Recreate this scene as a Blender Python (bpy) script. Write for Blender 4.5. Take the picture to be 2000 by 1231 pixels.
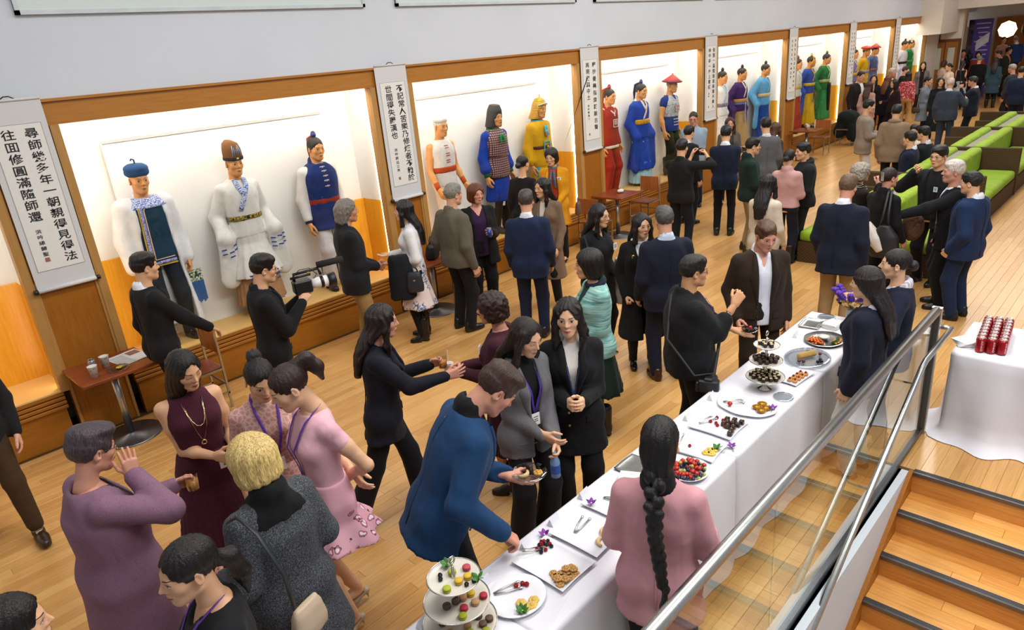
import bpy, math, random, time
import numpy as np
from mathutils import Vector, Matrix, Euler

for _o in list(bpy.data.objects):
    bpy.data.objects.remove(_o)
SC = bpy.context.scene
COL = SC.collection
random.seed(7)
RNG = np.random.default_rng(7)
PI = math.pi

# ---------------------------------------------------------------- camera
# World: X runs along the display wall (away from the viewer), Y towards that wall, Z up.
_cam = bpy.data.cameras.new('camera')
_cam.sensor_width = 36.0
_cam.lens = 24.192
_cam.clip_start = 0.05
_cam.clip_end = 200
CAM = bpy.data.objects.new('camera', _cam)
COL.objects.link(CAM)
CAM.location = (0, 0, 3.2)
CAM.rotation_euler = Euler((math.radians(69.14484), math.radians(4.8918), math.radians(-46.75781)), 'XYZ')
SC.camera = CAM

# ---------------------------------------------------------------- light and exposure
SC.view_settings.view_transform = 'Standard'
SC.view_settings.look = 'None'
SC.view_settings.gamma = 1.0
SC.view_settings.use_curve_mapping = False
SC.view_settings.exposure = 0.0
try:
    SC.cycles.use_denoising = True
    SC.cycles.max_bounces = 6
    SC.cycles.diffuse_bounces = 3
    SC.cycles.glossy_bounces = 3
    SC.cycles.transparent_max_bounces = 12
    SC.cycles.caustics_reflective = False
    SC.cycles.caustics_refractive = False
except Exception:
    pass
W = bpy.data.worlds.new('hall_ambient')
SC.world = W
W.use_nodes = True
W.node_tree.nodes['Background'].inputs[0].default_value = (0.93, 0.95, 1.0, 1)
W.node_tree.nodes['Background'].inputs[1].default_value = 0.40


def area_light(name, loc, sx, sy, power, color=(1, 0.97, 0.92), rot=(0, 0, 0)):
    l = bpy.data.lights.new(name, 'AREA')
    l.shape = 'RECTANGLE'
    l.size = sx
    l.size_y = sy
    l.energy = power
    l.color = color
    o = bpy.data.objects.new(name, l)
    COL.objects.link(o)
    o.location = loc
    o.rotation_euler = rot
    return o


# unseen area lights added high above the hall to give the light direction
area_light('overhead_fill', (3.0, 3.0, 6.4), 5.0, 1.2, 200)
area_light('overhead_fill', (9.5, 3.0, 6.4), 5.0, 1.2, 300)
area_light('overhead_fill', (16.0, 3.0, 6.4), 5.0, 1.2, 250, (1, 0.93, 0.84))
area_light('overhead_fill', (24.0, 3.0, 5.5), 6.0, 3.0, 300, (1, 0.88, 0.74))
area_light('overhead_fill', (4.0, -1.2, 6.4), 5.0, 1.2, 430)  # added fill over the stair, brightens the treads and the nearest people

# ---------------------------------------------------------------- materials
MATS = {}


def lin(h):
    if isinstance(h, (tuple, list)):
        return (*h[:3], 1.0)
    h = h.lstrip('#')
    v = [int(h[i:i + 2], 16) / 255 for i in (0, 2, 4)]
    return (*[c / 12.92 if c <= 0.04045 else ((c + 0.055) / 1.055) ** 2.4 for c in v], 1.0)


class NT:
    """tiny helper around a material node tree"""

    def __init__(s, m):
        m.use_nodes = True
        s.t = m.node_tree
        s.b = s.t.nodes['Principled BSDF']

    def n(s, kind, **kw):
        x = s.t.nodes.new(kind)
        for k, v in kw.items():
            if k.startswith('i_'):
                k = k[2:].replace('_', ' ')
                x.inputs[int(k) if k.isdigit() else k].default_value = v
            else:
                setattr(x, k, v)
        return x

    def l(s, a, b):
        s.t.links.new(a, b)

    def coord(s, scale=(1, 1, 1), kind='Object', rot=(0, 0, 0)):
        c = s.n('ShaderNodeTexCoord')
        m = s.n('ShaderNodeMapping')
        m.inputs['Scale'].default_value = scale
        m.inputs['Rotation'].default_value = rot
        s.l(c.outputs[kind], m.inputs[0])
        return m.outputs[0]

    def noise(s, vec, scale, detail=3, rough=0.5, dist=0.0):
        x = s.n('ShaderNodeTexNoise')
        x.inputs['Scale'].default_value = scale
        x.inputs['Detail'].default_value = detail
        x.inputs['Roughness'].default_value = rough
        x.inputs['Distortion'].default_value = dist
        s.l(vec, x.inputs['Vector'])
        return x.outputs['Fac']

    def ramp(s, fac, stops, interp='LINEAR'):
        r = s.n('ShaderNodeValToRGB')
        r.color_ramp.interpolation = interp
        e = r.color_ramp.elements
        while len(e) < len(stops):
            e.new(0.5)
        for k, (p, c) in enumerate(stops):
            e[k].position = p
            e[k].color = lin(c)
        s.l(fac, r.inputs[0])
        return r.outputs[0]

    def mix(s, fac, a, b, mode='MIX'):
        x = s.n('ShaderNodeMix', data_type='RGBA', blend_type=mode)
        for v, i in ((fac, 0), (a, 6), (b, 7)):
            if hasattr(v, 'links'):
                s.l(v, x.inputs[i])
            else:
                x.inputs[i].default_value = v if i == 0 else lin(v)
        return x.outputs[2]

    def math(s, op, a, b=0.0, c=0.0):
        x = s.n('ShaderNodeMath', operation=op)
        for i, v in enumerate((a, b, c)):
            if hasattr(v, 'links'):
                s.l(v, x.inputs[i])
            else:
                x.inputs[i].default_value = v
        return x.outputs[0]

    def sep(s, vec):
        x = s.n('ShaderNodeSeparateXYZ')
        s.l(vec, x.inputs[0])
        return x.outputs

    def bump(s, h, strength=0.3, dist=0.01):
        x = s.n('ShaderNodeBump')
        x.inputs['Strength'].default_value = strength
        x.inputs['Distance'].default_value = dist
        s.l(h, x.inputs['Height'])
        s.l(x.outputs[0], s.b.inputs['Normal'])

    def base(s, col):
        if hasattr(col, 'links'):
            s.l(col, s.b.inputs['Base Color'])
        else:
            s.b.inputs['Base Color'].default_value = lin(col)


def M(name, col='#888888', rough=0.5, metal=0.0, spec=0.5, fn=None, **kw):
    """cached procedural material; fn(NT) adds nodes"""
    key = name
    if key in MATS:
        return MATS[key]
    m = bpy.data.materials.new(name)
    t = NT(m)
    t.base(col)
    t.b.inputs['Roughness'].default_value = rough
    t.b.inputs['Metallic'].default_value = metal
    t.b.inputs['Specular IOR Level'].default_value = spec
    for k, v in kw.items():
        t.b.inputs[k.replace('_', ' ')].default_value = v
    if fn:
        fn(t)
    MATS[key] = m
    return m


def plain(col, rough=0.5, metal=0.0, spec=0.5, var=0.08):
    """one colour with a faint mottling"""
    nm = 'plain_%s_%d_%d' % (col.lstrip('#'), rough * 100, metal * 100)

    def f(t):
        c = t.coord()
        t.base(t.mix(t.noise(c, 6, 2), shade(col, 1 - var), shade(col, 1 + var)))
    return M(nm, col, rough, metal, spec, f)


def shade(h, f):
    h = h.lstrip('#')
    return '#' + ''.join('%02x' % max(0, min(255, round(int(h[i:i + 2], 16) * f))) for i in (0, 2, 4))


def cloth(col, kind='plain', rough=0.85):
    nm = 'cloth_%s_%s' % (col.lstrip('#'), kind)

    def f(t):
        c = t.coord()
        big = t.noise(c, 9, 3, 0.5, 0.6)
        fine = t.noise(c, 420 if kind != 'tweed' else 190, 2)
        if kind == 'tweed':
            t.base(t.ramp(fine, [(0.3, shade(col, 0.45)), (0.5, col), (0.7, shade(col, 1.7))]))
        elif kind == 'heather':
            t.base(t.ramp(fine, [(0.3, shade(col, 0.82)), (0.7, shade(col, 1.15))]))
        else:
            t.base(t.mix(big, shade(col, 0.9), shade(col, 1.08)))
        if kind == 'rib':
            w = t.n('ShaderNodeTexWave', wave_type='BANDS', bands_direction='X')
            w.inputs['Scale'].default_value = 30
            w.inputs['Distortion'].default_value = 0.4
            t.l(c, w.inputs[0])
            t.bump(t.math('ADD', t.math('MULTIPLY', w.outputs['Fac'], 0.6), big), 0.6, 0.006)
        else:
            fold = t.noise(t.coord((1, 1, .5), rot=(.3, .2, 0)), 8, 1.5, .4, .9)
            t.bump(t.math('ADD', t.math('MULTIPLY', fold, 1.6), t.math('MULTIPLY', fine, 0.06)), 0.5, 0.018)
        t.b.inputs['Sheen Weight'].default_value = 0.03
        t.b.inputs['Sheen Roughness'].default_value = 0.5
    return M(nm, col, rough, 0, 0.25, f)


def skin_mat(col):
    def f(t):
        c = t.coord()
        t.base(t.mix(t.noise(c, 22, 3), shade(col, 0.95), shade(col, 1.05)))
        t.bump(t.noise(c, 260, 2), 0.08, 0.002)
        t.b.inputs['Subsurface Weight'].default_value = 0.0
    return M('skin_' + col.lstrip('#'), col, 0.5, 0, 0.35, f)


def hair_mat(col, rough=0.42):
    def f(t):
        c = t.coord((1, 1, 0.12))
        s = t.noise(c, 210, 3, 0.65, .3)
        t.base(t.ramp(s, [(0.3, shade(col, 0.6)), (0.7, shade(col, 1.35))]))
        t.bump(s, 0.9, 0.005)
        t.b.inputs['Anisotropic'].default_value = 0.6
    return M('hair_' + col.lstrip('#'), col, .38, 0, 0.42, f)


def metal_mat(col='#c8c8c6', rough=0.28):
    def f(t):
        c = t.coord((1, 1, 1))
        t.b.inputs['Metallic'].default_value = 1
        t.base(t.mix(t.noise(c, 40, 2), shade(col, 0.92), shade(col, 1.05)))
    return M('metal_%s_%d' % (col.lstrip('#'), rough * 100), col, rough, 1, 0.5, f)


def glass_mat(name='clear_glass', tint='#f4faf8', refl=1.0, base=0.02):
    m = bpy.data.materials.new(name)
    m.use_nodes = True
    t = m.node_tree
    t.nodes.clear()
    o = t.nodes.new('ShaderNodeOutputMaterial')
    mx = t.nodes.new('ShaderNodeMixShader')
    tr = t.nodes.new('ShaderNodeBsdfTransparent')
    tr.inputs[0].default_value = lin(tint)
    gl = t.nodes.new('ShaderNodeBsdfGlossy')
    gl.inputs['Roughness'].default_value = 0.02
    fr = t.nodes.new('ShaderNodeFresnel')
    fr.inputs[0].default_value = 1.5
    ma = t.nodes.new('ShaderNodeMath')
    ma.operation = 'MULTIPLY_ADD'
    ma.inputs[1].default_value = refl
    ma.inputs[2].default_value = base
    t.links.new(fr.outputs[0], ma.inputs[0])
    ge = t.nodes.new('ShaderNodeNewGeometry')
    mf = t.nodes.new('ShaderNodeMath')
    mf.operation = 'SUBTRACT'
    mf.inputs[0].default_value = 1.0
    t.links.new(ge.outputs['Backfacing'], mf.inputs[1])
    mm = t.nodes.new('ShaderNodeMath')
    mm.operation = 'MULTIPLY'
    t.links.new(ma.outputs[0], mm.inputs[0])
    t.links.new(mf.outputs[0], mm.inputs[1])
    t.links.new(mm.outputs[0], mx.inputs[0])
    t.links.new(tr.outputs[0], mx.inputs[1])
    t.links.new(gl.outputs[0], mx.inputs[2])
    t.links.new(mx.outputs[0], o.inputs[0])
    MATS[name] = m
    return m


# ---------------------------------------------------------------- mesh helpers
def mesh_np(name, V, F, smooth=True):
    """V (n,3) array; F (m,4)/(m,3) array or list of index lists"""
    me = bpy.data.meshes.new(name)
    V = np.asarray(V, np.float32)
    if isinstance(F, np.ndarray):
        n, k = F.shape
        loops = F.astype(np.int32).ravel()
        starts = np.arange(0, n * k, k, dtype=np.int32)
    else:
        n = len(F)
        lens = np.array([len(f) for f in F], np.int32)
        loops = np.array([i for f in F for i in f], np.int32)
        starts = np.concatenate([[0], np.cumsum(lens)[:-1]]).astype(np.int32) if n else np.zeros(0, np.int32)
    me.vertices.add(len(V))
    me.vertices.foreach_set('co', V.ravel())
    me.loops.add(len(loops))
    me.loops.foreach_set('vertex_index', loops)
    me.polygons.add(n)
    me.polygons.foreach_set('loop_start', starts)
    me.polygons.foreach_set('use_smooth', np.full(n, smooth, bool))
    me.update(calc_edges=True)
    return me


def link(name, me, mat=None, parent=None, loc=None, rot=None, M4=None):
    o = bpy.data.objects.new(name, me)
    COL.objects.link(o)
    if parent is not None:
        o.parent = parent
    if M4 is not None:
        o.matrix_basis = Matrix([list(map(float, r)) for r in M4])
    if loc is not None:
        o.location = loc
    if rot is not None:
        o.rotation_euler = rot
    if mat is not None and me is not None:
        if len(me.materials) == 0:
            me.materials.append(mat)
        if me.materials[0] != mat:
            o.material_slots[0].link = 'OBJECT'
            o.material_slots[0].material = mat
    return o


def empty(name, loc=(0, 0, 0), rotz=0.0):
    o = bpy.data.objects.new(name, None)
    o.empty_display_size = 0.1
    COL.objects.link(o)
    o.location = loc
    o.rotation_euler = (0, 0, rotz)
    return o


def tag(o, label=None, cat=None, group=None, kind=None):
    if label:
        o['label'] = label
    if cat:
        o['category'] = cat
    if group:
        o['group'] = group
    if kind:
        o['kind'] = kind
    return o


class MB:
    """collects shapes into one mesh"""

    def __init__(s):
        s.V = []
        s.F = []
        s.n = 0

    def add(s, V, F):
        V = np.asarray(V, float).reshape(-1, 3)
        s.V.append(V)
        s.F += [[i + s.n for i in f] for f in F]
        s.n += len(V)
        return s

    def box(s, x0, x1, y0, y1, z0, z1, bev=0.0):
        if bev <= 0:
            V = [(x, y, z) for z in (z0, z1) for y in (y0, y1) for x in (x0, x1)]
            F = [[0, 2, 3, 1], [4, 5, 7, 6], [0, 1, 5, 4], [2, 6, 7, 3], [0, 4, 6, 2], [1, 3, 7, 5]]
            return s.add(V, F)
        b = min(bev, (x1 - x0) / 2.01, (y1 - y0) / 2.01, (z1 - z0) / 2.01)
        V = []
        idx = {}
        for iz, z in enumerate((z0, z1)):
            for iy, y in enumerate((y0, y1)):
                for ix, x in enumerate((x0, x1)):
                    sx, sy, sz = (1 - 2 * ix) * b, (1 - 2 * iy) * b, (1 - 2 * iz) * b
                    for a, p in enumerate(((x, y + sy, z + sz), (x + sx, y, z + sz), (x + sx, y + sy, z))):
                        idx[(ix, iy, iz, a)] = len(V)
                        V.append(p)
        F = []
        for a in range(3):
            u, v = [(1, 2), (2, 0), (0, 1)][a]
            for e in (0, 1):
                q = []
                for pu, pv in ((0, 0), (1, 0), (1, 1), (0, 1)):
                    c = [0, 0, 0]
                    c[a] = e
                    c[u] = pu
                    c[v] = pv
                    q.append(idx[(*c, a)])
                F.append(q if e else q[::-1])
        for a in range(3):
            u, v = [(1, 2), (2, 0), (0, 1)][a]
            for pu in (0, 1):
                for pv in (0, 1):
                    c0 = [0, 0, 0]
                    c0[u] = pu
                    c0[v] = pv
                    c1 = list(c0)
                    c1[a] = 1
                    q = [idx[(*c0, u)], idx[(*c1, u)], idx[(*c1, v)], idx[(*c0, v)]]
                    F.append(q if (pu + pv) % 2 == 1 else q[::-1])
        for c in [(i, j, k) for i in (0, 1) for j in (0, 1) for k in (0, 1)]:
            q = [idx[(*c, 0)], idx[(*c, 1)], idx[(*c, 2)]]
            F.append(q if sum(c) % 2 == 1 else q[::-1])
        return s.add(V, F)

    def lathe(s, prof, n=24, c=(0, 0, 0), sx=1, sy=1, cap=True):
        """prof: list of (r,z) bottom to top"""
        a = np.linspace(0, 2 * PI, n, endpoint=False)
        V = [(c[0] + r * sx * math.cos(t), c[1] + r * sy * math.sin(t), c[2] + z) for r, z in prof for t in a]
        F = [[i * n + j, i * n + (j + 1) % n, (i + 1) * n + (j + 1) % n, (i + 1) * n + j]
             for i in range(len(prof) - 1) for j in range(n)]
        if cap:
            F.append(list(range(n))[::-1])
            F.append([(len(prof) - 1) * n + j for j in range(n)])
        return s.add(V, F)

    def tube(s, pts, r, n=8, closed=False, cap=True, flat=None):
        """r scalar or list; flat=(normal, factor) squashes the section"""
        P = np.asarray(pts, float)
        m = len(P)
        rr = np.full(m, r, float) if np.isscalar(r) else np.asarray(r, float)
        T = np.roll(P, -1, 0) - np.roll(P, 1, 0) if closed else np.gradient(P, axis=0)
        T /= np.linalg.norm(T, axis=1)[:, None] + 1e-9
        ref = np.array([0, 0, 1.0]) if abs(T[0][2]) < 0.9 else np.array([1.0, 0, 0])
        if flat is not None:
            ref = np.asarray(flat[0], float)
        V = []
        for i in range(m):
            u = ref - T[i] * (ref @ T[i])
            u /= np.linalg.norm(u) + 1e-9
            if flat is None:
                ref = u
            w = np.cross(T[i], u)
            fu = flat[1] if flat is not None else 1
            for a in np.linspace(0, 2 * PI, n, endpoint=False):
                V.append(P[i] + rr[i] * (math.cos(a) * u * fu + math.sin(a) * w))
        F = []
        for i in range(m if closed else m - 1):
            j = (i + 1) % m
            F += [[i * n + k, i * n + (k + 1) % n, j * n + (k + 1) % n, j * n + k] for k in range(n)]
        if cap and not closed:
            F.append(list(range(n))[::-1])
            F.append([(m - 1) * n + k for k in range(n)])
        return s.add(V, F)

    def prism(s, poly, z0, z1):
        n = len(poly)
        V = [(x, y, z) for z in (z0, z1) for x, y in poly]
        F = [list(range(n))[::-1], list(range(n, 2 * n))] + [[i, (i + 1) % n, n + (i + 1) % n, n + i] for i in range(n)]
        return s.add(V, F)

    def sphere(s, c, r, n=10, m=7):
        r = (r, r, r) if np.isscalar(r) else r
        prof = [(math.sin(t), -math.cos(t)) for t in np.linspace(0.02, PI - 0.02, m)]
        a = np.linspace(0, 2 * PI, n, endpoint=False)
        V = [(c[0] + p * r[0] * math.cos(t), c[1] + p * r[1] * math.sin(t), c[2] + z * r[2]) for p, z in prof for t in a]
        F = [[i * n + j, i * n + (j + 1) % n, (i + 1) * n + (j + 1) % n, (i + 1) * n + j]
             for i in range(m - 1) for j in range(n)]
        F += [list(range(n))[::-1], [(m - 1) * n + j for j in range(n)]]
        return s.add(V, F)

    def xf(s, M4):
        A = np.asarray(M4, float)
        s.V = [v @ A[:3, :3].T + A[:3, 3] for v in s.V]
        return s

    def mesh(s, name, smooth=False):
        return mesh_np(name, np.concatenate(s.V), s.F, smooth)

    def build(s, name, mat=None, parent=None, smooth=False, loc=None, rot=None):
        return link(name, s.mesh(name, smooth), mat, parent, loc, rot)


def copy_tree(o, parent=None):
    c = o.copy()
    COL.objects.link(c)
    if parent is not None:
        c.parent = parent
    for ch in [x for x in bpy.data.objects if x.parent == o]:
        copy_tree(ch, c)
    return c


def text_mesh(body, size, align='CENTER', extrude=0.0, space=1.0):
    """lettering as a plain mesh in the XY plane"""
    c = bpy.data.curves.new('lettering', 'FONT')
    c.body = body
    c.size = size
    c.align_x = align
    c.align_y = 'CENTER'
    c.extrude = extrude
    c.resolution_u = 2
    c.space_line = space
    o = bpy.data.objects.new('lettering', c)
    COL.objects.link(o)
    bpy.context.view_layer.update()
    dg = bpy.context.evaluated_depsgraph_get()
    me = bpy.data.meshes.new_from_object(o.evaluated_get(dg))
    bpy.data.objects.remove(o)
    return me


# ---------------------------------------------------------------- distance-field modelling
def _smin(a, b, k):
    if k <= 0:
        return np.minimum(a, b)
    h = np.maximum(k - np.abs(a - b), 0) / k
    return np.minimum(a, b) - h * h * (k * 0.25)


class Field:
    def __init__(s, lo, hi, h):
        s.h = float(h)
        s.lo = np.asarray(lo, float) - 2 * h
        n = np.ceil((np.asarray(hi, float) + 2 * h - s.lo) / h).astype(int) + 1
        s.ax = [(s.lo[i] + h * np.arange(n[i])).astype(np.float32) for i in range(3)]
        s.d = np.full(tuple(n), 0.5, np.float32)

    def _box(s, lo, hi):
        sl = []
        for i in range(3):
            a = max(0, int(math.floor((lo[i] - s.lo[i]) / s.h)))
            b = min(len(s.ax[i]), int(math.ceil((hi[i] - s.lo[i]) / s.h)) + 1)
            if b <= a:
                return None, None
            sl.append(slice(a, b))
        return tuple(sl), (s.ax[0][sl[0]][:, None, None], s.ax[1][sl[1]][None, :, None], s.ax[2][sl[2]][None, None, :])

    def all(s):
        return s.ax[0][:, None, None], s.ax[1][None, :, None], s.ax[2][None, None, :]

    def put(s, lo, hi, f, k=0.0, op='u'):
        pad = 2.5 * s.h + k
        sl, P = s._box(np.asarray(lo) - pad, np.asarray(hi) + pad)
        if sl is None:
            return s
        v = np.asarray(f(*P), np.float32)
        a = s.d[sl]
        if op == 'u':
            s.d[sl] = _smin(a, v, k)
        elif op == 's':
            s.d[sl] = -_smin(-a, v, k)
        return s

    def cone(s, p0, p1, r0, r1=None, k=0.02, flat=None, op='u'):
        r1 = r0 if r1 is None else r1
        p0 = np.asarray(p0, float)
        p1 = np.asarray(p1, float)
        dv = p1 - p0
        L2 = dv @ dv + 1e-9
        rm = max(r0, r1)

        def f(X, Y, Z):
            a, b, c = X - p0[0], Y - p0[1], Z - p0[2]
            t = np.clip((a * dv[0] + b * dv[1] + c * dv[2]) / L2, 0, 1)
            a, b, c = a - t * dv[0], b - t * dv[1], c - t * dv[2]
            q = a * a + b * b + c * c
            if flat is not None:
                n, fac = flat
                e = a * n[0] + b * n[1] + c * n[2]
                q = q + (fac * fac - 1) * e * e
            return np.sqrt(q) - (r0 + (r1 - r0) * t)
        return s.put(np.minimum(p0, p1) - rm, np.maximum(p0, p1) + rm, f, k, op)

    def chain(s, pts, rs, k=0.02, flat=None):
        for i in range(len(pts) - 1):
            s.cone(pts[i], pts[i + 1], rs[i], rs[i + 1], k, flat)
        return s

    def ell(s, c, r, k=0.02, R=None, op='u'):
        c = np.asarray(c, float)
        r = np.asarray((r, r, r) if np.isscalar(r) else r, float)
        ext = r.max() if R is not None else r

        def f(X, Y, Z):
            a, b, e = X - c[0], Y - c[1], Z - c[2]
            if R is not None:
                a, b, e = (R[0][0] * a + R[1][0] * b + R[2][0] * e, R[0][1] * a + R[1][1] * b + R[2][1] * e,
                           R[0][2] * a + R[1][2] * b + R[2][2] * e)
            k0 = np.sqrt((a / r[0]) ** 2 + (b / r[1]) ** 2 + (e / r[2]) ** 2)
            k1 = np.sqrt((a / r[0] ** 2) ** 2 + (b / r[1] ** 2) ** 2 + (e / r[2] ** 2) ** 2) + 1e-6
            return k0 * (k0 - 1) / k1
        return s.put(c - ext, c + ext, f, k, op)

    def rows(s, rows, k=0.02, R=None, o=(0, 0, 0), n=2.3, pleat=None, wob=0.0, op='u'):
        """stack of superellipses. rows: (z, rx, ry, cy) rising; R,o: frame. pleat=(count, amp0, amp1, phase)"""
        A = np.array(sorted(rows), float)
        z0, z1 = A[0, 0], A[-1, 0]
        o = np.asarray(o, float)
        Rm = np.eye(3) if R is None else np.asarray(R, float)
        rx, ry = A[:, 1].max() * 1.12, (A[:, 2] + np.abs(A[:, 3])).max() * 1.12
        cs = np.array([(x, y, z) for x in (-rx, rx) for y in (-ry, ry) for z in (z0, z1)]) @ Rm.T + o
        zz = np.linspace(z0, z1, 64)
        # smooth interpolation of the profile
        prof = []
        for j in (1, 2, 3):
            v = np.interp(zz, A[:, 0], A[:, j])
            for _ in range(3):
                v[1:-1] = (v[:-2] + 2 * v[1:-1] + v[2:]) / 4
            prof.append(v)

        def f(X, Y, Z):
            a, b, e = X - o[0], Y - o[1], Z - o[2]
            x = Rm[0, 0] * a + Rm[1, 0] * b + Rm[2, 0] * e
            y = Rm[0, 1] * a + Rm[1, 1] * b + Rm[2, 1] * e
            z = Rm[0, 2] * a + Rm[1, 2] * b + Rm[2, 2] * e
            zc = np.clip(z, z0, z1)
            px, py, pc = [np.interp(zc, zz, v) for v in prof]
            y = y - pc
            if pleat is not None or wob:
                th = np.arctan2(y, x)
                u = (z1 - zc) / (z1 - z0 + 1e-6)
                m = 0
                if pleat is not None:
                    m = (pleat[1] + (pleat[2] - pleat[1]) * u) * np.cos(pleat[0] * th + pleat[3] + 0.7 * np.sin(3 * th))
                if wob:
                    m = m + wob * u * np.sin(5 * th + 3 * zc * 4)
                px = px * (1 + m)
                py = py * (1 + m)
            q = (np.abs(x / px) ** n + np.abs(y / py) ** n + 1e-9) ** (1 / n)
            d = (q - 1) * np.minimum(px, py)
            return np.maximum(d, np.maximum(z0 - z, z - z1))
        return s.put(cs.min(0), cs.max(0), f, k, op)

    def wrinkle(s, amp, freq=18.0, seed=0, stretch=(1, 1, 0.6)):
        rg = np.random.default_rng(seed)
        X, Y, Z = s.all()
        v = 0
        for i in range(4):
            k = rg.normal(size=3)
            k = k / np.linalg.norm(k) * freq * (0.7 + 0.5 * i) * np.array(stretch)
            v = v + np.sin(k[0] * X + k[1] * Y + k[2] * Z + rg.uniform(0, 6.3)) / (1 + 0.5 * i)
        # ridged: pinched crests as in folded cloth, plus finer creases
        w = 0
        for i in range(3):
            k = rg.normal(size=3)
            k = k / np.linalg.norm(k) * freq * (2.2 + i) * np.array(stretch)
            w = w + np.sin(k[0] * X + k[1] * Y + k[2] * Z + 1.4 * v + rg.uniform(0, 6.3))
        s.d += (amp * (1.6 * np.tanh(np.abs(v) / 1.6) - 1.05) + amp * .3 * (np.tanh(np.abs(w)) - .7)).astype(np.float32)
        return s

    def cut(s, f, k=0.0):
        """remove where f>0 is solid: keep d where f<=0 (f is a distance that is positive in the kept space's outside)"""
        v = np.asarray(f(*s.all()), np.float32)
        s.d = -_smin(-s.d, -np.broadcast_to(v, s.d.shape), k)
        return s

    def net(s):
        """naive surface nets -> V, F(quads)"""
        d = s.d
        d[0], d[-1], d[:, 0], d[:, -1], d[:, :, 0], d[:, :, -1] = [np.maximum(q, 1e-4) for q in
            (d[0], d[-1], d[:, 0], d[:, -1], d[:, :, 0], d[:, :, -1])]
        sgn = d < 0
        c = [sgn[i:sgn.shape[0] - 1 + i, j:sgn.shape[1] - 1 + j, k:sgn.shape[2] - 1 + k]
             for i in (0, 1) for j in (0, 1) for k in (0, 1)]
        anyv = c[0].copy()
        allv = c[0].copy()
        for q in c[1:]:
            anyv |= q
            allv &= q
        act = anyv & ~allv
        I = np.argwhere(act)
        if len(I) == 0:
            return np.zeros((0, 3)), np.zeros((0, 4), int)
        offs = np.array([(i, j, k) for i in (0, 1) for j in (0, 1) for k in (0, 1)])
        val = np.stack([d[I[:, 0] + a, I[:, 1] + b, I[:, 2] + e] for a, b, e in offs], 1)
        acc = np.zeros((len(I), 3))
        cnt = np.zeros(len(I))
        for p in range(8):
            for q in range(p + 1, 8):
                df = offs[q] - offs[p]
                if np.abs(df).sum() != 1:
                    continue
                m = (val[:, p] < 0) != (val[:, q] < 0)
                t = np.where(m, val[:, p] / (val[:, p] - val[:, q] + 1e-12), 0)
                acc += m[:, None] * (offs[p] + t[:, None] * df)
                cnt += m
        V = (I + acc / cnt[:, None]) * s.h + s.lo
        vid = np.full(act.shape, -1, np.int64)
        vid[act] = np.arange(len(I))
        Fs = []
        for ax in range(3):
            s0 = [slice(None)] * 3
            s1 = [slice(None)] * 3
            s0[ax] = slice(0, -1)
            s1[ax] = slice(1, None)
            a, b = sgn[tuple(s0)], sgn[tuple(s1)]
            E = np.argwhere(a != b)
            u, v = [(1, 2), (2, 0), (0, 1)][ax]
            E = E[(E[:, u] > 0) & (E[:, v] > 0) & (E[:, u] < act.shape[u]) & (E[:, v] < act.shape[v])]
            if len(E) == 0:
                continue
            inside = sgn[E[:, 0], E[:, 1], E[:, 2]]
            q = []
            for du, dv in ((1, 1), (0, 1), (0, 0), (1, 0)):
                w = E.copy()
                w[:, u] -= du
                w[:, v] -= dv
                q.append(vid[w[:, 0], w[:, 1], w[:, 2]])
            Q = np.stack(q, 1)
            Q[~inside] = Q[~inside][:, ::-1]
            Fs.append(Q)
        return V, np.concatenate(Fs)

    def mesh(s, name):
        V, Fq = s.net()
        return mesh_np(name, V, Fq)


def rotm(ax, deg):
    a = math.radians(deg)
    c, s_ = math.cos(a), math.sin(a)
    if ax == 'x':
        return np.array([[1, 0, 0], [0, c, -s_], [0, s_, c]])
    if ax == 'y':
        return np.array([[c, 0, s_], [0, 1, 0], [-s_, 0, c]])
    return np.array([[c, -s_, 0], [s_, c, 0], [0, 0, 1]])


def m4(Rm, t=(0, 0, 0), sc=1.0):
    A = np.eye(4)
    A[:3, :3] = np.asarray(Rm) * sc
    A[:3, 3] = t
    return A

# ---------------------------------------------------------------- people: heads, hair, hands
LODS = [dict(head=.0054, hand=.0043, hair=.0065, body=.036, top=.0152, bot=.022, shoe=.009),
        dict(head=.0078, hand=.0060, hair=.0095, body=.048, top=.0225, bot=.029, shoe=.013),
        dict(head=.0115, hand=.0095, hair=.0135, body=.06, top=.028, bot=.036, shoe=.02)]
_cache = {}


def thin_out(V, Q, ratio):
    """collapse decimation of a template mesh -> V, triangles"""
    me = mesh_np('template', V, Q)
    o = bpy.data.objects.new('template', me)
    COL.objects.link(o)
    md = o.modifiers.new('thin', 'DECIMATE')
    md.ratio = ratio
    md.use_collapse_triangulate = True
    bpy.context.view_layer.update()
    ev = o.evaluated_get(bpy.context.evaluated_depsgraph_get()).to_mesh()
    n = len(ev.vertices)
    co = np.zeros(n * 3)
    ev.vertices.foreach_get('co', co)
    F = np.zeros(len(ev.polygons) * 3, np.int32)
    ev.polygons.foreach_get('vertices', F)
    bpy.data.objects.remove(o)
    bpy.data.meshes.remove(me)
    return co.reshape(-1, 3), F.reshape(-1, 3).astype(np.int64)


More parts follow.
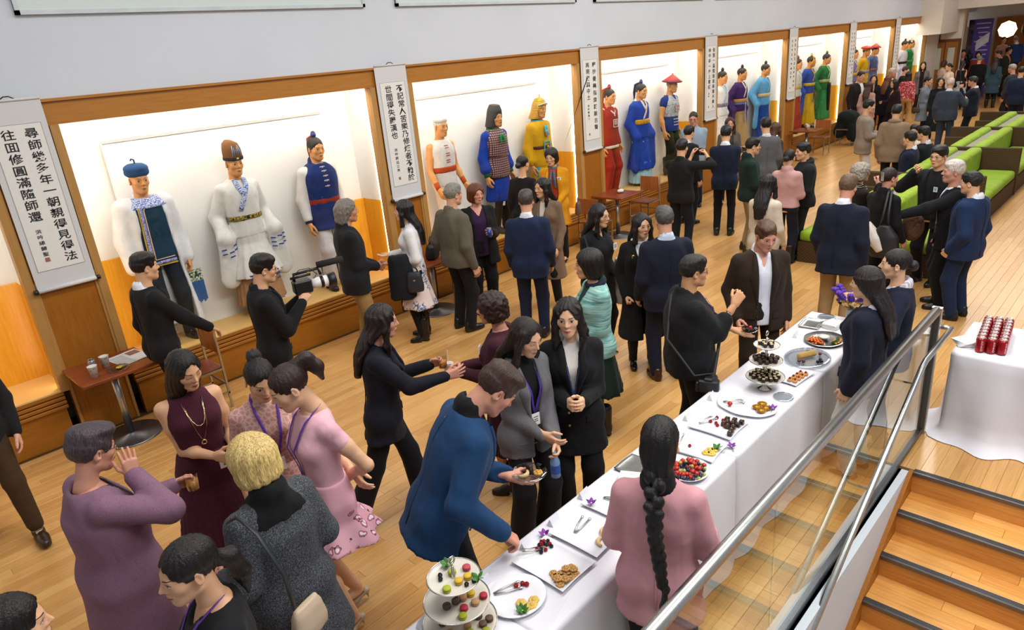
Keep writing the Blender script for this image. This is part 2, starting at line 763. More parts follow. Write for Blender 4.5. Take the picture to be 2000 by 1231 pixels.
def head_field(sex, h):
    key = ('hf', sex, h)
    if key in _cache:
        return _cache[key]
    m = sex == 'm'
    F = Field((-.095, -.125, -.13), (.095, .125, .24), h)
    F.ell((0, -.014, .142), (.071, .091, .083), 0)
    jw = .058 if m else .053
    F.ell((0, .028, .088), (jw, .06, .088), .03)
    F.ell((0, .064, .022), (.022, .02, .02) if m else (.017, .018, .018), .03)
    for s in (-1, 1):
        F.cone((s * (.047 if m else .042), -.002, .048), (s * .014, .06, .018), .017, .014, .03)
        F.ell((s * .041, .053, .092), .019, .03)
    F.cone((-.033, .074, .134), (.033, .074, .134), .0095 if m else .007, None, .02)
    for s in (-1, 1):
        F.ell((s * .032, .1, .117), (.019, .016, .013), .012, op='s')
        F.ell((s * .032, .068, .116), .0135, .004)
    F.cone((0, .082, .128), (0, .104, .09), .006, .0095, .012)
    for s in (-1, 1):
        F.ell((s * .0115, .09, .085), .0075, .008)
    F.chain([(-.02, .078, .052), (-.006, .089, .056), (.006, .089, .056), (.02, .078, .052)], [.004, .006, .006, .004], .008)
    F.chain([(-.017, .078, .049), (0, .087, .045), (.017, .078, .049)], [.004, .0068, .004], .008)
    for s in (-1, 1):
        Re = rotm('z', -s * 22) @ rotm('x', -8)
        F.ell((s * .076, -.012, .103), (.008, .019, .031), .008, Re)
        F.ell((s * .083, -.006, .107), (.006, .011, .018), .005, Re, 's')
    nr = .056 if m else .047
    F.cone((0, -.026, .07), (0, -.034, -.07), nr, nr * 1.04, .025)
    F.cone((0, -.034, -.07), (0, -.034, -.13), nr * 1.04, nr * 1.25, .03)
    V, Q = thin_out(*F.net(), .23 if h < .007 else .3)
    out = (F, V, Q)
    _cache[key] = out
    return out


def face_y(F, x, z):
    i = (x - F.lo[0]) / F.h
    k = (z - F.lo[2]) / F.h
    i0, k0 = int(i), int(k)
    fi, fk = i - i0, k - k0
    c = (F.d[i0, :, k0] * (1 - fi) * (1 - fk) + F.d[i0 + 1, :, k0] * fi * (1 - fk) +
         F.d[i0, :, k0 + 1] * (1 - fi) * fk + F.d[i0 + 1, :, k0 + 1] * fi * fk)
    j = np.nonzero(c < 0)[0]
    if len(j) == 0:
        return 0.05
    j = j[-1]
    return F.lo[1] + F.h * (j + c[j] / (c[j] - c[j + 1]))


def strip(F, top, bot, off):
    V, Fc = [], []
    for (x, zt), (_, zb) in zip(top, bot):
        V += [(x, face_y(F, x, zt) + off, zt), (x, face_y(F, x, (zt + zb) / 2) + off * 1.3, (zt + zb) / 2), (x, face_y(F, x, zb) + off, zb)]
    n = len(top)
    for i in range(n - 1):
        for j in (0, 1):
            a = i * 3 + j
            Fc.append([a, a + 1, a + 4, a + 3])
    return V, Fc


def face_parts(sex, closed=False):
    key = ('face', sex, closed)
    if key in _cache:
        return _cache[key]
    F = head_field(sex, LODS[0]['head'])[0]
    out = {}
    xs = np.linspace(-1, 1, 9)
    for s in (-1, 1):
        mb = MB()
        cx, cz, w, hh = s * .0315, .1165, .015, .0058
        parts = []
        if not closed:
            up = [(cx + w * t, cz + hh * (1 - t * t) ** .7 + s * .001 * t) for t in xs]
            lo = [(cx + w * t, cz - hh * .75 * (1 - t * t) ** .8 + s * .001 * t) for t in xs]
            V, Fc = strip(F, up, lo, .0012)
            mb.add(V, Fc)
            parts.append((len(Fc), 0))
            a = np.linspace(0, 2 * PI, 10, endpoint=False)
            y = max(face_y(F, cx, cz), face_y(F, cx + .003, cz)) + .0026
            mb.add([(cx + .0066 * math.cos(q), y, cz + .0003 + min(.0058, .0066 * math.sin(q))) for q in a], [list(range(10))])
            parts.append((1, 1))
            la = [(x, z + .0016) for x, z in up]
            V, Fc = strip(F, la, [(x, z - .0006) for x, z in up], .0028)
        else:
            la = [(cx + w * t, cz - .002 - .003 * (1 - t * t)) for t in xs]
            V, Fc = strip(F, la, [(x, z - .0026) for x, z in la], .0016)
        mb.add(V, Fc)
        parts.append((len(Fc), 1))
        me = mb.mesh('eye', True)
        me.materials.append(M('eye_white', '#e8e2dc', .3))
        me.materials.append(M('eye_dark', '#1c1310', .3))
        me.polygons.foreach_set('material_index', np.array([m_ for c, m_ in parts for _ in range(c)], np.int32))
        out['eye', s] = me
        mb = MB()
        bx = [(s * (.0135 + .036 * t), .1355 + .0075 * math.sin(t * 2.2) - .003 * t) for t in np.linspace(0, 1, 8)]
        th = [.0046 - .0026 * t for t in np.linspace(0, 1, 8)]
        mb.add(*strip(F, [(x, z + t / 2) for (x, z), t in zip(bx, th)], [(x, z - t / 2) for (x, z), t in zip(bx, th)], .0016))
        out['brow', s] = mb.mesh('eyebrow', True)
    mb = MB()
    lx = np.linspace(-1, 1, 11)
    w = .0235
    up = [(w * t, .0515 + .0075 * (1 - abs(t) ** 1.6) - .0015 * math.exp(-(t * 5) ** 2)) for t in lx]
    lo = [(w * t, .0515 - .0095 * (1 - t * t) ** .8) for t in lx]
    mb.add(*strip(F, up, lo, .0012))
    out['lips'] = mb.mesh('lips', True)
    _cache[key] = out
    return out


def hair_mesh(style, h):
    key = ('hair', style, h)
    if key in _cache:
        return _cache[key]
    long_ = style in ('long', 'longfront', 'braid', 'pony', 'highpony', 'mid', 'wavy', 'halfup', 'sidelong')
    F = Field((-.15, -.24, -.62 if style == 'braid' else (-.4 if long_ else -.1)), (.15, .14, .36 if style in ('topknot', 'topbun') else .28), h)
    cap = (.082, .101, .092)
    if style in ('bun', 'pony', 'highpony', 'topbun', 'braid', 'topknot', 'clip'):
        cap = (.078, .098, .089)
    if style == 'buzz':
        cap = (.0755, .0955, .0865)
    F.ell((0, -.016, .1455), cap, 0)
    fc = ((0, .11, .085), (.063, .088, .1))
    if style in ('short', 'side', 'buzz', 'thick', 'curlyshort'):
        if style == 'side':
            F.ell((.012, .03, .205), (.066, .062, .034), .02)
            F.ell((0, -.03, .2), (.07, .075, .04), .02)
        elif style == 'thick':
            F.ell((0, -.01, .195), (.078, .092, .052), .02)
            F.ell((0, .055, .19), (.055, .03, .026), .02)
        elif style == 'short':
            F.ell((0, .0, .197), (.07, .085, .042), .02)
            F.ell((0, .058, .187), (.05, .024, .022), .02)
        elif style == 'curlyshort':
            F.ell((0, -.02, .15), (.1, .115, .105), .02)
        F.ell(*fc, .006, op='s')
        if style == 'curlyshort':
            F.cut(lambda X, Y, Z: np.interp(Y, [-.14, -.05, -.01, .03, .12], [.03, .03, .06, .12, .15]) - Z, .01)
        else:
            F.cut(lambda X, Y, Z: np.interp(Y, [-.12, -.07, -.035, -.012, .012, .03, .12], [.058, .05, .075, .128, .13, .098, .13]) - Z, .006)
    elif style == 'mullet':      # grey collar-length waves of an older man
        F.ell((0, -.05, .1), (.092, .085, .105), .03)
        F.ell((0, -.07, .02), (.085, .055, .06), .03)
        F.ell(*fc, .006, op='s')
        F.cut(lambda X, Y, Z: np.interp(Y, [-.12, -.02, .01, .05, .12], [-.03, -.02, .06, .12, .15]) - Z, .01)
    elif style in ('bob', 'curly', 'fluffy', 'shag'):
        e = .014 if style == 'bob' else .024
        F.ell((0, -.03, .13), (.082 + e, .088 + e, .1), .03)
        F.ell((0, -.04, .055), (.085 + e * .8, .07 + e, .075), .03)
        F.ell((0, .118, .082), (.06, .092, .104), .006, op='s')
        lo_ = -.02 if style in ('bob', 'shag') else .015
        F.cut(lambda X, Y, Z: np.interp(Y, [-.12, 0, .05, .12], [lo_, lo_ - .005, lo_ + .02, .15]) - Z, .012)
    elif style == 'mid':
        F.rows([(-.12, .088, .065, -.05), (-.03, .1, .075, -.035), (.06, .094, .085, -.025), (.15, .08, .09, -.016)], .03)
        F.ell((0, .118, .09), (.059, .096, .115), .006, op='s')
        F.cone((0, .075, .02), (0, .06, -.2), .055, .05, .01, op='s')
    elif style in ('long', 'longfront', 'wavy', 'halfup', 'sidelong'):
        end = {'long': -.3, 'longfront': -.26, 'wavy': -.3, 'halfup': -.3, 'sidelong': -.33}[style]
        wv = .012 if style == 'wavy' else 0
        F.rows([(end, .055, .022, -.16), (-.16, .088 + wv, .036, -.155), (-.07, .095 + wv, .045, -.125), (.0, .094 + wv, .058, -.085), (.06, .09, .075, -.045), (.15, .08, .09, -.018)], .03)
        for s in (-1, 1):
            if style == 'halfup':
                continue
            e2 = -.17 if style in ('longfront', 'wavy', 'sidelong') else -.06
            F.chain([(s * .066, .022, .17), (s * .084, .02, .07), (s * .088, .03, -.04), (s * .08, .05, e2)], [.022, .024, .024, .01], .02, ((0, 0, 1), 1))
        F.ell((0, .118, .09), (.059, .096, .115), .006, op='s')
    elif style in ('pony', 'highpony'):
        if style == 'pony':
            F.ell((0, -.1, .085), .028, .02)
            F.chain([(0, -.1, .09), (0, -.145, .06), (0, -.16, -.03), (.01, -.155, -.14)], [.022, .031, .031, .008], .02)
        else:
            F.ell((0, -.1, .19), .026, .02)
            F.chain([(0, -.1, .2), (0, -.145, .19), (0, -.165, .12), (.005, -.155, .04)], [.022, .034, .034, .01], .02)
        F.ell(*fc, .006, op='s')
        F.cut(lambda X, Y, Z: np.interp(Y, [-.2, -.13, -.06, -.012, .012, .05, .12], [-.3, -.3, .05, .12, .1, .11, .15]) - Z, .006)
    elif style in ('bun', 'topbun', 'clip', 'topknot'):
        F.ell(*fc, .006, op='s')
        F.cut(lambda X, Y, Z: np.interp(Y, [-.12, -.06, -.012, .012, .05, .12], [.06, .05, .12, .1, .11, .15]) - Z, .006)
        if style == 'bun':
            F.ell((0, -.125, .105), (.044, .034, .04), .012)
        elif style == 'topbun':
            F.ell((0, -.085, .225), (.042, .038, .034), .012)
        elif style == 'clip':
            F.ell((0, -.1, .13), (.036, .032, .06), .015)
        else:
            F.cone((0, -.02, .225), (0, -.025, .27), .02, .017, .012)
            F.ell((0, -.025, .275), .022, .008)
    elif style == 'braid':
        F.ell((0, -.07, .09), (.075, .055, .085), .03)
        F.ell((0, -.09, .02), (.055, .04, .05), .03)
        F.ell(*fc, .006, op='s')
        F.cut(lambda X, Y, Z: np.interp(Y, [-.2, -.1, -.04, -.012, .012, .05, .12], [-.7, -.7, -.02, .12, .1, .11, .15]) - Z, .006)
        z, i = .0, 0
        while z > -.46:
            s = 1 if i % 2 else -1
            r = .029 - .012 * (-z / .46)
            F.ell((s * r * .55 + .05 * (z / .46) ** 2, -.12 - .062 * min(1, -z / .1), z), (r * .95, r * .9, r * 1.25), .006, rotm('y', s * 28))
            z -= r * .95
            i += 1
        F.chain([(.05, -.182, -.46), (.055, -.182, -.54), (.05, -.182, -.6)], [.011, .022, .006], .01)
    # strand locks
    if style not in ('buzz',) and h < .012:
        X, Y, Z = F.all()
        th = np.arctan2(X, -(Y + .01))
        if style in ('curly', 'curlyshort', 'mullet'):
            n_ = np.sin(X * 130 + 3 * np.sin(Z * 60)) + np.sin(Y * 140 + 3 * np.sin(X * 70)) + np.sin(Z * 120 + 2.5 * np.sin(Y * 80))
            F.d += ((.0026 if style != 'mullet' else .0018) * n_).astype(np.float32)
        elif style in ('wavy', 'fluffy', 'shag', 'bob'):
            F.d += ((.0034 if style == 'wavy' else .0024) * np.sin(th * 15 + 2.4 * np.sin(Z * (38 if style == 'wavy' else 22) + X * 9) + 1.5 * np.sin(X * 40 + Y * 30))).astype(np.float32)
            F.d += (.0014 * np.sin(th * 31 + 3 * np.sin(Z * 30))).astype(np.float32)
        elif style in ('short', 'thick', 'side'):
            F.d += (.0014 * np.sin(X * 150 + 5 * np.sin(Y * 34 + Z * 12) + Z * 30) + .0013 * np.sin(X * 75 - Y * 60 + 3 * np.sin(Z * 60))).astype(np.float32)
        else:
            F.d += (.0022 * np.sin(th * 19 + 2.2 * np.sin(Z * 24) + 1.5 * np.sin(X * 45)) + .0012 * np.sin(th * 37 + 2 * np.sin(Z * 31))).astype(np.float32)
    V_, Q_ = thin_out(*F.net(), .45)
    me = mesh_np('hair', V_, Q_)
    _cache[key] = me
    return me


HANDS = {'relax': ((16, 24, 16), 0.0, 22), 'flat': ((4, 6, 4), .5, 10), 'open': ((10, 14, 10), 1.0, 5), 'cup': ((38, 42, 26), .2, 55),
         'fist': ((70, 85, 45), 0.0, 48), 'pinch': ((48, 50, 20), 0.0, 62), 'clasp': ((40, 48, 25), 0.0, 30)}


def hand_template(pose, h):
    """right hand, wrist at origin, fingers along +X, palm down (-Z), thumb on +Y"""
    key = ('hand', pose, h)
    if key in _cache:
        return _cache[key]
    (b1, b2, b3), spread, tb = HANDS[pose]
    F = Field((-.08, -.07, -.13), (.2, .11, .06), h)
    F.cone((-.075, 0, 0), (0, 0, 0), .031, .025, .01, ((0, 0, 1), 1.25))
    ys = [.031, .0105, -.0105, -.031]
    ln = [.071, .079, .073, .057]
    for y, L in zip(ys, ln):
        F.cone((.0, y * .55, 0), (.088 - abs(y) * .25, y, .002), .0165, .0118, .016)
    F.ell((.03, .026, -.008), (.034, .016, .015), .015)
    for i, (y, L) in enumerate(zip(ys, ln)):
        p = np.array([.088 - abs(y) * .25, y, .001])
        a = math.radians(b1 + (i * 2.5))
        fan = (1.4 - i) * .05 * (.7 + 2.2 * spread)
        pts = [p]
        for seg, bb in zip((.43, .32, .25), (0, b2, b3)):
            a += math.radians(bb)
            pts.append(pts[-1] + L * seg * np.array([math.cos(a) * math.cos(fan), math.sin(fan), -math.sin(a)]))
        F.chain(pts, [.0096, .0088, .008, .0066] if i < 3 else [.0084, .0077, .007, .006], .003)
    t = math.radians(tb)
    d1 = np.array([.62, .66 * math.cos(t), -.75 * math.sin(t)])
    d2 = np.array([.85, .25 * math.cos(t), -.62 * math.sin(t)])
    q0 = np.array([.022, .028, -.008])
    q1 = q0 + .042 * d1 / np.linalg.norm(d1)
    q2 = q1 + .03 * d2 / np.linalg.norm(d2)
    q3 = q2 + .024 * d2 / np.linalg.norm(d2)
    F.chain([q0, q1, q2, q3], [.0145, .0115, .0102, .0075], .008)
    out = thin_out(*F.net(), .3)
    _cache[key] = out
    return out


def shoe_mesh(kind, h):
    key = ('shoe', kind, h)
    if key in _cache:
        return _cache[key]
    F = Field((-.06, -.1, -.01), (.06, .2, .32 if kind == 'boot' else .13), h)
    lift = {'heel': .055, 'boot': .04}.get(kind, 0)
    if kind in ('heel', 'flat'):
        F.cone((0, -.055, .03 + lift), (0, .03, .028 + lift * .5), .03, .03, .02, ((0, 0, 1), 1.3))
        F.cone((0, .03, .026 + lift * .4), (0, .145, .016), .034, .016, .02, ((0, 0, 1), 1.7))
        if kind == 'heel':
            F.cone((0, -.06, .06), (0, -.068, .004), .012, .005, .015)
            F.cut(lambda X, Y, Z: np.where(np.abs(Y - .02) < .055, Z - (.075 - Y * .3), -.1), .01)
    else:
        F.ell((0, -.035, .045 + lift), (.037, .05, .05), 0)
        F.cone((0, -.03, .045 + lift), (0, .06, .04 + lift * .4), .036, .038, .03)
        F.ell((0, .095, .032), (.043, .085, .034), .03)
        sole = .018 if kind != 'sneaker' else .03
        F.rows([(0, .044, .128, .05), (sole, .045, .13, .05)], .006, n=2.6)
        F.cut(lambda X, Y, Z: np.where((Y > -.03) & (Y < .02) & (Z < lift * .7), .01, -.1), 0) if lift else None
        if kind == 'boot':
            F.cone((0, -.035, .06), (0, -.03, .3), .045, .062, .03)
        else:
            F.cone((0, -.035, .07), (0, -.035, .1), .036, .04, .01)
    F.cut(lambda X, Y, Z: -Z + .0, 0)
    me = F.mesh('shoe')
    _cache[key] = me
    return me


def ik(a, b, l1, l2, pole):
    a = np.asarray(a, float)
    b = np.asarray(b, float)
    d = b - a
    L = np.linalg.norm(d)
    mx = (l1 + l2) * .997
    if L > mx:
        b = a + d * (mx / L)
        d = b - a
        L = mx
    u = d / (L + 1e-9)
    x = (l1 * l1 - l2 * l2 + L * L) / (2 * L)
    hgt = math.sqrt(max(l1 * l1 - x * x, 0))
    p = np.asarray(pole, float)
    p = p - u * (p @ u)
    p = p / (np.linalg.norm(p) + 1e-9)
    return a + u * x + p * hgt, b


TORSO = {'m': [(.46, .099, .066, 0), (.53, .1, .069, 0), (.6, .091, .063, .002), (.67, .097, .068, .002), (.735, .104, .071, 0), (.785, .1, .064, -.004), (.815, .078, .052, -.008), (.84, .042, .038, -.01)],
         'f': [(.46, .101, .066, -.002), (.52, .103, .069, -.002), (.6, .08, .057, .002), (.66, .083, .061, .004), (.73, .091, .068, .004), (.78, .086, .056, -.002), (.81, .066, .046, -.008), (.835, .036, .034, -.01)]}
ARMS = {'d': (.225, .03, .80, 'relax'), 'df': (.215, .14, .83, 'relax'), 'p': (.205, .07, .85, 'fist'), 'c': (.035, .235, .96, 'clasp'), 'h': (.12, .29, 1.06, 'cup'),
        'e': (.05, .2, 1.40, 'cup'), 'b': (.06, -.17, .86, 'relax'), 'x': (-.06, .2, 1.08, 'relax'), 'o': (.2, .42, 1.1, 'open'), 'w': (.02, .22, 1.12, 'relax'), 'up': (.3, .25, 1.45, 'cup')}
PALM = {'in': None, 'd': (0, 0, -1), 'u': (0, 0, 1), 'f': (0, 1, 0), 'b': (0, -1, 0)}


class Person:
    """one figure: skeleton from a few numbers, then skin, clothes, hair and shoes as parts"""

    def __init__(P, x, y, rot, H=1.68, sex='f', g=1.0, lod=0, head=(0, 0, 0), L='d', R='d', lean=0.0, side=0.0, feet=None,
                 sit=0.0, z=0.0, name='person', step=0.0, hs=1.0):
        P.H, P.sex, P.g, P.lod = H, sex, g, LODS[lod]
        P.lv = lod
        P.S = S = H / 1.7
        P.root = empty(name, (x, y, z), math.radians(rot - 90))
        P.hipz = (.515 * H) if not sit else sit
        P.dz = P.hipz - .515 * H
        P.o = np.array([0, 0, P.hipz])
        P.Rt = rotm('x', -lean) @ rotm('y', side)
        sw = (.099 if sex == 'm' else .089) * H * (1 + (g - 1) * .45)
        P.sw = sw
        P.j = {}
        for s, spec, nm in ((-1, L, 'L'), (1, R, 'R')):
            spec = spec if isinstance(spec, (tuple, list)) else (spec,)
            key = spec[0]
            if isinstance(key, str):
                ax, ay, az, hp = ARMS[key]
                ax = ax + (sw - .17) * (1 if key in ('d', 'p', 'df') else 0)
                w = np.array([s * ax * S, ay * S * (1 if key != 'c' else (.75 + .25 * g)), az * S + P.dz])
                if key in ('d', 'df', 'p') and lean:
                    w = P.T(w)
                rest = spec[1:]
            else:
                w = np.array(key, float)
                hp = 'relax'
                rest = spec[1:]
            hp = rest[0] if len(rest) > 0 and rest[0] else hp
            palm = rest[1] if len(rest) > 1 else 'in'
            pole = rest[2] if len(rest) > 2 else (s * .32, -.7, -.75)
            sh = P.T((s * sw, -.008 * H, .789 * H + P.dz))
            el, w = ik(sh, w, .172 * H, .158 * H, pole)
            P.j['S' + nm], P.j['E' + nm], P.j['W' + nm] = sh, el, w
            P.j['H' + nm] = (hp, palm)
        for s, nm in ((-1, 'L'), (1, 'R')):
            hip = P.o + np.array([s * .052 * H, 0, -.005])
            if feet:
                f = feet[0 if s < 0 else 1]
                ank = np.array([f[0], f[1], .052 * H + (f[2] if len(f) > 2 else 0)])
            else:
                ank = np.array([s * .062 * H, (s * step), .052 * H])
            kn, ank = ik(hip, ank, .235 * H, .235 * H, (s * .08, 1, 0.05))
            P.j['hip' + nm], P.j['K' + nm], P.j['A' + nm] = hip, kn, ank
        P.hsc = (.135 * H / .225) * hs
        P.Rh = P.Rt @ rotm('z', -head[0]) @ rotm('x', -head[1]) @ rotm('y', head[2])
        piv = P.T((0, .004, H * .869 + P.dz))
        P.hm = m4(P.Rh, piv - P.Rh @ (np.array([0, -.03, .0]) * P.hsc), P.hsc)

    def T(P, p):
        return P.o + P.Rt @ (np.asarray(p, float) - P.o)

    def rowsz(P, t=0.0, hem=.47, flare=0.0, top=1.0, bust=True, g=None):
        """profile rows in the torso frame (relative to hip), inflated by t"""
        g = P.g if g is None else g
        R = []
        base = TORSO[P.sex]
        for z, rx, ry, cy in base:
            gg = 1 + (g - 1) * (1.0 if z < .7 else (.8 if z < .77 else .4))
            gy = 1 + (g - 1) * (1.5 if z < .7 else (1.1 if z < .77 else .4))
            R.append([(z - .515) * P.H, rx * P.H * gg + t, ry * P.H * gy + t, cy * P.H + (gy - 1) * .018])
        R = [r for r in R if r[0] <= (top - .515) * P.H]
        hz = (hem - .515) * P.H
        if hz < R[0][0]:
            b = R[0]
            dz = R[0][0] - hz
            R.insert(0, [hz, b[1] + flare * dz, b[2] + flare * dz * 1.1, b[3]])
        else:
            zs = [r[0] for r in R]
            b = [np.interp(hz, zs, [r[i] for r in R]) for i in range(4)]
            R = [b] + [r for r in R if r[0] > hz]
        return R

    def front(P, x, zf, off=.0, t=.0):
        """a point on the chest at fraction zf of the height"""
        R = np.array(P.rowsz(t))
        z = (zf - .515) * P.H
        rx, ry, cy = [np.interp(z, R[:, 0], R[:, i]) for i in (1, 2, 3)]
        q = min(abs(x) / rx, .98)
        y = cy + ry * (1 - q ** 2.3) ** (1 / 2.3)
        if P.sex == 'f' and .66 < zf < .8:
            y += .018 * math.exp(-((zf - .725) / .035) ** 2)
        return P.o + P.Rt @ np.array([x, y + off, z])

    # ------------------------------------------------------------ skin
    def body(P, skin, vox=None, legs=True, face=True, closed=False, lips=None, brow='#1a1310', bare=False):
        H, S, j = P.H, P.S, P.j
        h = vox or P.lod['body']
        pts = np.array([j[k] for k in j if k[0] != 'H'] + [P.T((0, 0, .87 * H + P.dz))])
        F = Field(pts.min(0) - .2, pts.max(0) + .12, h)
        F.rows(P.rowsz(-.004, .47), 0, P.Rt, P.o)
        nb = P.T((0, -.012 * H, .8 * H + P.dz))
        hn = (P.hm @ np.array([0, -.03, .03, 1]))[:3]
        F.cone(nb, hn, .046 if P.sex == 'f' else .052, .04 if P.sex == 'f' else .046, .03)
        ms = 1.0 if P.sex == 'm' else .86
        for s, nm in ((-1, 'L'), (1, 'R')):
            F.cone(nb, j['S' + nm], .045, .048 * ms, .03)
            F.chain([j['S' + nm], (j['S' + nm] * .55 + j['E' + nm] * .45), j['E' + nm]], [.054 * ms * S, .049 * ms * S, .04 * ms * S], .025)
            F.chain([j['E' + nm], j['E' + nm] * .68 + j['W' + nm] * .32, j['W' + nm]], [.04 * ms * S, .042 * ms * S, .026 * ms * S], .02)
            if legs:
                lk = 1.0 if bare else .8
                th = .074 * lk * (1 + (P.g - 1) * .7)
                F.chain([j['hip' + nm], j['K' + nm]], [th * S, .054 * lk * S], .03)
                ca = j['K' + nm] * .7 + j['A' + nm] * .3 + np.array([0, -.012 if bare else 0, 0])
                F.chain([j['K' + nm], ca, j['A' + nm]], [.053 * lk * S, .056 * lk * S, .034 * S], .02)
                F.ell(j['A' + nm] + np.array([0, .04, -.04]) * S, np.array([.036, .09, .028]) * S, .02)
        if P.sex == 'f':
            for s in (-1, 1):
                F.ell(P.T((s * .042 * H, .045 * H, .725 * H + P.dz)), (.055, .048, .055), .035)
        V, Q = F.net()
        Vs, Qs, n = [V], [Q], len(V)
        hv, hq = head_field(P.sex, P.lod['head'])[1:]
        Vs.append(hv @ P.hm[:3, :3].T + P.hm[:3, 3])
        Qs.append(hq + n)
        n += len(hv)
        P.hand = {}
        for s, nm in ((-1, 'L'), (1, 'R')):
            pose, palm = j['H' + nm]
            if pose == 'none':
                continue
            tv, tq = hand_template(pose, P.lod['hand'])
            fx = j['W' + nm] - j['E' + nm]
            if isinstance(palm, tuple) and len(palm) == 2:
                fx = np.array(palm[1], float)
                palm = palm[0]
            fx = fx / np.linalg.norm(fx)
            pn = np.array([-s, 0.15, 0.0]) if PALM[palm] is None else np.array(PALM[palm], float)
            pn = pn - fx * (pn @ fx)
            pn /= np.linalg.norm(pn) + 1e-9
            fz = -pn
            fy = np.cross(fz, fx)
            sc = S * (1.0 if P.sex == 'm' else .93)
            A = np.stack([fx, fy * (1 if s > 0 else -1), fz], 1) * sc
            Vs.append(tv @ A.T + j['W' + nm])
            Qs.append((tq if s > 0 else tq[:, ::-1]) + n)
            n += len(tv)
            P.hand[nm] = (j['W' + nm] + fx * .085 * sc, fx, fy, fz, sc)
        T3 = [np.concatenate([q[:, :3], q[:, [0, 2, 3]]]) if q.shape[1] == 4 else q for q in Qs]
        link('body', mesh_np('body', np.concatenate(Vs), np.concatenate(T3)), skin_mat(skin), P.root)
        if face and P.lv < 2:
            fp = face_parts(P.sex, closed)
            for s in (-1, 1):
                link('eye', fp['eye', s], None, P.root, M4=P.hm)
                link('eyebrow', fp['brow', s], hair_mat(brow), P.root, M4=P.hm)
            link('lips', fp['lips'], plain(lips or shade(skin, .72 if P.sex == 'm' else .7), .45), P.root, M4=P.hm)
        return P

    def hair(P, style, col, sc=1.0):
        A = P.hm.copy()
        if sc != 1.0:
            c = (A @ np.array([0, -.01, .13, 1]))[:3]
            A[:3, :3] *= sc
            A[:3, 3] = c - A[:3, :3] @ np.array([0, -.01, .13])
        P.hobj = link('hair', hair_mesh(style, P.lod['hair']), hair_mat(col), P.root, M4=A)
        return P

    # ------------------------------------------------------------ clothes
    def top(P, name, mat, sl=1.0, hem=.46, t=.016, flare=0.12, V=None, ow=0.0, collar=0.0, lap=None, wr=.006, sr=1.0, neck=.056,
            vox=None, pleat=None, cap=0.0, fit=None, seed=None, n=2.3, cross=False, bell=0.0, slit=0.0, yoke=True):
        """upper garment. sl sleeve length 0..1; hem as fraction of height; V=(z fraction of the V point, half width at neck);
        ow half width of the open front below the V; collar height; lap lapel material"""
        H, S, j = P.H, P.S, P.j
        h = vox or P.lod['top']
        R = P.rowsz(t, hem, flare)
        if fit is not None:
            for r in R:
                if .57 * H < r[0] + .515 * H < .66 * H:
                    r[1] += fit
                    r[2] += fit * .7
        hx = max(r[1] for r in R) * 1.15
        pts = [j['S' + n_] for n_ in 'LR'] + [P.T((sx, sy, hem * H + P.dz)) for sx in (-hx, hx) for sy in (-hx, hx)] + [P.T((0, 0, .88 * H + P.dz))]
        if sl > 0:
            pts += [j['E' + n_] for n_ in 'LR']
        if sl > .5:
            pts += [j['W' + n_] for n_ in 'LR']
        pts = np.array(pts)
        F = Field(pts.min(0) - .1 - bell * np.array([2, 1, 8]), pts.max(0) + .1 + bell * np.array([1.8, 1, .5]), h)
        F.rows(R, 0, P.Rt, P.o, n, pleat)
        if hem < .5:
            gh = 1 + (P.g - 1) * .7
            for n_ in 'LR':
                F.ell(j['hip' + n_] + np.array([0, -.016, 0]), np.array([.084, .092, .09]) * S * gh + t * .8 + .007, .04)
            hz_ = (hem - .515) * H
            F.cut(lambda X, Y, Z: hz_ - (P.Rt[0, 2] * (X - P.o[0]) + P.Rt[1, 2] * (Y - P.o[1]) + P.Rt[2, 2] * (Z - P.o[2])))
        ms = (1.0 if P.sex == 'm' else .86) * sr * (1 + (P.g - 1) * .5)
        nb = P.T((0, -.012 * H, .806 * H + P.dz))
        if P.sex == 'f':
            for s in (-1, 1):
                F.ell(P.T((s * .04 * H, .043 * H, .725 * H + P.dz)), (.056 + t, .046 + t, .055 + t), .045)
        for s, nm in ((-1, 'L'), (1, 'R')):
            sh, el, w = j['S' + nm], j['E' + nm], j['W' + nm]
            rs = (.052 if sl > 0 else .03) * ms * S + t * .7
            if yoke:
                F.cone(nb, sh + (0 if sl > 0 else 1) * np.array([-s * .03, 0, .01]), .045 + t * .5, rs * .92, .03)
            if sl > 0:
                f = min(1, sl / .5)
                mid = sh + (el - sh) * f
                F.chain([sh, mid], [rs, (.054 * (1 - f) + .046 * f) * ms * S + t * .9 + bell * .2 * f], .028)
            if sl > .5:
                f = (sl - .5) / .5
                dirn = (w - el) / (np.linalg.norm(w - el) + 1e-9)
                end = el + (w - el) * f - dirn * .012
                F.chain([el, end], [.046 * ms * S + t * .9 + bell * .2, (.046 * (1 - f) + .029 * f) * ms * S + t * .85 + bell * (1 if bell < .035 else .3)], .025)
                if bell > .035:
                    fl_ = ((0, 1, 0), 1.7)
                    mid_ = el + (end - el) * .5
                    F.cone(mid_, end, .045 + bell * .4, .05 + bell * .7, .03, fl_)
                    F.cone(end, end + np.array([s * .03, -.02, -bell * 6.5]), .05 + bell * .7, .05 + bell * 1.0, .03, ((0, 1, 0), 2.8))
        if wr:
            F.wrinkle(wr, 15, seed if seed is not None else int(abs(P.root.location[0] * 37 + P.root.location[1] * 91)) % 997)
        if collar > 0:
            c0 = P.T((0, -.014 * H, .818 * H + P.dz))
            c1 = P.T((0, -.02 * H, .838 * H + collar + P.dz))
            cx_ = .009 if collar > .025 else 0
            F.cone(c0, c1, (.074 if yoke else .062) + t * .4 + cx_, .067 + t * .4 + cx_, .015)
        # neck hole
        n0 = P.T((0, -.006 * H, .842 * H + P.dz))
        n1 = P.T((0, -.016 * H, .93 * H + P.dz))
        F.cone(n0, n1, neck, neck * 1.05, .008, op='s')
        o, Rt = P.o, P.Rt
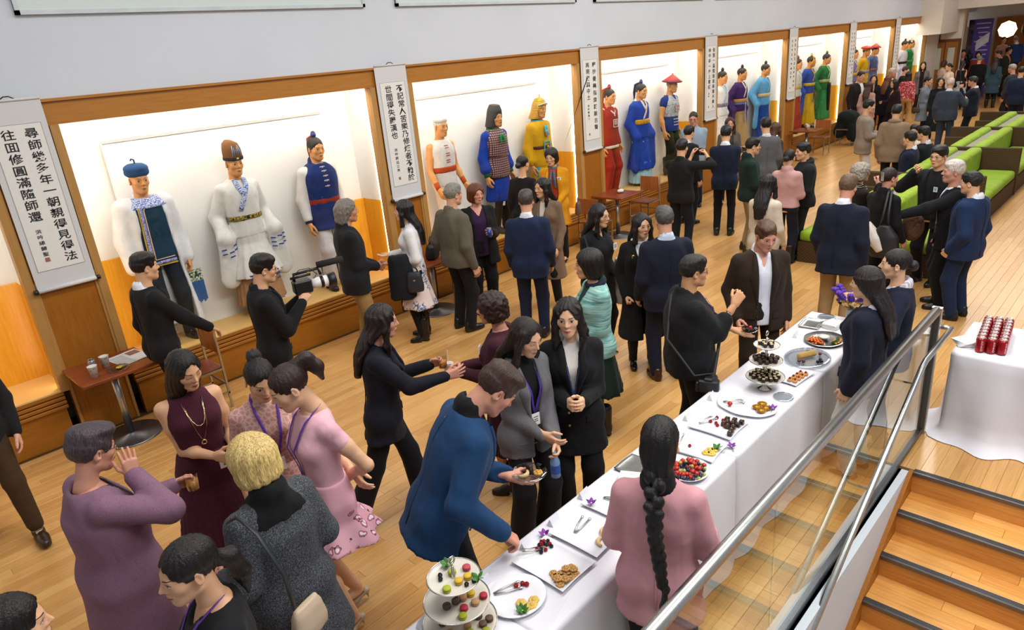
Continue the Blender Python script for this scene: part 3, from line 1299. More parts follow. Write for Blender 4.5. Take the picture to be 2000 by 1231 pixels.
        if V or ow or slit:
            vz, vw = V if V else (.84, .05)
            vz = (vz - .515) * H
            tz = (.845 - .515) * H

            def cutf(X, Y, Z):
                a, b, e = X - o[0], Y - o[1], Z - o[2]
                x = Rt[0, 0] * a + Rt[1, 0] * b + Rt[2, 0] * e
                y = Rt[0, 1] * a + Rt[1, 1] * b + Rt[2, 1] * e
                z = Rt[0, 2] * a + Rt[1, 2] * b + Rt[2, 2] * e
                w = np.interp(z, [-H, vz, tz], [ow + slit, ow, vw])
                w = np.where((z < vz) & (ow <= 0) & (slit <= 0), -1, w)
                xx = x
                if cross:
                    xx = x + (tz - z) * .0
                return -np.maximum(np.abs(xx) - w, .015 - y)
            F.cut(cutf, .004)
        if lap is not None and V:
            F.cone(P.T((-.05, -.035, .84 * H + P.dz)), P.T((.05, -.035, .84 * H + P.dz)), .017, None, .01)
            for s in (-1, 1):
                F.cone(P.T((s * .05, -.035, .84 * H + P.dz)), P.T((s * .062, .02, .828 * H + P.dz)), .016, .014, .01)
        me = F.mesh(name)
        ob = link(name, me, mat, P.root)
        if lap is not None and V and P.lv < 2:
            P.lapels(ob, mat, V, ow, t)
        return ob

    def lapels(P, ob, mat, V, ow, t):
        """folded lapels and a closing button as pieces of the jacket"""
        n = 12
        for s in (-1, 1):
            Vt = []
            for i in range(n):
                u = i / (n - 1)
                z = .828 + (V[0] + .008 - .828) * u
                xi = (V[1] + (ow - V[1]) * (.828 - z) / (.845 - V[0]) * 1.02) + .004
                w = float(np.interp(u, [0, .26, .3, .34, .4, 1], [.03, .05, .036, .07, .072, .012])) * P.S
                for q in range(4):
                    x = xi + w * q / 3
                    lift = (.012, .017, .016, .009)[q] + (.004 if u < .3 else 0)
                    Vt.append(P.front(s * x, z, lift, t))
                for q in (3, 0):
                    Vt.append(P.front(s * (xi + w * q / 3), z, -.004, t))
            m_ = 6
            Fc = [[i * m_ + k, i * m_ + (k + 1) % m_, (i + 1) * m_ + (k + 1) % m_, (i + 1) * m_ + k] for i in range(n - 1) for k in range(m_)]
            if s > 0:
                Fc = [f[::-1] for f in Fc]
            me = mesh_np('lapel', np.array(Vt), Fc, True)
            link('lapel', me, mat, ob)
        H = P.H
        Rw = np.array(P.rowsz(t))
        sp = []
        for zf in np.linspace(.82, .46, 10):
            z = (zf - .515) * H
            ry, cy = [float(np.interp(z, Rw[:, 0], Rw[:, i])) for i in (2, 3)]
            sp.append(P.o + P.Rt @ np.array([0, cy - ry - .004, z]))
        link('back_seam', MB().tube(sp, .0035, 5).mesh('back_seam', True), mat, ob)
        if P.lv == 0:
            for s in (-1, 1):
                xs = np.linspace(.075, .15, 5) * P.S
                Vt = [P.front(s * x, zf + (.006 if q == 1 else 0), of, t) for x in xs for q, (zf, of) in enumerate(((.535, .004), (.535, .012), (.508, .013), (.508, .004)))]
                Fc = [[i * 4 + k, i * 4 + (k + 1) % 4, (i + 1) * 4 + (k + 1) % 4, (i + 1) * 4 + k] for i in range(4) for k in range(4)] + [[0, 1, 2, 3], [16, 17, 18, 19]]
                link('pocket_flap', mesh_np('pocket_flap', np.array(Vt), Fc, False), mat, ob)
            for dz in (.0, -.055):
                c = P.front(ow + .012, V[0] - .008 + dz, .007, t)
                link('button', MB().sphere((0, 0, 0), (.0095, .005, .0095), 8, 5).mesh('button', True), plain('#1a1614', .35), ob, tuple(c))

    def inner(P, mat, name='shirt', t=.0095, collar=.012, V=None, hem=.5, neck=.05):
        return P.top(name, mat, 0, hem, t, 0, V, 0, collar, None, .001, neck=neck, vox=P.lod['top'] * (1.2 if V else 1.5), yoke=False)

    def trousers(P, mat, t=.012, flare=0.0, wide=1.0, crop=0.0, wr=.005, name='trousers', waist=.61):
        H, S, j = P.H, P.S, P.j
        pts = np.array([j[k] for k in ('hipL', 'hipR', 'KL', 'KR', 'AL', 'AR')] + [P.T((0, 0, waist * H + P.dz))])
        F = Field(pts.min(0) - .2, pts.max(0) + .16, P.lod['bot'])
        rw = [r for r in P.rowsz(t * .6, .49) if r[0] <= (waist - .515) * H]
        F.rows(rw, 0, P.Rt, P.o)
        gg = (1 + (P.g - 1) * .7) * wide
        for nm in 'LR':
            hip, kn, an = j['hip' + nm], j['K' + nm], j['A' + nm]
            F.ell(hip + np.array([0, -.016, 0]), np.array([.084, .092, .09]) * S * gg / wide, .04)
            F.cone(hip, kn, .078 * S * gg / wide + t * .5, .062 * S * gg + t * .5, .03)
            end = an + (kn - an) * crop + np.array([0, 0, -.012])
            F.cone(kn, end, .062 * S * gg + t * .5, .05 * S * gg + t * .5 + flare, .03)
        if wr:
            F.wrinkle(wr, 15, int(H * 1000) % 91)
        zmin = min(j['AL'][2], j['AR'][2]) - .065
        F.cut(lambda X, Y, Z: zmin - Z)
        return link(name, F.mesh(name), mat, P.root)

    def skirt(P, mat, hem=.3, waist=.6, flare=.25, t=.02, pleat=(14, .0, .05, 0), name='skirt', n=2.1, wr=.002, rows=None, vox=None):
        H = P.H
        R = [r for r in P.rowsz(t, .46) if r[0] <= (waist - .515) * H]
        b = R[0]
        dz = b[0] - (hem - .515) * H
        R.insert(0, [(hem - .515) * H, b[1] + flare * dz, b[2] + flare * dz * 1.1, b[3]])
        if rows:
            R = rows
        A = np.array(R)
        rx = A[:, 1].max() * 1.2
        ry = A[:, 2].max() * 1.25
        z0, z1 = P.hipz + A[:, 0].min(), P.hipz + A[:, 0].max()
        F = Field((-rx, -ry, z0), (rx, ry, z1 + .05), vox or P.lod['bot'] * .9)
        F.rows(R, 0, None, P.o, n, pleat)
        if wr:
            F.wrinkle(wr, 12, 5)
        return link(name, F.mesh(name), mat, P.root)

    def shoes(P, kind, col, rough=.35, metal=0.0, toe=8):
        me = shoe_mesh(kind, P.lod['shoe'])
        for s, nm in ((-1, 'L'), (1, 'R')):
            a = P.j['A' + nm]
            sc = P.S * (1.0 if P.sex == 'm' else .9)
            R = rotm('z', -s * toe)
            A = m4(R, (a[0], a[1] - .0, 0 if kind == 'heel' else a[2] - .052 * P.H), sc)
            link('boot' if kind == 'boot' else 'shoe', me, plain(col, rough, metal), P.root, M4=A)
        return P

    # ------------------------------------------------------------ worn things
    def glasses(P, col='#1c1a1a'):
        mb = MB()
        F = head_field(P.sex, LODS[0]['head'])[0]
        for s in (-1, 1):
            a = np.linspace(0, 2 * PI, 14, endpoint=False)
            mb.tube([(s * .032 + .0215 * math.cos(t), .096 - .012 * abs(.032 + .0215 * s * math.cos(t) * s) / .05, .114 + .0165 * math.sin(t)) for t in a], .0016, 5, True)
            mb.tube([(s * .053, .085, .118), (s * .074, .03, .118), (s * .078, -.012, .116)], .0016, 5)
        mb.tube([(-.011, .098, .119), (0, .101, .121), (.011, .098, .119)], .0015, 5)
        o = link('glasses', mb.mesh('glasses', True), plain(col, .3), P.root, M4=P.hm)
        return o

    def lanyard(P, col='#4a2a8c', z=.64, badge=True, t=.02, w=.009):
        H = P.H
        zs = np.linspace(.815, z, 8)
        for s in (-1, 1):
            pts = [P.T((s * .05, -.045, .85 * H + P.dz)), P.T((s * .064, -.005, .842 * H + P.dz))]
            for i, zz in enumerate(zs):
                u = i / 7
                pts.append(P.front(s * (.062 * (1 - u) + .004), zz, .008, t))
            link('lanyard', MB().tube(pts, w, 6, flat=(P.Rt[:, 1], .18)).mesh('lanyard', True), plain(col, .6), P.root)
        if badge:
            P.badge(0, z - .03, t)

    def badge(P, x, z, t=.02, w=.06, hgt=.085, col='#f2f1ee'):
        c = P.front(x, z, .014, t)
        A = m4(P.Rt, c)
        o = link('name_badge', MB().box(-w / 2, w / 2, -.002, .002, -hgt / 2, hgt / 2).mesh('name_badge'), plain(col, .4), P.root, M4=A)
        mb = MB()
        for q, wd in ((.2, .6), (.0, .45), (-.15, .5)):
            mb.box(-w * wd / 2, w * wd / 2, .0021, .0026, hgt * q - .003, hgt * q + .003)
        ln = link('badge_print', mb.mesh('badge_print'), plain('#5a5a60', .5), o)
        return o

    def scarf(P, mat, r=.03, tail=0.0, name='scarf', t=.02):
        H = P.H
        F = Field(P.T((-.16, -.16, .7 * H + P.dz - tail)) - .03, P.T((.16, .2, .88 * H + P.dz)) + .03, P.lod['top'] * .8)
        a = np.linspace(0, 2 * PI, 13)
        pts = [P.T((.073 * math.sin(q), -.02 + .068 * math.cos(q), .838 * H + P.dz - .02 * math.cos(q))) for q in a]
        F.chain(pts, [r] * 13, .01)
        if tail:
            for s in (-1, 1):
                F.chain([P.front(s * .02, .81, .01, t), P.front(s * .035, .81 - tail * .5 / H, .014, t), P.front(s * .04, .81 - tail / H, .012, t)], [r, r * 1.25, r * 1.1], .01, (P.Rt[:, 1], 2.2))
        F.wrinkle(.003, 30, 3)
        return link(name, F.mesh(name), mat, P.root)

    def strap(P, mat, pts, w=.012, name='bag_strap'):
        return link(name, MB().tube(pts, w, 6, flat=((0, 0, 1), .5)).mesh(name, True), mat, P.root)

    def tagp(P, label, cat='person', group=None):
        tag(P.root, label, cat, group)
        return P

    def world(P, p):
        a = P.root.rotation_euler[2]
        c, s = math.cos(a), math.sin(a)
        l = P.root.location
        return np.array([l[0] + c * p[0] - s * p[1], l[1] + s * p[0] + c * p[1], l[2] + p[2]])


for _k in ('f', 'm'):
    for _l in LODS:
        head_field(_k, _l['head'])
for _k in HANDS:
    for _l in LODS:
        hand_template(_k, _l['hand'])

# ---------------------------------------------------------------- brush characters of the scrolls, made once
TXT = {1: ('尋師幾多年一朝親得見得法', '往囬修圓滿隨師還', '洪吟緣歸聖果'), 2: ('不記常人苦樂乃修煉者不執於', '世間得失羅漢也', '洪吟跳出三界'),
       3: ('輕抄曼舞指旋鼓敲古聲', '再現復興中土', '洪吟新曲八'), 4: ('俗聖一溪間進退兩重天欲入', '林中寺一步上雲煙', '洪吟')}
glyphs = {}


def _make_glyphs(chars):
    objs = []
    for ch in chars:
        c = bpy.data.curves.new('glyph', 'FONT')
        c.body = ch
        c.size = 1.0
        c.align_x = 'CENTER'
        c.align_y = 'CENTER'
        c.resolution_u = 1
        c.offset = .012
        o = bpy.data.objects.new('glyph', c)
        COL.objects.link(o)
        objs.append((ch, o))
    bpy.context.view_layer.update()
    dg = bpy.context.evaluated_depsgraph_get()
    for ch, o in objs:
        glyphs[ch] = bpy.data.meshes.new_from_object(o.evaluated_get(dg))
    for ch, o in objs:
        bpy.data.objects.remove(o)


def glyph(ch):
    return glyphs[ch]


_make_glyphs(sorted(set(''.join(x for v in TXT.values() for x in v)) | {'卒', 'Coca-Cola'}))

# ---------------------------------------------------------------- surface materials
def _plank_fn(c0, c1, c2, along=(0.6, 12, 12)):
    def f(t):
        g = t.n('ShaderNodeNewGeometry')
        isl = g.outputs['Random Per Island']
        oi = t.n('ShaderNodeObjectInfo')
        r = t.math('FRACT', t.math('ADD', isl, t.math('MULTIPLY', oi.outputs['Random'], 7.31)))
        pos = t.n('ShaderNodeVectorMath', operation='ADD')
        t.l(g.outputs['Position'], pos.inputs[0])
        cmb = t.n('ShaderNodeCombineXYZ')
        t.l(t.math('MULTIPLY', r, 31.0), cmb.inputs[0])
        t.l(cmb.outputs[0], pos.inputs[1])
        mp = t.n('ShaderNodeMapping')
        mp.inputs['Scale'].default_value = along
        t.l(pos.outputs[0], mp.inputs[0])
        st = t.noise(mp.outputs[0], 5.5, 4, 0.65, 0.15)
        v = t.math('ADD', t.math('MULTIPLY', st, 0.7), t.math('MULTIPLY', r, 0.3))
        t.base(t.ramp(v, [(0.22, c0), (0.5, c1), (0.8, c2)]))
        t.bump(st, 0.04, 0.003)
        t.b.inputs['Coat Weight'].default_value = 0.12
        t.b.inputs['Coat Roughness'].default_value = 0.2
    return f


MAT_PLANK = M('bamboo_floor', '#d0a870', 0.29, 0, 0.4, _plank_fn('#b07e42', '#c69557', '#d6aa6c'))
MAT_TREAD = M('stair_wood', '#c98d49', 0.33, 0, 0.4, _plank_fn('#b87632', '#d6964c', '#e8b36c', (12, 0.6, 12)))


def _wood(name, a, b, rough=.42, along=(10, 10, 0.7), spec=.4):
    def f(t):
        c = t.coord(along)
        st = t.noise(c, 5, 5, 0.6, 0.3)
        t.base(t.ramp(st, [(0.3, a), (0.7, b)]))
        t.bump(st, 0.05, 0.004)
    return M(name, a, rough, 0, spec, f)


MAT_WOOD = _wood('panel_wood', '#935710', '#a5681c')
MAT_TRIM = _wood('trim_wood', '#a97c40', '#b98c50')
MAT_BASE = _wood('base_wood', '#985c14', '#a86c20', along=(0.7, 10, 10))
MAT_HEAD = _wood('header_wood', '#a46a24', '#b47a32', along=(0.7, 10, 10))
MAT_INNER = _wood('case_wood', '#dc9a20', '#e8ac38', .3)
MAT_PLAT = _wood('platform_wood', '#d9ac63', '#e4bb78', along=(0.7, 10, 10))
MAT_REDWOOD = _wood('cherry_wood', '#6f3216', '#8a431f', .3, (0.9, 9, 9))


def _paint(name, c, v=.03):
    def f(t):
        k = t.coord()
        t.base(t.mix(t.noise(k, 1.3, 3), shade(c, 1 - v), shade(c, 1 + v)))
        t.bump(t.noise(k, 180, 2), .04, .002)
    return M(name, c, .8, 0, .2, f)


MAT_WALL = _paint('white_paint', '#ced4dc')
MAT_WARMWALL = _paint('warm_white_paint', '#d9d2c8')
MAT_CASE = _paint('case_white', '#e9e9e9', .015)
MAT_STEEL = metal_mat('#bfbfbd', .3)
MAT_DARKSTEEL = metal_mat('#77777a', .4)
MAT_GLASS = glass_mat('clear_glass', '#f4faf8', 1.7, .03)
MAT_CASEGLASS = glass_mat('case_glass', '#fcfdfc', .55, .0)


def S(o):
    o['kind'] = 'structure'
    return o


# ---------------------------------------------------------------- floor: subfloor and single planks
WELL_X, WELL_Y = 5.12, 1.1        # the stair opening lies at x < WELL_X, y < WELL_Y
fl = MB()
fl.box(-1.5, 38, WELL_Y, 8.2, -.3, -.006)
fl.box(WELL_X, 38, -6, WELL_Y, -.3, -.006)
floor = S(fl.build('floor', plain('#5a3f22', .8)))
PW = .095
LENS = (1.05, 1.35, 1.65, 1.95)
_pm = {}
for L in LENS:
    m_ = MB()
    l, w, b = L / 2 - .0006, PW / 2 - .0006, .0012
    V = [(-l, -w, -.006), (l, -w, -.006), (l, w, -.006), (-l, w, -.006), (-l, -w, -b), (l, -w, -b), (l, w, -b), (-l, w, -b),
         (-l + b, -w + b, 0), (l - b, -w + b, 0), (l - b, w - b, 0), (-l + b, w - b, 0)]
    Fq = [[8, 9, 10, 11]] + [[i, (i + 1) % 4, 4 + (i + 1) % 4, 4 + i] for i in range(4)] + [[4 + i, 4 + (i + 1) % 4, 8 + (i + 1) % 4, 8 + i] for i in range(4)]
    m_.add(V, Fq)
    _pm[L] = (m_.mesh('plank'), V, Fq)
    _pm[L][0].materials.append(MAT_PLANK)
planks = []
y = -5.9
rg = random.Random(3)
while y < 7.42:
    x = (-1.4 if y - PW / 2 > WELL_Y else WELL_X + .03) - (rg.random() * .9 if y - PW / 2 > WELL_Y else 0)
    while x < 36.5:
        L = rg.choice(LENS)
        if y + PW / 2 < 7.44:
            planks.append((x + L / 2, y, L))
        x += L
    y += PW
Rc = np.array(CAM.rotation_euler.to_matrix())


def seen_size(p):
    v = (np.array([p[0], p[1], 0]) - np.array([0, 0, 3.2])) @ Rc
    d = -v[2]
    if d < .3:
        return 0
    u, w = v[0] / d * 1344, v[1] / d * 1344
    if abs(u) > 1010 or abs(w) > 630:
        return 0
    return p[2] / d ** 2


planks.sort(key=seen_size, reverse=True)
for x, y, L in planks[:300]:
    o = bpy.data.objects.new('plank', _pm[L][0])
    COL.objects.link(o)
    o.parent = floor
    o.location = (x, y, 0)
rest = planks[300:]
Vs, Fs, n_ = [], [], 0
for x, y, L in rest:
    Vs.append(np.array(_pm[L][1]) + np.array([x, y, 0]))
    Fs.append(np.array(_pm[L][2]) + n_)
    n_ += 12
o = link('planks_beyond', mesh_np('planks_beyond', np.concatenate(Vs), np.concatenate(Fs), False), MAT_PLANK, floor)
o['kind'] = 'stuff'

# ---------------------------------------------------------------- stair down from the hall floor
RUN, RISE = .32, .172
N_STEP = 13
st = S(empty('stairs', (WELL_X, 0, 0)))
tag(st, 'bamboo stair with metal nosings descending beside the glass railing', 'stairs')
y0s, y1s = -1.6, 1.02
for i in range(N_STEP + 1):
    z = -i * RISE
    xe = -i * RUN
    if i > 0:
        td = MB().box(xe, xe + RUN + .02, y0s, y1s, z - .05, z - .004).build('tread', plain('#7a4d22', .7), st)
        for r in range(3):
            yy = y0s
            k = 0
            while yy < y1s - .01:
                L = min(y1s - yy, (.9, 1.3, .75, 1.1)[(i * 2 + r + k) % 4])
                MB().box(xe + r * RUN / 3 + .0008, xe + (r + 1) * RUN / 3 - .0008, yy + .0008, yy + L - .0008, z - .004, z, .0015).build('plank', MAT_TREAD, td)
                yy += L
                k += 1
    MB().box(xe - .004, xe + .016, y0s, y1s, z - RISE, z - .004).build('riser', MAT_TREAD, st)
    ns = MB().box(xe - .012, xe + .045, y0s, y1s, z - .012, z + .005, .003)
    ns.box(xe - .0125, xe - .002, y0s, y1s, z - .03, z + .002, .002)
    no = ns.build('nosing', MAT_DARKSTEEL, st)
    for q in range(3):
        MB().box(xe + .004 + q * .013, xe + .009 + q * .013, y0s, y1s, z + .005, z + .0068).build('grip_rib', plain('#3c3a38', .6), no)
# closed side of the stair: wooden stringer against the white well wall
pts = [(.25, .0)]
for i in range(N_STEP + 1):
    pts += [(-i * RUN - .03, -i * RISE + .03), (-i * RUN - .03, -(i + 1) * RISE + .03)]
sb = MB()
poly = [(.02, .0), (-.04, 0.0)] + [(-N_STEP * RUN - .04, -N_STEP * RISE + .0), (-N_STEP * RUN - .04, -N_STEP * RISE - .6), (.02, -.6)]
n = len(poly)
V = [(x, yy, z) for yy in (1.02, 1.05) for x, z in poly]
sb.add(V, [list(range(n)), list(range(n, 2 * n))[::-1]] + [[i, n + i, n + (i + 1) % n, (i + 1) % n] for i in range(n)])
sb.build('stringer', MAT_WOOD, st)
S(MB().box(-1.5, WELL_X, 1.05, WELL_Y + .02, -3, -.006).build('wall_well', MAT_WALL))
S(MB().box(-1.5, WELL_X, -1.7, -1.6, -3, 0).build('wall_well_far', MAT_WALL))
S(MB().box(-1.5, 6, -6, 1.1, -3.1, -2.4).build('floor_lower', MAT_PLANK))

# ---------------------------------------------------------------- display wall
FY = 7.4
BAYS = [(1.84 + 4.085 * (k - 1), 1.84 + 4.085 * (k - 1) + 3.42) for k in range(0, 8)]
BAYS[7] = (26.35, 29.4)
XEND = 29.7
up = MB().box(-2.6, 38, FY + .03, FY + .3, 3.15, 7.2)
wl = S(up.build('wall_left', MAT_WALL))
S(MB().box(-2.6, XEND, FY - .0, FY + .12, 2.95, 3.15).build('trim_1', MAT_HEAD))
S(MB().box(-2.6, XEND, FY - .03, FY + .05, 3.15, 3.175).build('trim_2', MAT_HEAD))
S(MB().box(-2.6, XEND, FY + .62, FY + .7, 0, 3.2).build('wall_case_back', MAT_CASE))
S(MB().box(-2.6, XEND, FY + .125, FY + .615, 3.02, 3.1).build('ceiling_case', MAT_CASE))


def _emit(name, c, s):
    m = bpy.data.materials.new(name)
    m.use_nodes = True
    t = m.node_tree
    t.nodes.remove(t.nodes['Principled BSDF'])
    e = t.nodes.new('ShaderNodeEmission')
    e.inputs[0].default_value = lin(c)
    e.inputs[1].default_value = s
    t.links.new(e.outputs[0], t.nodes['Material Output'].inputs[0])
    return m


MAT_TUBE = _emit('warm_tube', '#fff3e2', 30.0)
MAT_TUBE2 = _emit('warm_tube_low', '#ffecd0', 16.0)
ORD = ['first', 'second', 'third', 'fourth', 'fifth', 'sixth', 'seventh', 'eighth']
for k, (a, b) in enumerate(BAYS):
    root = S(empty('wall_case_%d' % k, (a, FY, 0)))
    w = b - a
    B_ = lambda nm, m, *r, bev=0: MB().box(*r, bev).build(nm, m, root)
    # base with three fluted ledges
    B_('base_panel', MAT_BASE, 0 - .0, w + .0, 0, .08, 0, .36)
    for q in range(4):
        B_('base_moulding', MAT_BASE, -.02, w + .02, -.012 + .008 * q - .02, .08, .365 + q * .042, .365 + q * .042 + .034, bev=.006)
    B_('platform', MAT_PLAT, -.05, w + .05, -.01, .62, .53, .545)
    # casing strips around the opening
    B_('casing', MAT_TRIM, -.075, .0, -.02, .1, .53, 2.95)
    B_('casing', MAT_TRIM, w, w + .075, -.02, .1, .53, 2.95)
    # side and back linings
    B_('wainscot', MAT_INNER, -.05, w + .05, .585, .618, .545, 1.53)
    for sx in (0, 1):
        x0 = -.07 if sx == 0 else w + .05
        B_('wainscot', MAT_INNER, x0, x0 + .02, .1, .6, .545, 1.53)
        B_('side_lining', MAT_CASE, x0, x0 + .018, .1, .62, 1.53, 3.02)
    if k > 0:
        B_('back_panel', MAT_CASE, .46, w - .42, .53, .585, .545, 2.72)
        B_('panel_rail', plain('#a9a9ac', .5), .46, w - .42, .518, .53, 2.695, 2.725)
    # lamps
    B_('lamp_tube', MAT_TUBE, .05, w - .05, .14, .2, 2.975, 3.012)
    for sx in (-.045, w + .025):
        B_('lamp_tube', MAT_TUBE2, sx, sx + .02, .13, .15, .58, 2.9)
    # glass
    B_('glass_pane', MAT_CASEGLASS, .0, w, .02, .024, .545, 2.95)
    tag(root, '%s lit display case of the wall counted from the left edge' % ORD[k])
    root.pop('category', None)
# pillars between the cases
for k in range(8):
    a = BAYS[k - 1][1] if k > 0 else BAYS[0][0] - .66
    b = BAYS[k][0]
    p = S(empty('wall_pillar_%d' % k, (a, FY, 0)))
    MB().box(.075, b - a - .075, .0, .1, 0, 2.95).build('pillar_panel', MAT_WOOD, p)
    MB().box(.075, .1, -.012, .0, 0, 1.6).build('pillar_edge', MAT_TRIM, p)
    MB().box(b - a - .1, b - a - .075, -.012, .0, 0, 1.6).build('pillar_edge', MAT_TRIM, p)
    tag(p, 'wooden pillar between two lit display cases')
# clerestory windows high in the white wall
for k, (a, b) in enumerate(((-2.3, 1.3), (1.78, 5.38), (5.85, 9.44), (9.92, 13.5), (14.0, 17.6))):
    wn = S(empty('window_%d' % (k + 1), (a, FY, 3.86)))
    w = b - a
    MB().box(0, w, .005, .02, 0, 1.6).build('pane', M('frosted_pane', '#cfdad8', .25, 0, .5), wn)
    for r in ((0, w, 0, .035), (0, w, 1.57, 1.6), (0, .035, 0, 1.6), (w - .035, w, 0, 1.6)):
        MB().box(r[0], r[1], -.01, .03, r[2], r[3]).build('window_frame', plain('#c3ccd0', .5), wn)

# ---------------------------------------------------------------- far end of the hall
S(MB().box(36.5, 36.8, -6, 9, -.1, 7.2).build('wall_far', MAT_WARMWALL))
S(MB().box(28.6, 31.0, 6.75, 7.5, 2.55, 7.2).build('wall_bulkhead', MAT_WARMWALL))
S(MB().box(29.5, 36.5, 7.35, 7.5, 0, 2.6).build('wall_return', MAT_WARMWALL))
S(MB().box(31.0, 31.3, 6.62, 7.3, 0, 3.3).build('wall_nib', MAT_WARMWALL))
S(MB().box(32.6, 33.2, 6.95, 7.35, 0, 3.25).build('wall_column', _paint('grey_paint', '#b9aca0')))
S(MB().box(30.5, 36.5, 0, 7.4, 3.3, 3.6).build('wall_soffit', MAT_WARMWALL))
S(MB().box(36.3, 36.5, -5, 6.55, 0, 2.85).build('wall_wood', MAT_WOOD))
dr = S(empty('door_1', (31.0, 6.0, 0)))
MB().box(-.02, .06, .62, 1.56, 0, 2.3).build('door_frame', _wood('door_wood', '#5d3410', '#73431a'), dr)
for yy in (.68, 1.12):
    lf = MB().box(-.05, -.02, yy, yy + .4, .05, 2.2).build('door_leaf', _wood('door_leaf_wood', '#8a5418', '#9a6424'), dr)
    MB().box(-.056, -.05, yy + .09, yy + .31, 1.25, 2.0).build('pane', M('door_glass', '#b9bcae', .15), lf)
    MB().tube([(-.07, yy + .05, 1.0), (-.07, yy + .05, 1.3)], .012, 6).build('door_handle', MAT_STEEL, lf)

# ---------------------------------------------------------------- glass railing round the stair opening
rl = empty('glass_railing', (0, 1.14, 0))
tag(rl, 'glass balustrade with brushed steel handrail between buffet and stair', 'railing')
XR = 5.74
MB().tube([(-.6, 0, 1.075), (XR, 0, 1.075)], .033, 16).build('handrail', MAT_STEEL, rl, True)
MB().box(-.6, XR + .01, -.022, .022, -.03, .05).build('base_shoe', MAT_DARKSTEEL, rl)
ps = MB()
ps.box(XR - .02, XR + .025, -.035, .035, -.0, 1.1)
ps.build('end_post', MAT_STEEL, rl)
MB().box(XR - .028, XR - .02, -.028, .028, 0.05, 1.04).build('post_channel', plain('#4c4a46', .5), rl)
for a, b in ((-.6, 1.05), (1.06, 2.86), (2.868, 4.68), (4.688, XR - .03)):
    MB().box(a, b, -.006, .006, .04, 1.045).build('glass_pane', MAT_GLASS, rl)
# stair handrail on brackets, level at the landing and then falling with the stair
hr = empty('stair_handrail', (0, 1.05, 0))
tag(hr, 'thin steel handrail falling with the stair behind the glass', 'handrail')
sl = RISE / RUN
p0, p1 = np.array([XR + .12, 0, .9]), np.array([5.12, 0, .9])
p2 = np.array([1.2, 0, .9 - (5.12 - 1.2) * sl])
MB().tube([p0, p1 + [.04, 0, 0], p1 - [.04, 0, .04 * sl], p2], .021, 12).build('rail', MAT_STEEL, hr, True)
MB().tube([p0, p0 + [0, .03, 0], p0 + [0, .085, 0]], .02, 10).build('rail_return', MAT_STEEL, hr, True)
for xx in (5.0, 4.2, 3.3, 2.4):
    zz = .9 - max(0, 5.12 - xx) * sl
    MB().tube([(xx, 0, zz - .02), (xx, .02, zz - .06), (xx, .085, zz - .06)], .008, 6).build('bracket', MAT_STEEL, hr, True)

# low stage with the wooden back wall, studio lamp and banner
S(MB().box(33.3, 36.3, -4, 6.4, 0, .45).build('floor_stage', MAT_PLANK))
bn = empty('banner', (33.1, 6.45, 0))
tag(bn, 'tall purple banner with white print at the far end', 'banner')
MB().box(0, .03, -.38, .42, .05, 2.88).build('banner_sheet', plain('#4b3a96', .6), bn)
MB().box(-.004, 0, .24, .42, .3, 2.88).build('photo_strip', M('banner_photo', '#141a3a', .6, 0, .3, lambda t: t.base(t.ramp(t.noise(t.coord(), 3, 3), [(.4, '#0d1440'), (.6, '#5a4a4a')]))), bn)
for i in range(9):
    MB().box(-.005, 0, -.3 + (i % 3) * .03, .18 - (i % 4) * .05, 2.7 - i * .16, 2.73 - i * .16 + .01).build('print_line', plain('#b9b0dc', .6), bn)
MB().box(-.12, .15, -.4, .44, 0, .05, .01).build('banner_base', plain('#8a8a8c', .4, .5), bn)
pp = MB()
pp.add([(-.007, .1, 1.75), (-.007, -.3, 2.05), (-.007, -.3, 2.4), (-.007, .1, 2.1)], [[0, 1, 2, 3]])
pp.build('white_panel', plain('#d8d6e6', .6), bn)
lm = empty('studio_lamp', (34.6, 5.85, .45))
tag(lm, 'glowing octagonal studio softbox on a stand at the far end', 'lamp')
MB().lathe([(.31, 0), (.32, .02), (.31, .03)], 8).xf(m4(rotm('y', -80))).build('softbox_face', _emit('softbox', '#ffd9a0', 6.0), lm, False, loc=(0, 0, 1.95))
MB().lathe([(.08, .0), (.31, .16)], 8, cap=False).xf(m4(rotm('y', -80), (.2, 0, -.03))).build('softbox_shell', plain('#1a1a1c', .6), lm, False, loc=(-.0, 0, 1.95))
MB().tube([(.2, 0, 0), (.2, 0, 1.95)], .015, 8).build('stand_pole', plain('#1a1a1c', .5), lm, True)
for q in range(3):
    a = q * 2.094
    MB().tube([(.2, 0, .35), (.2 + .35 * math.cos(a), .35 * math.sin(a), .01)], .01, 6).build('stand_leg', plain('#1a1a1c', .5), lm, True)
um = empty('photo_umbrella', (34.2, 5.0, .45))
tag(um, 'black studio umbrella light at the far right edge', 'umbrella')
MB().lathe([(.35, 0), (.3, .1), (.18, .17), (.01, .2)], 10, cap=False).xf(m4(rotm('y', -75))).build('umbrella_canopy', plain('#101113', .6), um, True, loc=(0, 0, 1.95))
MB().tube([(.1, 0, 0), (.1, 0, 1.95)], .015, 8).build('stand_pole', plain('#1a1a1c', .5), um, True)

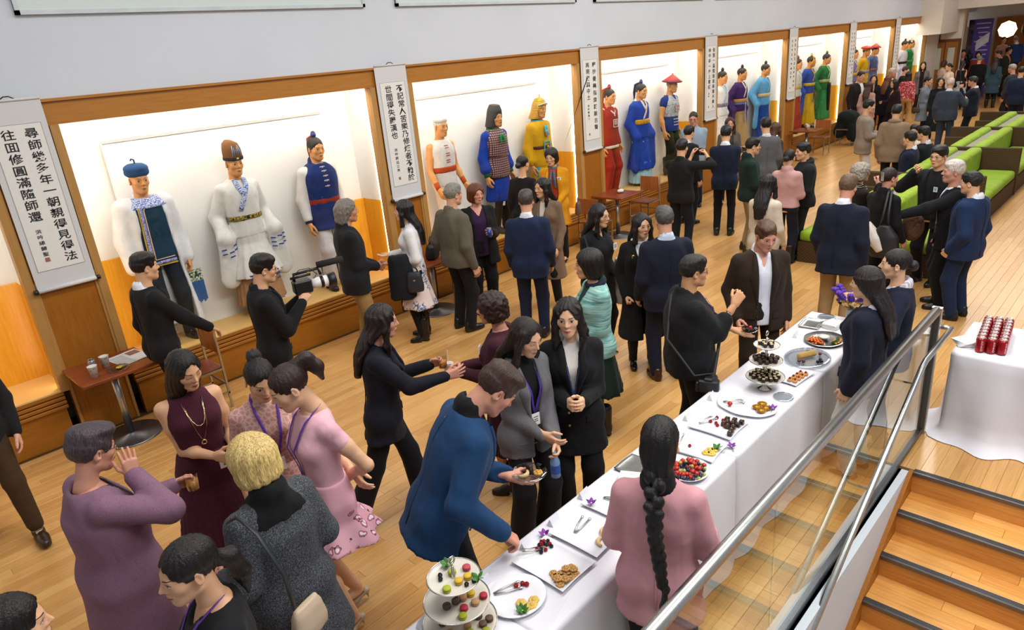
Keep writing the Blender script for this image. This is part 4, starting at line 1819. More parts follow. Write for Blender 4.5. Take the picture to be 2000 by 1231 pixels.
# ---------------------------------------------------------------- hanging scrolls
PAPER = M('scroll_paper', '#cfcdc8', .9, 0, .1, lambda t: t.base(t.mix(t.noise(t.coord(), 30, 3), '#dddbd5', '#e8e6e1')))
SILK = M('scroll_mount', '#b9b9bb', .85, 0, .1, lambda t: t.base(t.mix(t.noise(t.coord(), 60, 3), '#cacacb', '#d6d6d6')))
INK = M('ink', '#141416', .7)
SCL = {0: 'scroll', 1: 'long calligraphy scroll hanging nearest the left edge of the wall', 2: 'calligraphy scroll hanging beside the case of the blue vested mannequin',
       3: 'calligraphy scroll between the yellow robed and the red uniformed mannequins', 4: 'calligraphy scroll between the red hat and the purple robed mannequins',
       5: 'calligraphy scroll beside the light blue robed mannequin, fifth from left', 6: 'narrow looking scroll beside the green robed mannequin, sixth from left',
       7: 'most distant hanging scroll, beside the last display case'}
def column(parent, chars, x, z0, pitch, size, name='calligraphy'):
    for i, ch in enumerate(chars):
        me = glyph(ch)
        if len(me.vertices):
            o = link('character', me, INK, parent, (x, -.0075, z0 - i * pitch), (PI / 2, 0, 0))
            o.scale = (size * 1.08, size * .92, 1)


for k in range(1, 8):
    a, b = BAYS[k - 1][1], BAYS[k][0]
    cx = (a + b) / 2 + .0
    sc = empty('hanging_scroll', (cx, FY - .035, 0))
    tag(sc, SCL[k], 'scroll', 'calligraphy scrolls on the pillars')
    w = .245
    zt, zb = 3.19, 1.53
    MB().box(-w, w, -.002, .003, zb, zt).build('mount', SILK, sc)
    MB().box(-w * .8, w * .8, -.005, -.002, zb + .17, zt - .2).build('paper', PAPER, sc)
    fr = MB()
    for r in ((-w * .8, w * .8, zb + .17, zb + .173), (-w * .8, w * .8, zt - .203, zt - .2), (-w * .8, -w * .8 + .003, zb + .17, zt - .2), (w * .8 - .003, w * .8, zb + .17, zt - .2)):
        fr.box(r[0], r[1], -.006, -.005, r[2], r[3])
    fr.build('border_line', plain('#7d7b78', .8), sc)
    MB().tube([(-w, 0, 0), (w, 0, 0)], .02, 10).build('roller', SILK, sc, True, loc=(0, -.012, zb + .0))
    for s in (-1, 1):
        MB().tube([(s * w, 0, 0), (s * (w + .035), 0, 0)], .022, 10).build('roller_knob', plain('#17130f', .4), sc, True, loc=(0, -.012, zb))
    MB().tube([(-w, 0, 0), (w, 0, 0)], .011, 8).build('top_rod', SILK, sc, True, loc=(0, -.006, zt))
    MB().tube([(-.07, -.004, zt), (-.02, -.004, zt + .03), (.02, -.004, zt + .03), (.07, -.004, zt)], .005, 6).build('cord', plain('#2a2622', .7), sc, True)
    if k in TXT:
        A_, B_, C_ = TXT[k]
        column(sc, A_, .1, zt - .29, (1.22 if k != 3 else 1.12) / len(A_), .1 if k < 3 else .092)
        column(sc, B_, -.075, zt - .29, 1.22 / max(len(A_), 12), .1 if k < 3 else .092)
        column(sc, C_, -.09, zt - .29 - 1.22 / 12 * (len(B_) + .3), .052, .045)
    else:
        rg = random.Random(k)
        for cxx in (.1, -.075):
            mb = MB()
            for i in range(11 if cxx > 0 else 9):
                z = zt - .3 - i * .105
                for q in range(6):
                    hw = rg.uniform(.012, .035)
                    dz = rg.uniform(-.03, .03)
                    dx = rg.uniform(-.015, .015)
                    if q % 3 == 2:
                        mb.box(cxx + dx - .004, cxx + dx + .004, -.0075, -.006, z - hw, z + hw)
                    else:
                        mb.box(cxx + dx - hw, cxx + dx + hw, -.0075, -.006, z + dz - .004, z + dz + .004)
            mb.build('calligraphy', INK, sc)['kind'] = 'stuff'
    MB().box(-.105, -.075, -.008, -.006, zb + .25, zb + .285).build('seal', plain('#a45a50', .7), sc)

# ---------------------------------------------------------------- cafe tables and chairs along the wall
def cafe_table(x, y, label):
    t = empty('cafe_table', (x, y, 0))
    tag(t, label, 'table', 'square cafe tables along the display wall')
    MB().box(-.33, .33, -.32, .32, .72, .752, .006).build('table_top', MAT_REDWOOD, t)
    MB().tube([(0, 0, .02), (0, 0, .72)], .036, 14).build('column', MAT_STEEL, t, True)
    MB().lathe([(.29, 0), (.29, .008), (.27, .016), (.04, .028), (.04, .03)], 28).build('base', MAT_DARKSTEEL, t, True)
    MB().box(-.12, .12, -.12, .12, .705, .72).build('bracket', MAT_DARKSTEEL, t)
    return t


def cafe_chair(x, y, rot, label):
    """steel frame, slatted cherry seat and back; faces local +Y"""
    t = empty('cafe_chair', (x, y, 0), math.radians(rot))
    tag(t, label, 'chair', 'slatted cafe chairs along the display wall')
    r = .011
    for s in (-1, 1):
        MB().box(s * .2 - r, s * .2 + r, .18, .2, 0, .45).build('leg', MAT_STEEL, t)
        MB().box(s * .2 - r, s * .2 + r, -.2, -.18, 0, .86).build('leg', MAT_STEEL, t)
        MB().box(s * .2 - r, s * .2 + r, -.2, .2, .16, .178).build('stretcher', MAT_STEEL, t)
    MB().box(-.2, .2, -.2, -.182, .26, .278).build('stretcher', MAT_STEEL, t)
    fr = MB().box(-.21, .21, .18, .2, .43, .452)
    fr.box(-.21, .21, -.2, -.18, .43, .452).box(-.21, -.19, -.2, .2, .43, .452).box(.19, .21, -.2, .2, .43, .452)
    fr.build('seat_frame', MAT_STEEL, t)
    for i in range(9):
        xx = -.19 + i * .0425
        MB().box(xx, xx + .039, -.19, .19, .446, .462, .003).build('seat_slat', MAT_REDWOOD, t)
    for i in range(9):
        xx = -.188 + i * .042
        MB().box(xx, xx + .038, -.2, -.186, .6, .86, .003).build('back_slat', _wood('chair_slat', '#8a4a1c', '#a15f2a', .35, (9, 9, .8)), t)
    return t


cafe_table(1.56, 7.03, 'square cherry cafe table with cups and newspaper by the left display case')
cafe_table(9.86, 7.03, 'square cherry cafe table beside the woman in the yellow coat')
cafe_table(18.1, 7.0, 'distant cafe table with paper cups below the green robed mannequin')
cafe_table(5.55, 7.02, 'dark cafe table half hidden behind the woman in floral skirt')
cafe_chair(2.27, 6.92, 90, 'slatted cafe chair behind the young man in the black suit')
cafe_chair(10.75, 7.05, 90, 'slatted cafe chair below the blue robed mannequin')
cafe_chair(9.1, 6.95, -90, 'slatted cafe chair half hidden behind the yellow coat')
cafe_chair(18.95, 7.0, 90, 'distant slatted chair right of the cafe table with cups')
cafe_chair(6.2, 6.95, 90, 'slatted cafe chair behind the man in the grey shirt')
cafe_chair(20.6, 6.9, 90, 'chair with a dark coat thrown over its back')
# coat over the far chair
F_ = Field((-.4, -.45, .1), (.4, .45, 1.1), .03)
F_.ell((0, 0, .78), (.2, .28, .18), 0)
F_.cone((0, -.12, .7), (0, -.2, .3), .15, .2, .08)
F_.cone((.0, .1, .75), (.02, .2, .35), .12, .16, .08)
F_.wrinkle(.02, 12, 4)
o = link('coat', F_.mesh('coat'), cloth('#0d1a1c'), None, (20.55, 6.85, 0))
tag(o, 'dark teal coat draped in a heap over a distant cafe chair', 'coat')

# ---------------------------------------------------------------- lounge sofas, back to back
WICKER = M('wicker', '#4d3a22', .75, 0, .3)


def _wick(t):
    c = t.coord()
    w1 = t.n('ShaderNodeTexWave', wave_type='BANDS', bands_direction='Z')
    w1.inputs['Scale'].default_value = 18
    t.l(c, w1.inputs[0])
    w2 = t.n('ShaderNodeTexWave', wave_type='BANDS', bands_direction='DIAGONAL')
    w2.inputs['Scale'].default_value = 14
    t.l(c, w2.inputs[0])
    v = t.math('MULTIPLY', w1.outputs['Fac'], w2.outputs['Fac'])
    t.base(t.ramp(v, [(0.0, '#3a2a17'), (0.6, '#5d4629')]))
    t.bump(v, .5, .006)


_wick(NT(WICKER))
LIME = cloth('#93b02e', rough=.7)
LIME2 = cloth('#84a426', 'seat', rough=.7)


def cushion(x0, x1, y0, y1, z0, z1, h=.035):
    F = Field((x0, y0, z0), (x1, y1, z1), h)
    c = np.array([(x0 + x1) / 2, (y0 + y1) / 2, (z0 + z1) / 2])
    e = np.array([x1 - x0, y1 - y0, z1 - z0]) / 2
    r = min(.05, e.min() * .8)

    def f(X, Y, Z):
        a, b, d = np.abs(X - c[0]) - e[0] + r, np.abs(Y - c[1]) - e[1] + r, np.abs(Z - c[2]) - e[2] + r
        return np.sqrt(np.maximum(a, 0) ** 2 + np.maximum(b, 0) ** 2 + np.maximum(d, 0) ** 2) + np.minimum(np.maximum(a, np.maximum(b, d)), 0) - r
    F.put((x0, y0, z0), (x1, y1, z1), f)
    return F.mesh('cushion')


SOF = [('nearest lime green lounge sofa, behind the woman with the bag', 9.75), ('second lime green lounge sofa from the viewer, behind the white haired man', 12.55),
       ('third lime green lounge sofa from the viewer', 15.35), ('farthest lime green lounge sofa', 18.15)]
_cs = {}
for lab, x in SOF:
    s_ = empty('lounge_sofa', (x, 2.95, 0))
    tag(s_, lab, 'sofa', 'back to back lounge sofas')
    L = 2.7
    MB().box(0, L, -.85, .85, .0, .3).build('base', WICKER, s_)
    MB().box(L - .02, L + .08, -.87, .87, 0, .84, .01).build('partition', WICKER, s_)
    MB().box(L - .45, L - .38, .3, .87, .3, .68, .01).build('arm', WICKER, s_)
    MB().box(.0, L - .03, -.1, .1, .3, .78).build('spine', plain('#8f8a80', .6), s_)
    for i in range(3):
        x0, x1 = i * (L - .05) / 3 + .01, (i + 1) * (L - .05) / 3 - .01
        for sd in (-1, 1):
            k = (i, sd)
            if k not in _cs:
                _cs[k] = (cushion(x0, x1, *sorted((sd * .27, sd * .85)), .29, .46), cushion(x0, x1, *sorted((sd * .09, sd * .29)), .42, .86))
            link('seat_cushion', _cs[k][0], LIME2, s_)
            link('back_cushion', _cs[k][1], LIME, s_)

# ---------------------------------------------------------------- table cloths
CLOTHW = M('white_linen', '#dfdee6', .8, 0, .2, lambda t: (t.base(t.mix(t.noise(t.coord(), 4, 3), '#d8d7e0', '#e4e3ea')), t.bump(t.noise(t.coord((1, 1, .25)), 7, 3, .5, .4), .25, .02)))


def tablecloth(x0, x1, y0, y1, z, label, amp=.028, freq=9.0, pool=.05, seed=1, rnd=.03, nm='tablecloth'):
    rg = np.random.default_rng(seed)
    per = []
    N = lambda a, b: max(2, int(abs(b - a) / .03))
    for (ax, ay), (bx, by) in (((x0, y0), (x1, y0)), ((x1, y0), (x1, y1)), ((x1, y1), (x0, y1)), ((x0, y1), (x0, y0))):
        n = N(ax if ax != bx else ay, bx if ax != bx else by)
        for i in range(n):
            u = i / n
            per.append((ax + (bx - ax) * u, ay + (by - ay) * u))
    P_ = np.array(per)
    c = np.array([(x0 + x1) / 2, (y0 + y1) / 2])
    m = len(P_)
    nx = np.where(np.abs(P_[:, 0] - x0) < 1e-6, -1.0, 0) + np.where(np.abs(P_[:, 0] - x1) < 1e-6, 1.0, 0)
    ny = np.where(np.abs(P_[:, 1] - y0) < 1e-6, -1.0, 0) + np.where(np.abs(P_[:, 1] - y1) < 1e-6, 1.0, 0)
    Nn = np.stack([nx, ny], 1)
    Nn /= np.linalg.norm(Nn, axis=1)[:, None]
    for _ in range(2):
        Nn = (np.roll(Nn, 1, 0) + Nn * 2 + np.roll(Nn, -1, 0)) / 4
    s = np.arange(m) * .03
    ph = rg.uniform(0, 6, 4)
    wave = np.sin(s * freq + ph[0] + 1.3 * np.sin(s * 2.1 + ph[1])) + .5 * np.sin(s * freq * 1.9 + ph[2])
    rows = []
    zs = [z, z - .006, z - .03, z - .12, z - .25, z - .4, z - .55, z - .66, .03, .006]
    off = [-rnd * .3, rnd * .2, rnd * .35, .02, .03, .035, .04, .045, .05 + pool * .4, .05 + pool]
    am = [0, 0, .05, .25, .5, .75, .9, 1, 1.1, 1.5]
    for zz, of, a in zip(zs, off, am):
        q = P_ + Nn * (of + a * amp * wave)[:, None]
        rows.append(np.column_stack([q, np.full(m, zz)]))
    V = np.concatenate(rows + [np.array([[c[0], c[1], z + .001]])])
    F = []
    for r in range(len(zs) - 1):
        F += [[r * m + i, (r + 1) * m + i, (r + 1) * m + (i + 1) % m, r * m + (i + 1) % m] for i in range(m)]
    F += [[len(V) - 1, i, (i + 1) % m] for i in range(m)]
    o = link(nm, mesh_np(nm, V, F), CLOTHW)
    return tag(o, label, 'tablecloth')


TZ = .75
tablecloth(-.1, 1.66, 1.66, 2.2, TZ, 'white cloth over the nearest buffet table with the macaron stand', seed=1, amp=.012, pool=.01)
tablecloth(1.68, 3.48, 1.66, 2.2, TZ, 'white cloth over the buffet table with the square trays', seed=2, amp=.012, pool=.01)
tablecloth(3.5, 4.9, 1.66, 2.2, TZ, 'white cloth over the buffet table with the chocolate stand', seed=3, amp=.012, pool=.02)
tablecloth(4.92, 6.08, 1.66, 2.2, TZ, 'white cloth over the farthest buffet table with the vegetable platter', seed=4, amp=.014, pool=.02)
tablecloth(5.78, 6.5, -.85, 1.0, TZ, 'white cloth hanging to the floor over the drinks table at right', seed=5, amp=.03, freq=10, pool=.1, rnd=.06)

# ---------------------------------------------------------------- things people hold or wear
AS, CA, CB = '#d2a27e', '#cf9a7e', '#c98f78'
BK, BR = '#14100f', '#3a2519'
LIP = '#a84a48'


def at(P, p, rot=0.0):
    w = P.world(p)
    return tuple(float(v) for v in w), P.root.rotation_euler[2] + math.radians(rot)


def held(name, meshes, P, p, label, cat, rot=0, tilt=(0, 0), group=None):
    """a small thing held by P at local point p. meshes: list of (part, mesh builder, material, smooth)"""
    loc, rz = at(P, p, rot)
    o = empty(name, loc)
    o.rotation_euler = (math.radians(tilt[0]), math.radians(tilt[1]), rz)
    for pn, mb, mt, sm in meshes:
        mb.build(pn, mt, o, sm)
    return tag(o, label, cat, group)


def cup_parts(col='#ece9e2', hgt=.1, r=.038, drink=None, band=None):
    out = [('cup_wall', MB().lathe([(r * .72, 0), (r, hgt), (r * 1.05, hgt + .003), (r * .93, hgt), (r * .68, .006)], 18), plain(col, .5), True)]
    out.append(('drink', MB().lathe([(.001, hgt * .78), (r * .88, hgt * .785), (.001, hgt * .79)], 18), plain(drink or '#5a3a20', .2), True))
    if band:
        mb = MB()
        rg = random.Random(5)
        for i in range(14):
            a = rg.uniform(0, 6.28)
            z = rg.uniform(.02, hgt * .85)
            rr = r * (.72 + .28 * z / hgt) + .0008
            da = .16
            mb.add([(rr * math.cos(a - da), rr * math.sin(a - da), z), (rr * math.cos(a + da), rr * math.sin(a + da), z + .002), (rr * math.cos(a), rr * math.sin(a), z + .018)], [[0, 1, 2]])
        out.append(('leaf_print', mb, plain(band, .6), False))
    return out


CLEAR = glass_mat('clear_plastic', '#e6e9ea', 1.0, .14)


def clear_cup(drink='#c98a3a'):
    r, h = .04, .1
    return [('cup_wall', MB().lathe([(r * .75, 0), (r, h), (r * 1.06, h + .004)], 18, cap=False), CLEAR, True),
            ('drink', MB().lathe([(.001, .004), (r * .72, .004), (r * .88, h * .6), (.001, h * .6)], 18), plain(drink, .15), True)]


def can_parts(body='#2a3f8a', r=.033, h=.12):
    return [('can_body', MB().lathe([(r * .8, 0), (r, .01), (r, h - .014)], 16), plain(body, .25, .3), True),
            ('can_top', MB().lathe([(r, h - .014), (r * .82, h), (r * .78, h - .003), (.001, h - .003)], 16), MAT_STEEL, True)]


def bag(P, p, w, hgt, d, col, label, strap=None, rot=0, flap=None, cat='handbag', stripe=None):
    loc, rz = at(P, p, rot)
    o = empty('handbag', loc, rz)
    F = Field((-w, -d, -hgt), (w, d, hgt), max(.012, w * .08))
    F.rows([(-hgt, w * .95, d, 0), (-hgt * .4, w, d * 1.1, 0), (hgt * .6, w * .85, d * .8, 0), (hgt, w * .7, d * .4, 0)], 0, n=3)
    link('bag_body', F.mesh('bag_body'), M('leather_' + col.lstrip('#'), col, .45, 0, .4, lambda t: t.bump(t.noise(t.coord(), 160, 2), .2, .003)), o)
    if flap:
        MB().box(-w * .8, w * .8, d * .9, d * 1.14, -hgt * .1, hgt * .7, .01).build('bag_flap', plain(flap, .5), o)
    if strap:
        MB().tube([np.array(q) for q in strap], .011, 6, flat=((0, 1, 0), .5)).build('bag_strap', plain('#23292a', .5), o, True)
    else:
        a = np.linspace(0, PI, 9)
        MB().tube([(w * .45 * math.cos(q), 0, hgt * .9 + w * .7 * math.sin(q)) for q in a], .009, 6).build('bag_handle', plain(shade(col, .8), .5), o, True)
    MB().box(-.012, .012, d * 1.05, d * 1.2, hgt * .15, hgt * .3, .003).build('clasp', metal_mat('#c9b070', .3), o)
    return tag(o, label, cat)


def photo_camera(P, p, label, rot=0, sc=1.0, video=False, tilt=(0, 0)):
    k = plain('#121213', .45)
    if not video:
        ms = [('camera_body', MB().box(-.068 * sc, .068 * sc, -.03 * sc, .03 * sc, -.045 * sc, .045 * sc, .01).box(-.03 * sc, .03 * sc, -.03 * sc, .03 * sc, .04 * sc, .065 * sc, .008), k, False),
              ('lens', MB().lathe([(.034 * sc, .03 * sc), (.036 * sc, .06 * sc), (.04 * sc, .12 * sc), (.03 * sc, .122 * sc)], 18).xf(m4(rotm('x', -90))), k, True),
              ('grip', MB().box(-.085 * sc, -.06 * sc, -.03 * sc, .045 * sc, -.045 * sc, .03 * sc, .008), k, False)]
        return held('camera', ms, P, p, label, 'camera', rot, tilt)
    w_ = plain('#d8d8d6', .4)
    ms = [('camera_body', MB().box(-.06, .06, -.14, .02, -.06, .06, .012), k, False),
          ('lens', MB().lathe([(.042, .02), (.045, .06), (.052, .1), (.052, .17)], 20).xf(m4(rotm('x', -90))), w_, True),
          ('lens_ring', MB().lathe([(.054, .1), (.055, .125), (.054, .13)], 20).xf(m4(rotm('x', -90))), k, True),
          ('lens_hood', MB().lathe([(.056, .17), (.066, .24), (.05, .241)], 20).xf(m4(rotm('x', -90))), k, True),
          ('top_handle', MB().tube([(0, -.12, .06), (0, -.12, .12), (0, .1, .13), (0, .12, .07)], .014, 8), k, True),
          ('microphone', MB().tube([(.045, -.16, .1), (.045, .02, .105)], .013, 10), k, True),
          ('mic_windscreen', MB().tube([(.0, .1, .16), (.0, .34, .165)], .03, 12), plain('#1b1a1a', .95), True),
          ('cable', MB().tube([(.05, -.15, .1), (.08, -.08, .17), (.04, .02, .16), (.07, .07, .1), (.05, .04, .06)], .004, 5), k, True),
          ('yellow_clip', MB().box(-.012, .012, .0, .02, .09, .13), plain('#d0b030', .5), False)]
    return held('video_camera', ms, P, p, label, 'camera', rot, tilt)


def plate_clear(r=.085):
    return [('dish', MB().lathe([(.001, 0), (r * .6, 0), (r, .012), (r * 1.0, .015), (r * .6, .004), (.001, .004)], 24), CLEAR, True)]


# ---------------------------------------------------------------- the nearest group at lower left
P = Person(0.56, 3.63, 3, 1.66, 'f', 1.36, 0, head=(-6, 14, 0), R=((.1, .17, 1.38), 'flat', ('in', (-.15, .05, 1)), (.8, .35, -.7)), L=((-.1, .4, 1.1), 'cup'), hs=1.05)
P.body(CB, brow='#4a3a36').hair('side', '#40353a', 1.04).glasses('#2a2a2e')
P.inner(cloth('#121214'), 'undershirt', V=(.79, .08), collar=0, neck=.075)
P.top('cardigan', cloth('#7d5c70', 'heather'), hem=.27, t=.022, flare=.1, V=(.5, .075), ow=.06, neck=.08, wr=.004)
P.trousers(cloth('#17171a'))
P.shoes('shoe', '#161314')
P.tagp('heavy person in long mauve cardigan with one hand raised to the face')
held('drink_cup', clear_cup(), P, P.hand['L'][0] + np.array([.035, .0, -.05]), 'clear plastic cup of amber drink held by mauve cardigan', 'cup')

P = Person(1.28, 4.18, -97, 1.72, 'f', .98, 0, head=(-18, 20, 4), R=((-.02, .27, 1.07), 'clasp', 'in'), L=((-.12, .25, 1.04), 'relax', 'in'))
P.body(AS, vox=.0125, bare=True, lips=LIP, closed=True).hair('mid', BK)
P.top('dress_bodice', cloth('#47182a', 'rib'), sl=0, t=.008, hem=.5, neck=.05, collar=.006, wr=.001)
P.skirt(cloth('#47182a', 'rib'), hem=.13, waist=.62, flare=.2, pleat=(34, .008, .035, 0), name='pleated_skirt', vox=.0125)
P.shoes('flat', '#17120f')
nk = [P.front(.052 * math.cos(a), .80 - .075 * math.sin(a), .007, .008) for a in np.linspace(PI, 0, 9)]
P.strap(metal_mat('#d8c090', .25), nk, .0022, 'necklace')
nk = [P.front(.062 * math.cos(a) * (1 - .5 * math.sin(a)), .812 - .15 * math.sin(a), .008, .008) for a in np.linspace(PI, 0, 11)]
P.strap(metal_mat('#d8c090', .25), nk, .0022, 'necklace')
MB().tube([(.014 * math.cos(a), 0, .014 * math.sin(a)) for a in np.linspace(0, 2 * PI, 12, endpoint=False)], .004, 6, True).build('pendant', metal_mat('#d8c090', .25), P.root, True, loc=tuple(P.front(0, .652, .012, .008)))
P.badge(-.09, .545, .03, .085, .06)
P.tagp('woman in sleeveless burgundy pleated dress with gold necklace looking down')

P = Person(1.51, 3.65, -105, 1.72, 'f', .97, 0, head=(-4, 24, 0), L='d', R='d')
LACE = M('dusty_lace', '#c49a92', .8, 0, .2)


def _lace(t):
    c = t.coord()
    v = t.n('ShaderNodeTexVoronoi', feature='DISTANCE_TO_EDGE')
    v.inputs['Scale'].default_value = 34
    t.l(c, v.inputs[0])
    t.base(t.ramp(v.outputs[0], [(0.0, '#d8b4aa'), (.12, '#c09088'), (.5, '#ad7f78')]))
    t.bump(v.outputs[0], .4, .004)


_lace(NT(LACE))
P.body(AS, vox=.014, bare=True, lips=LIP).hair('topbun', '#181314')
P.top('lace_dress', LACE, sl=.72, t=.009, hem=.52, neck=.052, wr=.001)
P.skirt(LACE, hem=.36, waist=.62, flare=.18, pleat=(12, 0, .03, 0), name='dress_skirt')
P.shoes('heel', '#b98d80')
P.lanyard('#5a2f9a', .64, True, .012)
P.tagp('woman with top bun in dusty pink lace dress and purple lanyard')

P = Person(1.56, 3.19, 176, 1.78, 'f', .93, 0, head=(14, 22, 0), L=((.0, -.17, .99), 'relax', 'b', (-.6, -.5, -.7)), R=((.02, -.19, .97), 'relax', 'b', (.6, -.5, -.7)), feet=((-.09, .04, .05), (.1, -.1, .05)))
FLOR = M('pink_floral', '#d9a5b0', .75, 0, .25)


def _flor(t):
    c = t.coord()
    z = t.sep(c)[2]
    v = t.n('ShaderNodeTexVoronoi')
    v.inputs['Scale'].default_value = 15
    t.l(c, v.inputs[0])
    m_ = t.math('MULTIPLY', t.math('LESS_THAN', v.outputs[0], .42), t.math('LESS_THAN', t.math('ADD', z, t.math('MULTIPLY', t.noise(c, 5), .35)), 1.08))
    v2 = t.n('ShaderNodeTexVoronoi')
    v2.inputs['Scale'].default_value = 34
    t.l(c, v2.inputs[0])
    fl_ = t.ramp(t.math('ADD', v.outputs[0], t.math('MULTIPLY', v2.outputs[0], .35)), [(.0, '#8a2a48'), (.16, '#f0e4e6'), (.36, '#c86a90'), (.44, '#4a4a34'), (.49, '#dda6b4')], 'CONSTANT')
    t.base(t.mix(m_, '#dda6b4', fl_))
    t.bump(t.noise(c, 8, 2), .2, .012)


_flor(NT(FLOR))
P.body('#d9aa88', vox=.0125, bare=True, lips=LIP).hair('highpony', '#2a1b17')
P.top('dress_bodice', cloth('#dcaab6'), sl=.16, t=.008, hem=.55, neck=.062, wr=.001)
P.skirt(FLOR, hem=.385, waist=.63, flare=.75, pleat=(9, .0, .1, .4), name='flared_skirt', vox=.0125)
P.shoes('heel', '#bda890')
P.lanyard('#5a2f9a', .62, False, .01)
P.tagp('slim woman with ponytail in pink floral flared dress, hands behind back')

P = Person(1.07, 2.80, 97, 1.66, 'f', 1.22, 0, head=(0, 10, 0), L=((-.2, .2, .95), 'relax'), R=((.2, .22, .98), 'relax'), hs=1.06)
P.body(CB).hair('fluffy', '#c9a468', 1.0)
P.top('coat', cloth('#3e4045', 'tweed'), hem=.3, t=.026, flare=.2, V=(.6, .05), neck=.066, wr=.003, sr=1.05)
P.top('coat_collar', cloth('#111113'), sl=0, hem=.775, t=.03, flare=0, collar=.03, neck=.066, wr=.001)
P.trousers(cloth('#151518'))
P.shoes('shoe', '#15120f')
P.tagp('person with short blonde hair in dark grey tweed coat, seen from behind')
bag(P, (-.1, -.29, .88), .1, .085, .04, '#b9a48c', 'beige handbag hanging from the shoulder of the tweed coat', [(-.06, 0, .1), (-.07, .0, .3), (-.08, .09, .5), (-.08, .2, .555), (-.07, .28, .5)], 10)

P = Person(0.60, 2.34, 168, 1.66, 'f', 1.0, 0, head=(-10, 6, 0), L='d', R='df')
P.body(AS, lips=LIP, vox=.013).hair('pony', BK, 1.03)
P.top('sweater', cloth('#121215'), hem=.46, V=(.78, .075), neck=.075, t=.014)
P.trousers(cloth('#17171c'))
P.shoes('flat', '#101010')
P.lanyard('#5a2f9a', .66, True, .014)
P.tagp('woman with low ponytail in black top at the bottom edge, facing left')

P = Person(0.01, 2.55, -10, 1.66, 'f', 1.0, 0, head=(0, 5, 0))
P.body(AS).hair('bun', BK, 1.06)
P.top('sweater', cloth('#1c1c20'), hem=.46)
P.trousers(cloth('#1c1c22'))
P.shoes('flat', '#101010')
P.tagp('dark haired head cropped by the lower left corner')

P = Person(.36, 6.08, 262, 1.78, 'm', 1.0, 0, L='d', R='d', feet=((-.16, .22), (.14, -.22)))
P.body(CA).hair('short', BR)
P.top('jacket', cloth('#1b1b1c'), V=(.6, .05), lap=1)
P.inner(cloth('#cfd2d8'))
P.trousers(cloth('#3f2c18'), crop=.12)
P.shoes('shoe', '#2e1a10')
MB().tube([P.j['AL'] + np.array([0, 0, -.01]), P.j['AL'] * .72 + P.j['KL'] * .28], .04, 10).build('sock', cloth('#8aa7a0'), P.root, True)
P.tagp('person in brown trousers and brown leather shoes striding at the left edge')

# ---------------------------------------------------------------- along the display wall
P = Person(1.93, 6.60, 2, 1.80, 'm', .95, 0, head=(4, 4, 0), R=((.16, .42, .98), 'relax', 'd'), L='d', feet=((-.1, .0), (.14, .1)))
P.body(AS).hair('thick', BK)
P.inner(cloth('#d9dde4'), collar=.018)
P.top('jacket', cloth('#151517'), V=(.62, .05), lap=1, hem=.45, t=.02)
P.trousers(cloth('#151518'))
P.shoes('shoe', '#0f0e0e', .2)
P.tagp('young man in black suit standing by the slatted chair at left')

P = Person(2.54, 5.60, -16, 1.76, 'm', .97, 0, head=(0, 10, 0), R=((.1, .3, 1.3), 'cup', 'in'), L=((-.06, .36, 1.3), 'cup', 'u'))
P.body(AS).hair('thick', BK).glasses()
P.inner(cloth('#17171a'), collar=.015)
P.top('jacket', cloth('#121214'), V=(.62, .05), lap=1, hem=.45, t=.02)
P.trousers(cloth('#141417'))
P.shoes('shoe', '#0f0e0e')
P.lanyard('#5a2f9a', .62, False, .022)
P.tagp('videographer in black jacket and glasses aiming a camera to the right')
photo_camera(P, (.03, .4, 1.42), 'video camera with white lens and microphone held by the videographer', 0, 1, True)

P = Person(4.13, 6.64, -22, 1.84, 'm', 1.06, 0, head=(0, 4, 0), L='c', R='c')
P.body('#b98467', brow='#55504a').hair('mullet', '#6c665e', 1.04)
P.inner(cloth('#b9b2a4'))
P.top('jacket', cloth('#17191d'), V=(.66, .05), ow=.02, hem=.43, collar=.03, t=.024)
P.trousers(cloth('#94784c'))
P.shoes('shoe', '#3a2012')
P.tagp('man with wavy grey hair in dark jacket and khaki trousers')

P = Person(4.81, 6.39, 135, 1.72, 'f', .95, 0, head=(0, 2, 0), R=((.14, .3, 1.06), 'open', 'u'), L=((-.12, .2, 1.02), 'relax', 'u'))
SKF = M('blue_floral', '#e0c8c4', .75, 0, .25)


def _skf(t):
    c = t.coord()
    v = t.n('ShaderNodeTexVoronoi')
    v.inputs['Scale'].default_value = 9
    t.l(t.coord((1, 1, .8)), v.inputs[0])
    n1 = t.noise(c, 16, 3, .6, 2.5)
    m_ = t.math('MULTIPLY', t.math('LESS_THAN', v.outputs[0], .45), t.math('GREATER_THAN', n1, .52))
    t.base(t.mix(m_, '#e3d2cf', '#3a6a9c'))


_skf(NT(SKF))
P.body('#d9aa88', lips=LIP).hair('long', BK)
P.top('blouse', cloth('#dedee2'), hem=.56, t=.018, collar=.02, sr=1.1, wr=.005)
P.skirt(SKF, hem=.26, waist=.61, flare=.22, pleat=(8, 0, .06, 0))
P.trousers(cloth('#101012'), t=.002, wide=.82, name='tights')
P.shoes('boot', '#0e0d0d', .2)
P.tagp('woman in white blouse and blue floral skirt with black boots')
F_ = Field((-.16, -.2, -.28), (.16, .2, .28), .018)
F_.rows([(-.26, .1, .16, 0), (0, .1, .15, 0), (.22, .07, .12, 0), (.26, .05, .1, 0)], 0)
F_.wrinkle(.008, 18, 3)
o = link('coat', F_.mesh('coat'), cloth('#15171d'))
o.location, o.rotation_euler = at(P, (-.22, .14, .88))[0], (0, 0, P.root.rotation_euler[2])
tag(o, 'black coat folded over the arm of the white bloused woman', 'coat')
bag(P, (-.3, -.02, .83), .1, .12, .05, '#26292f', 'dark grey handbag on the arm of the floral skirt woman', None, 90)

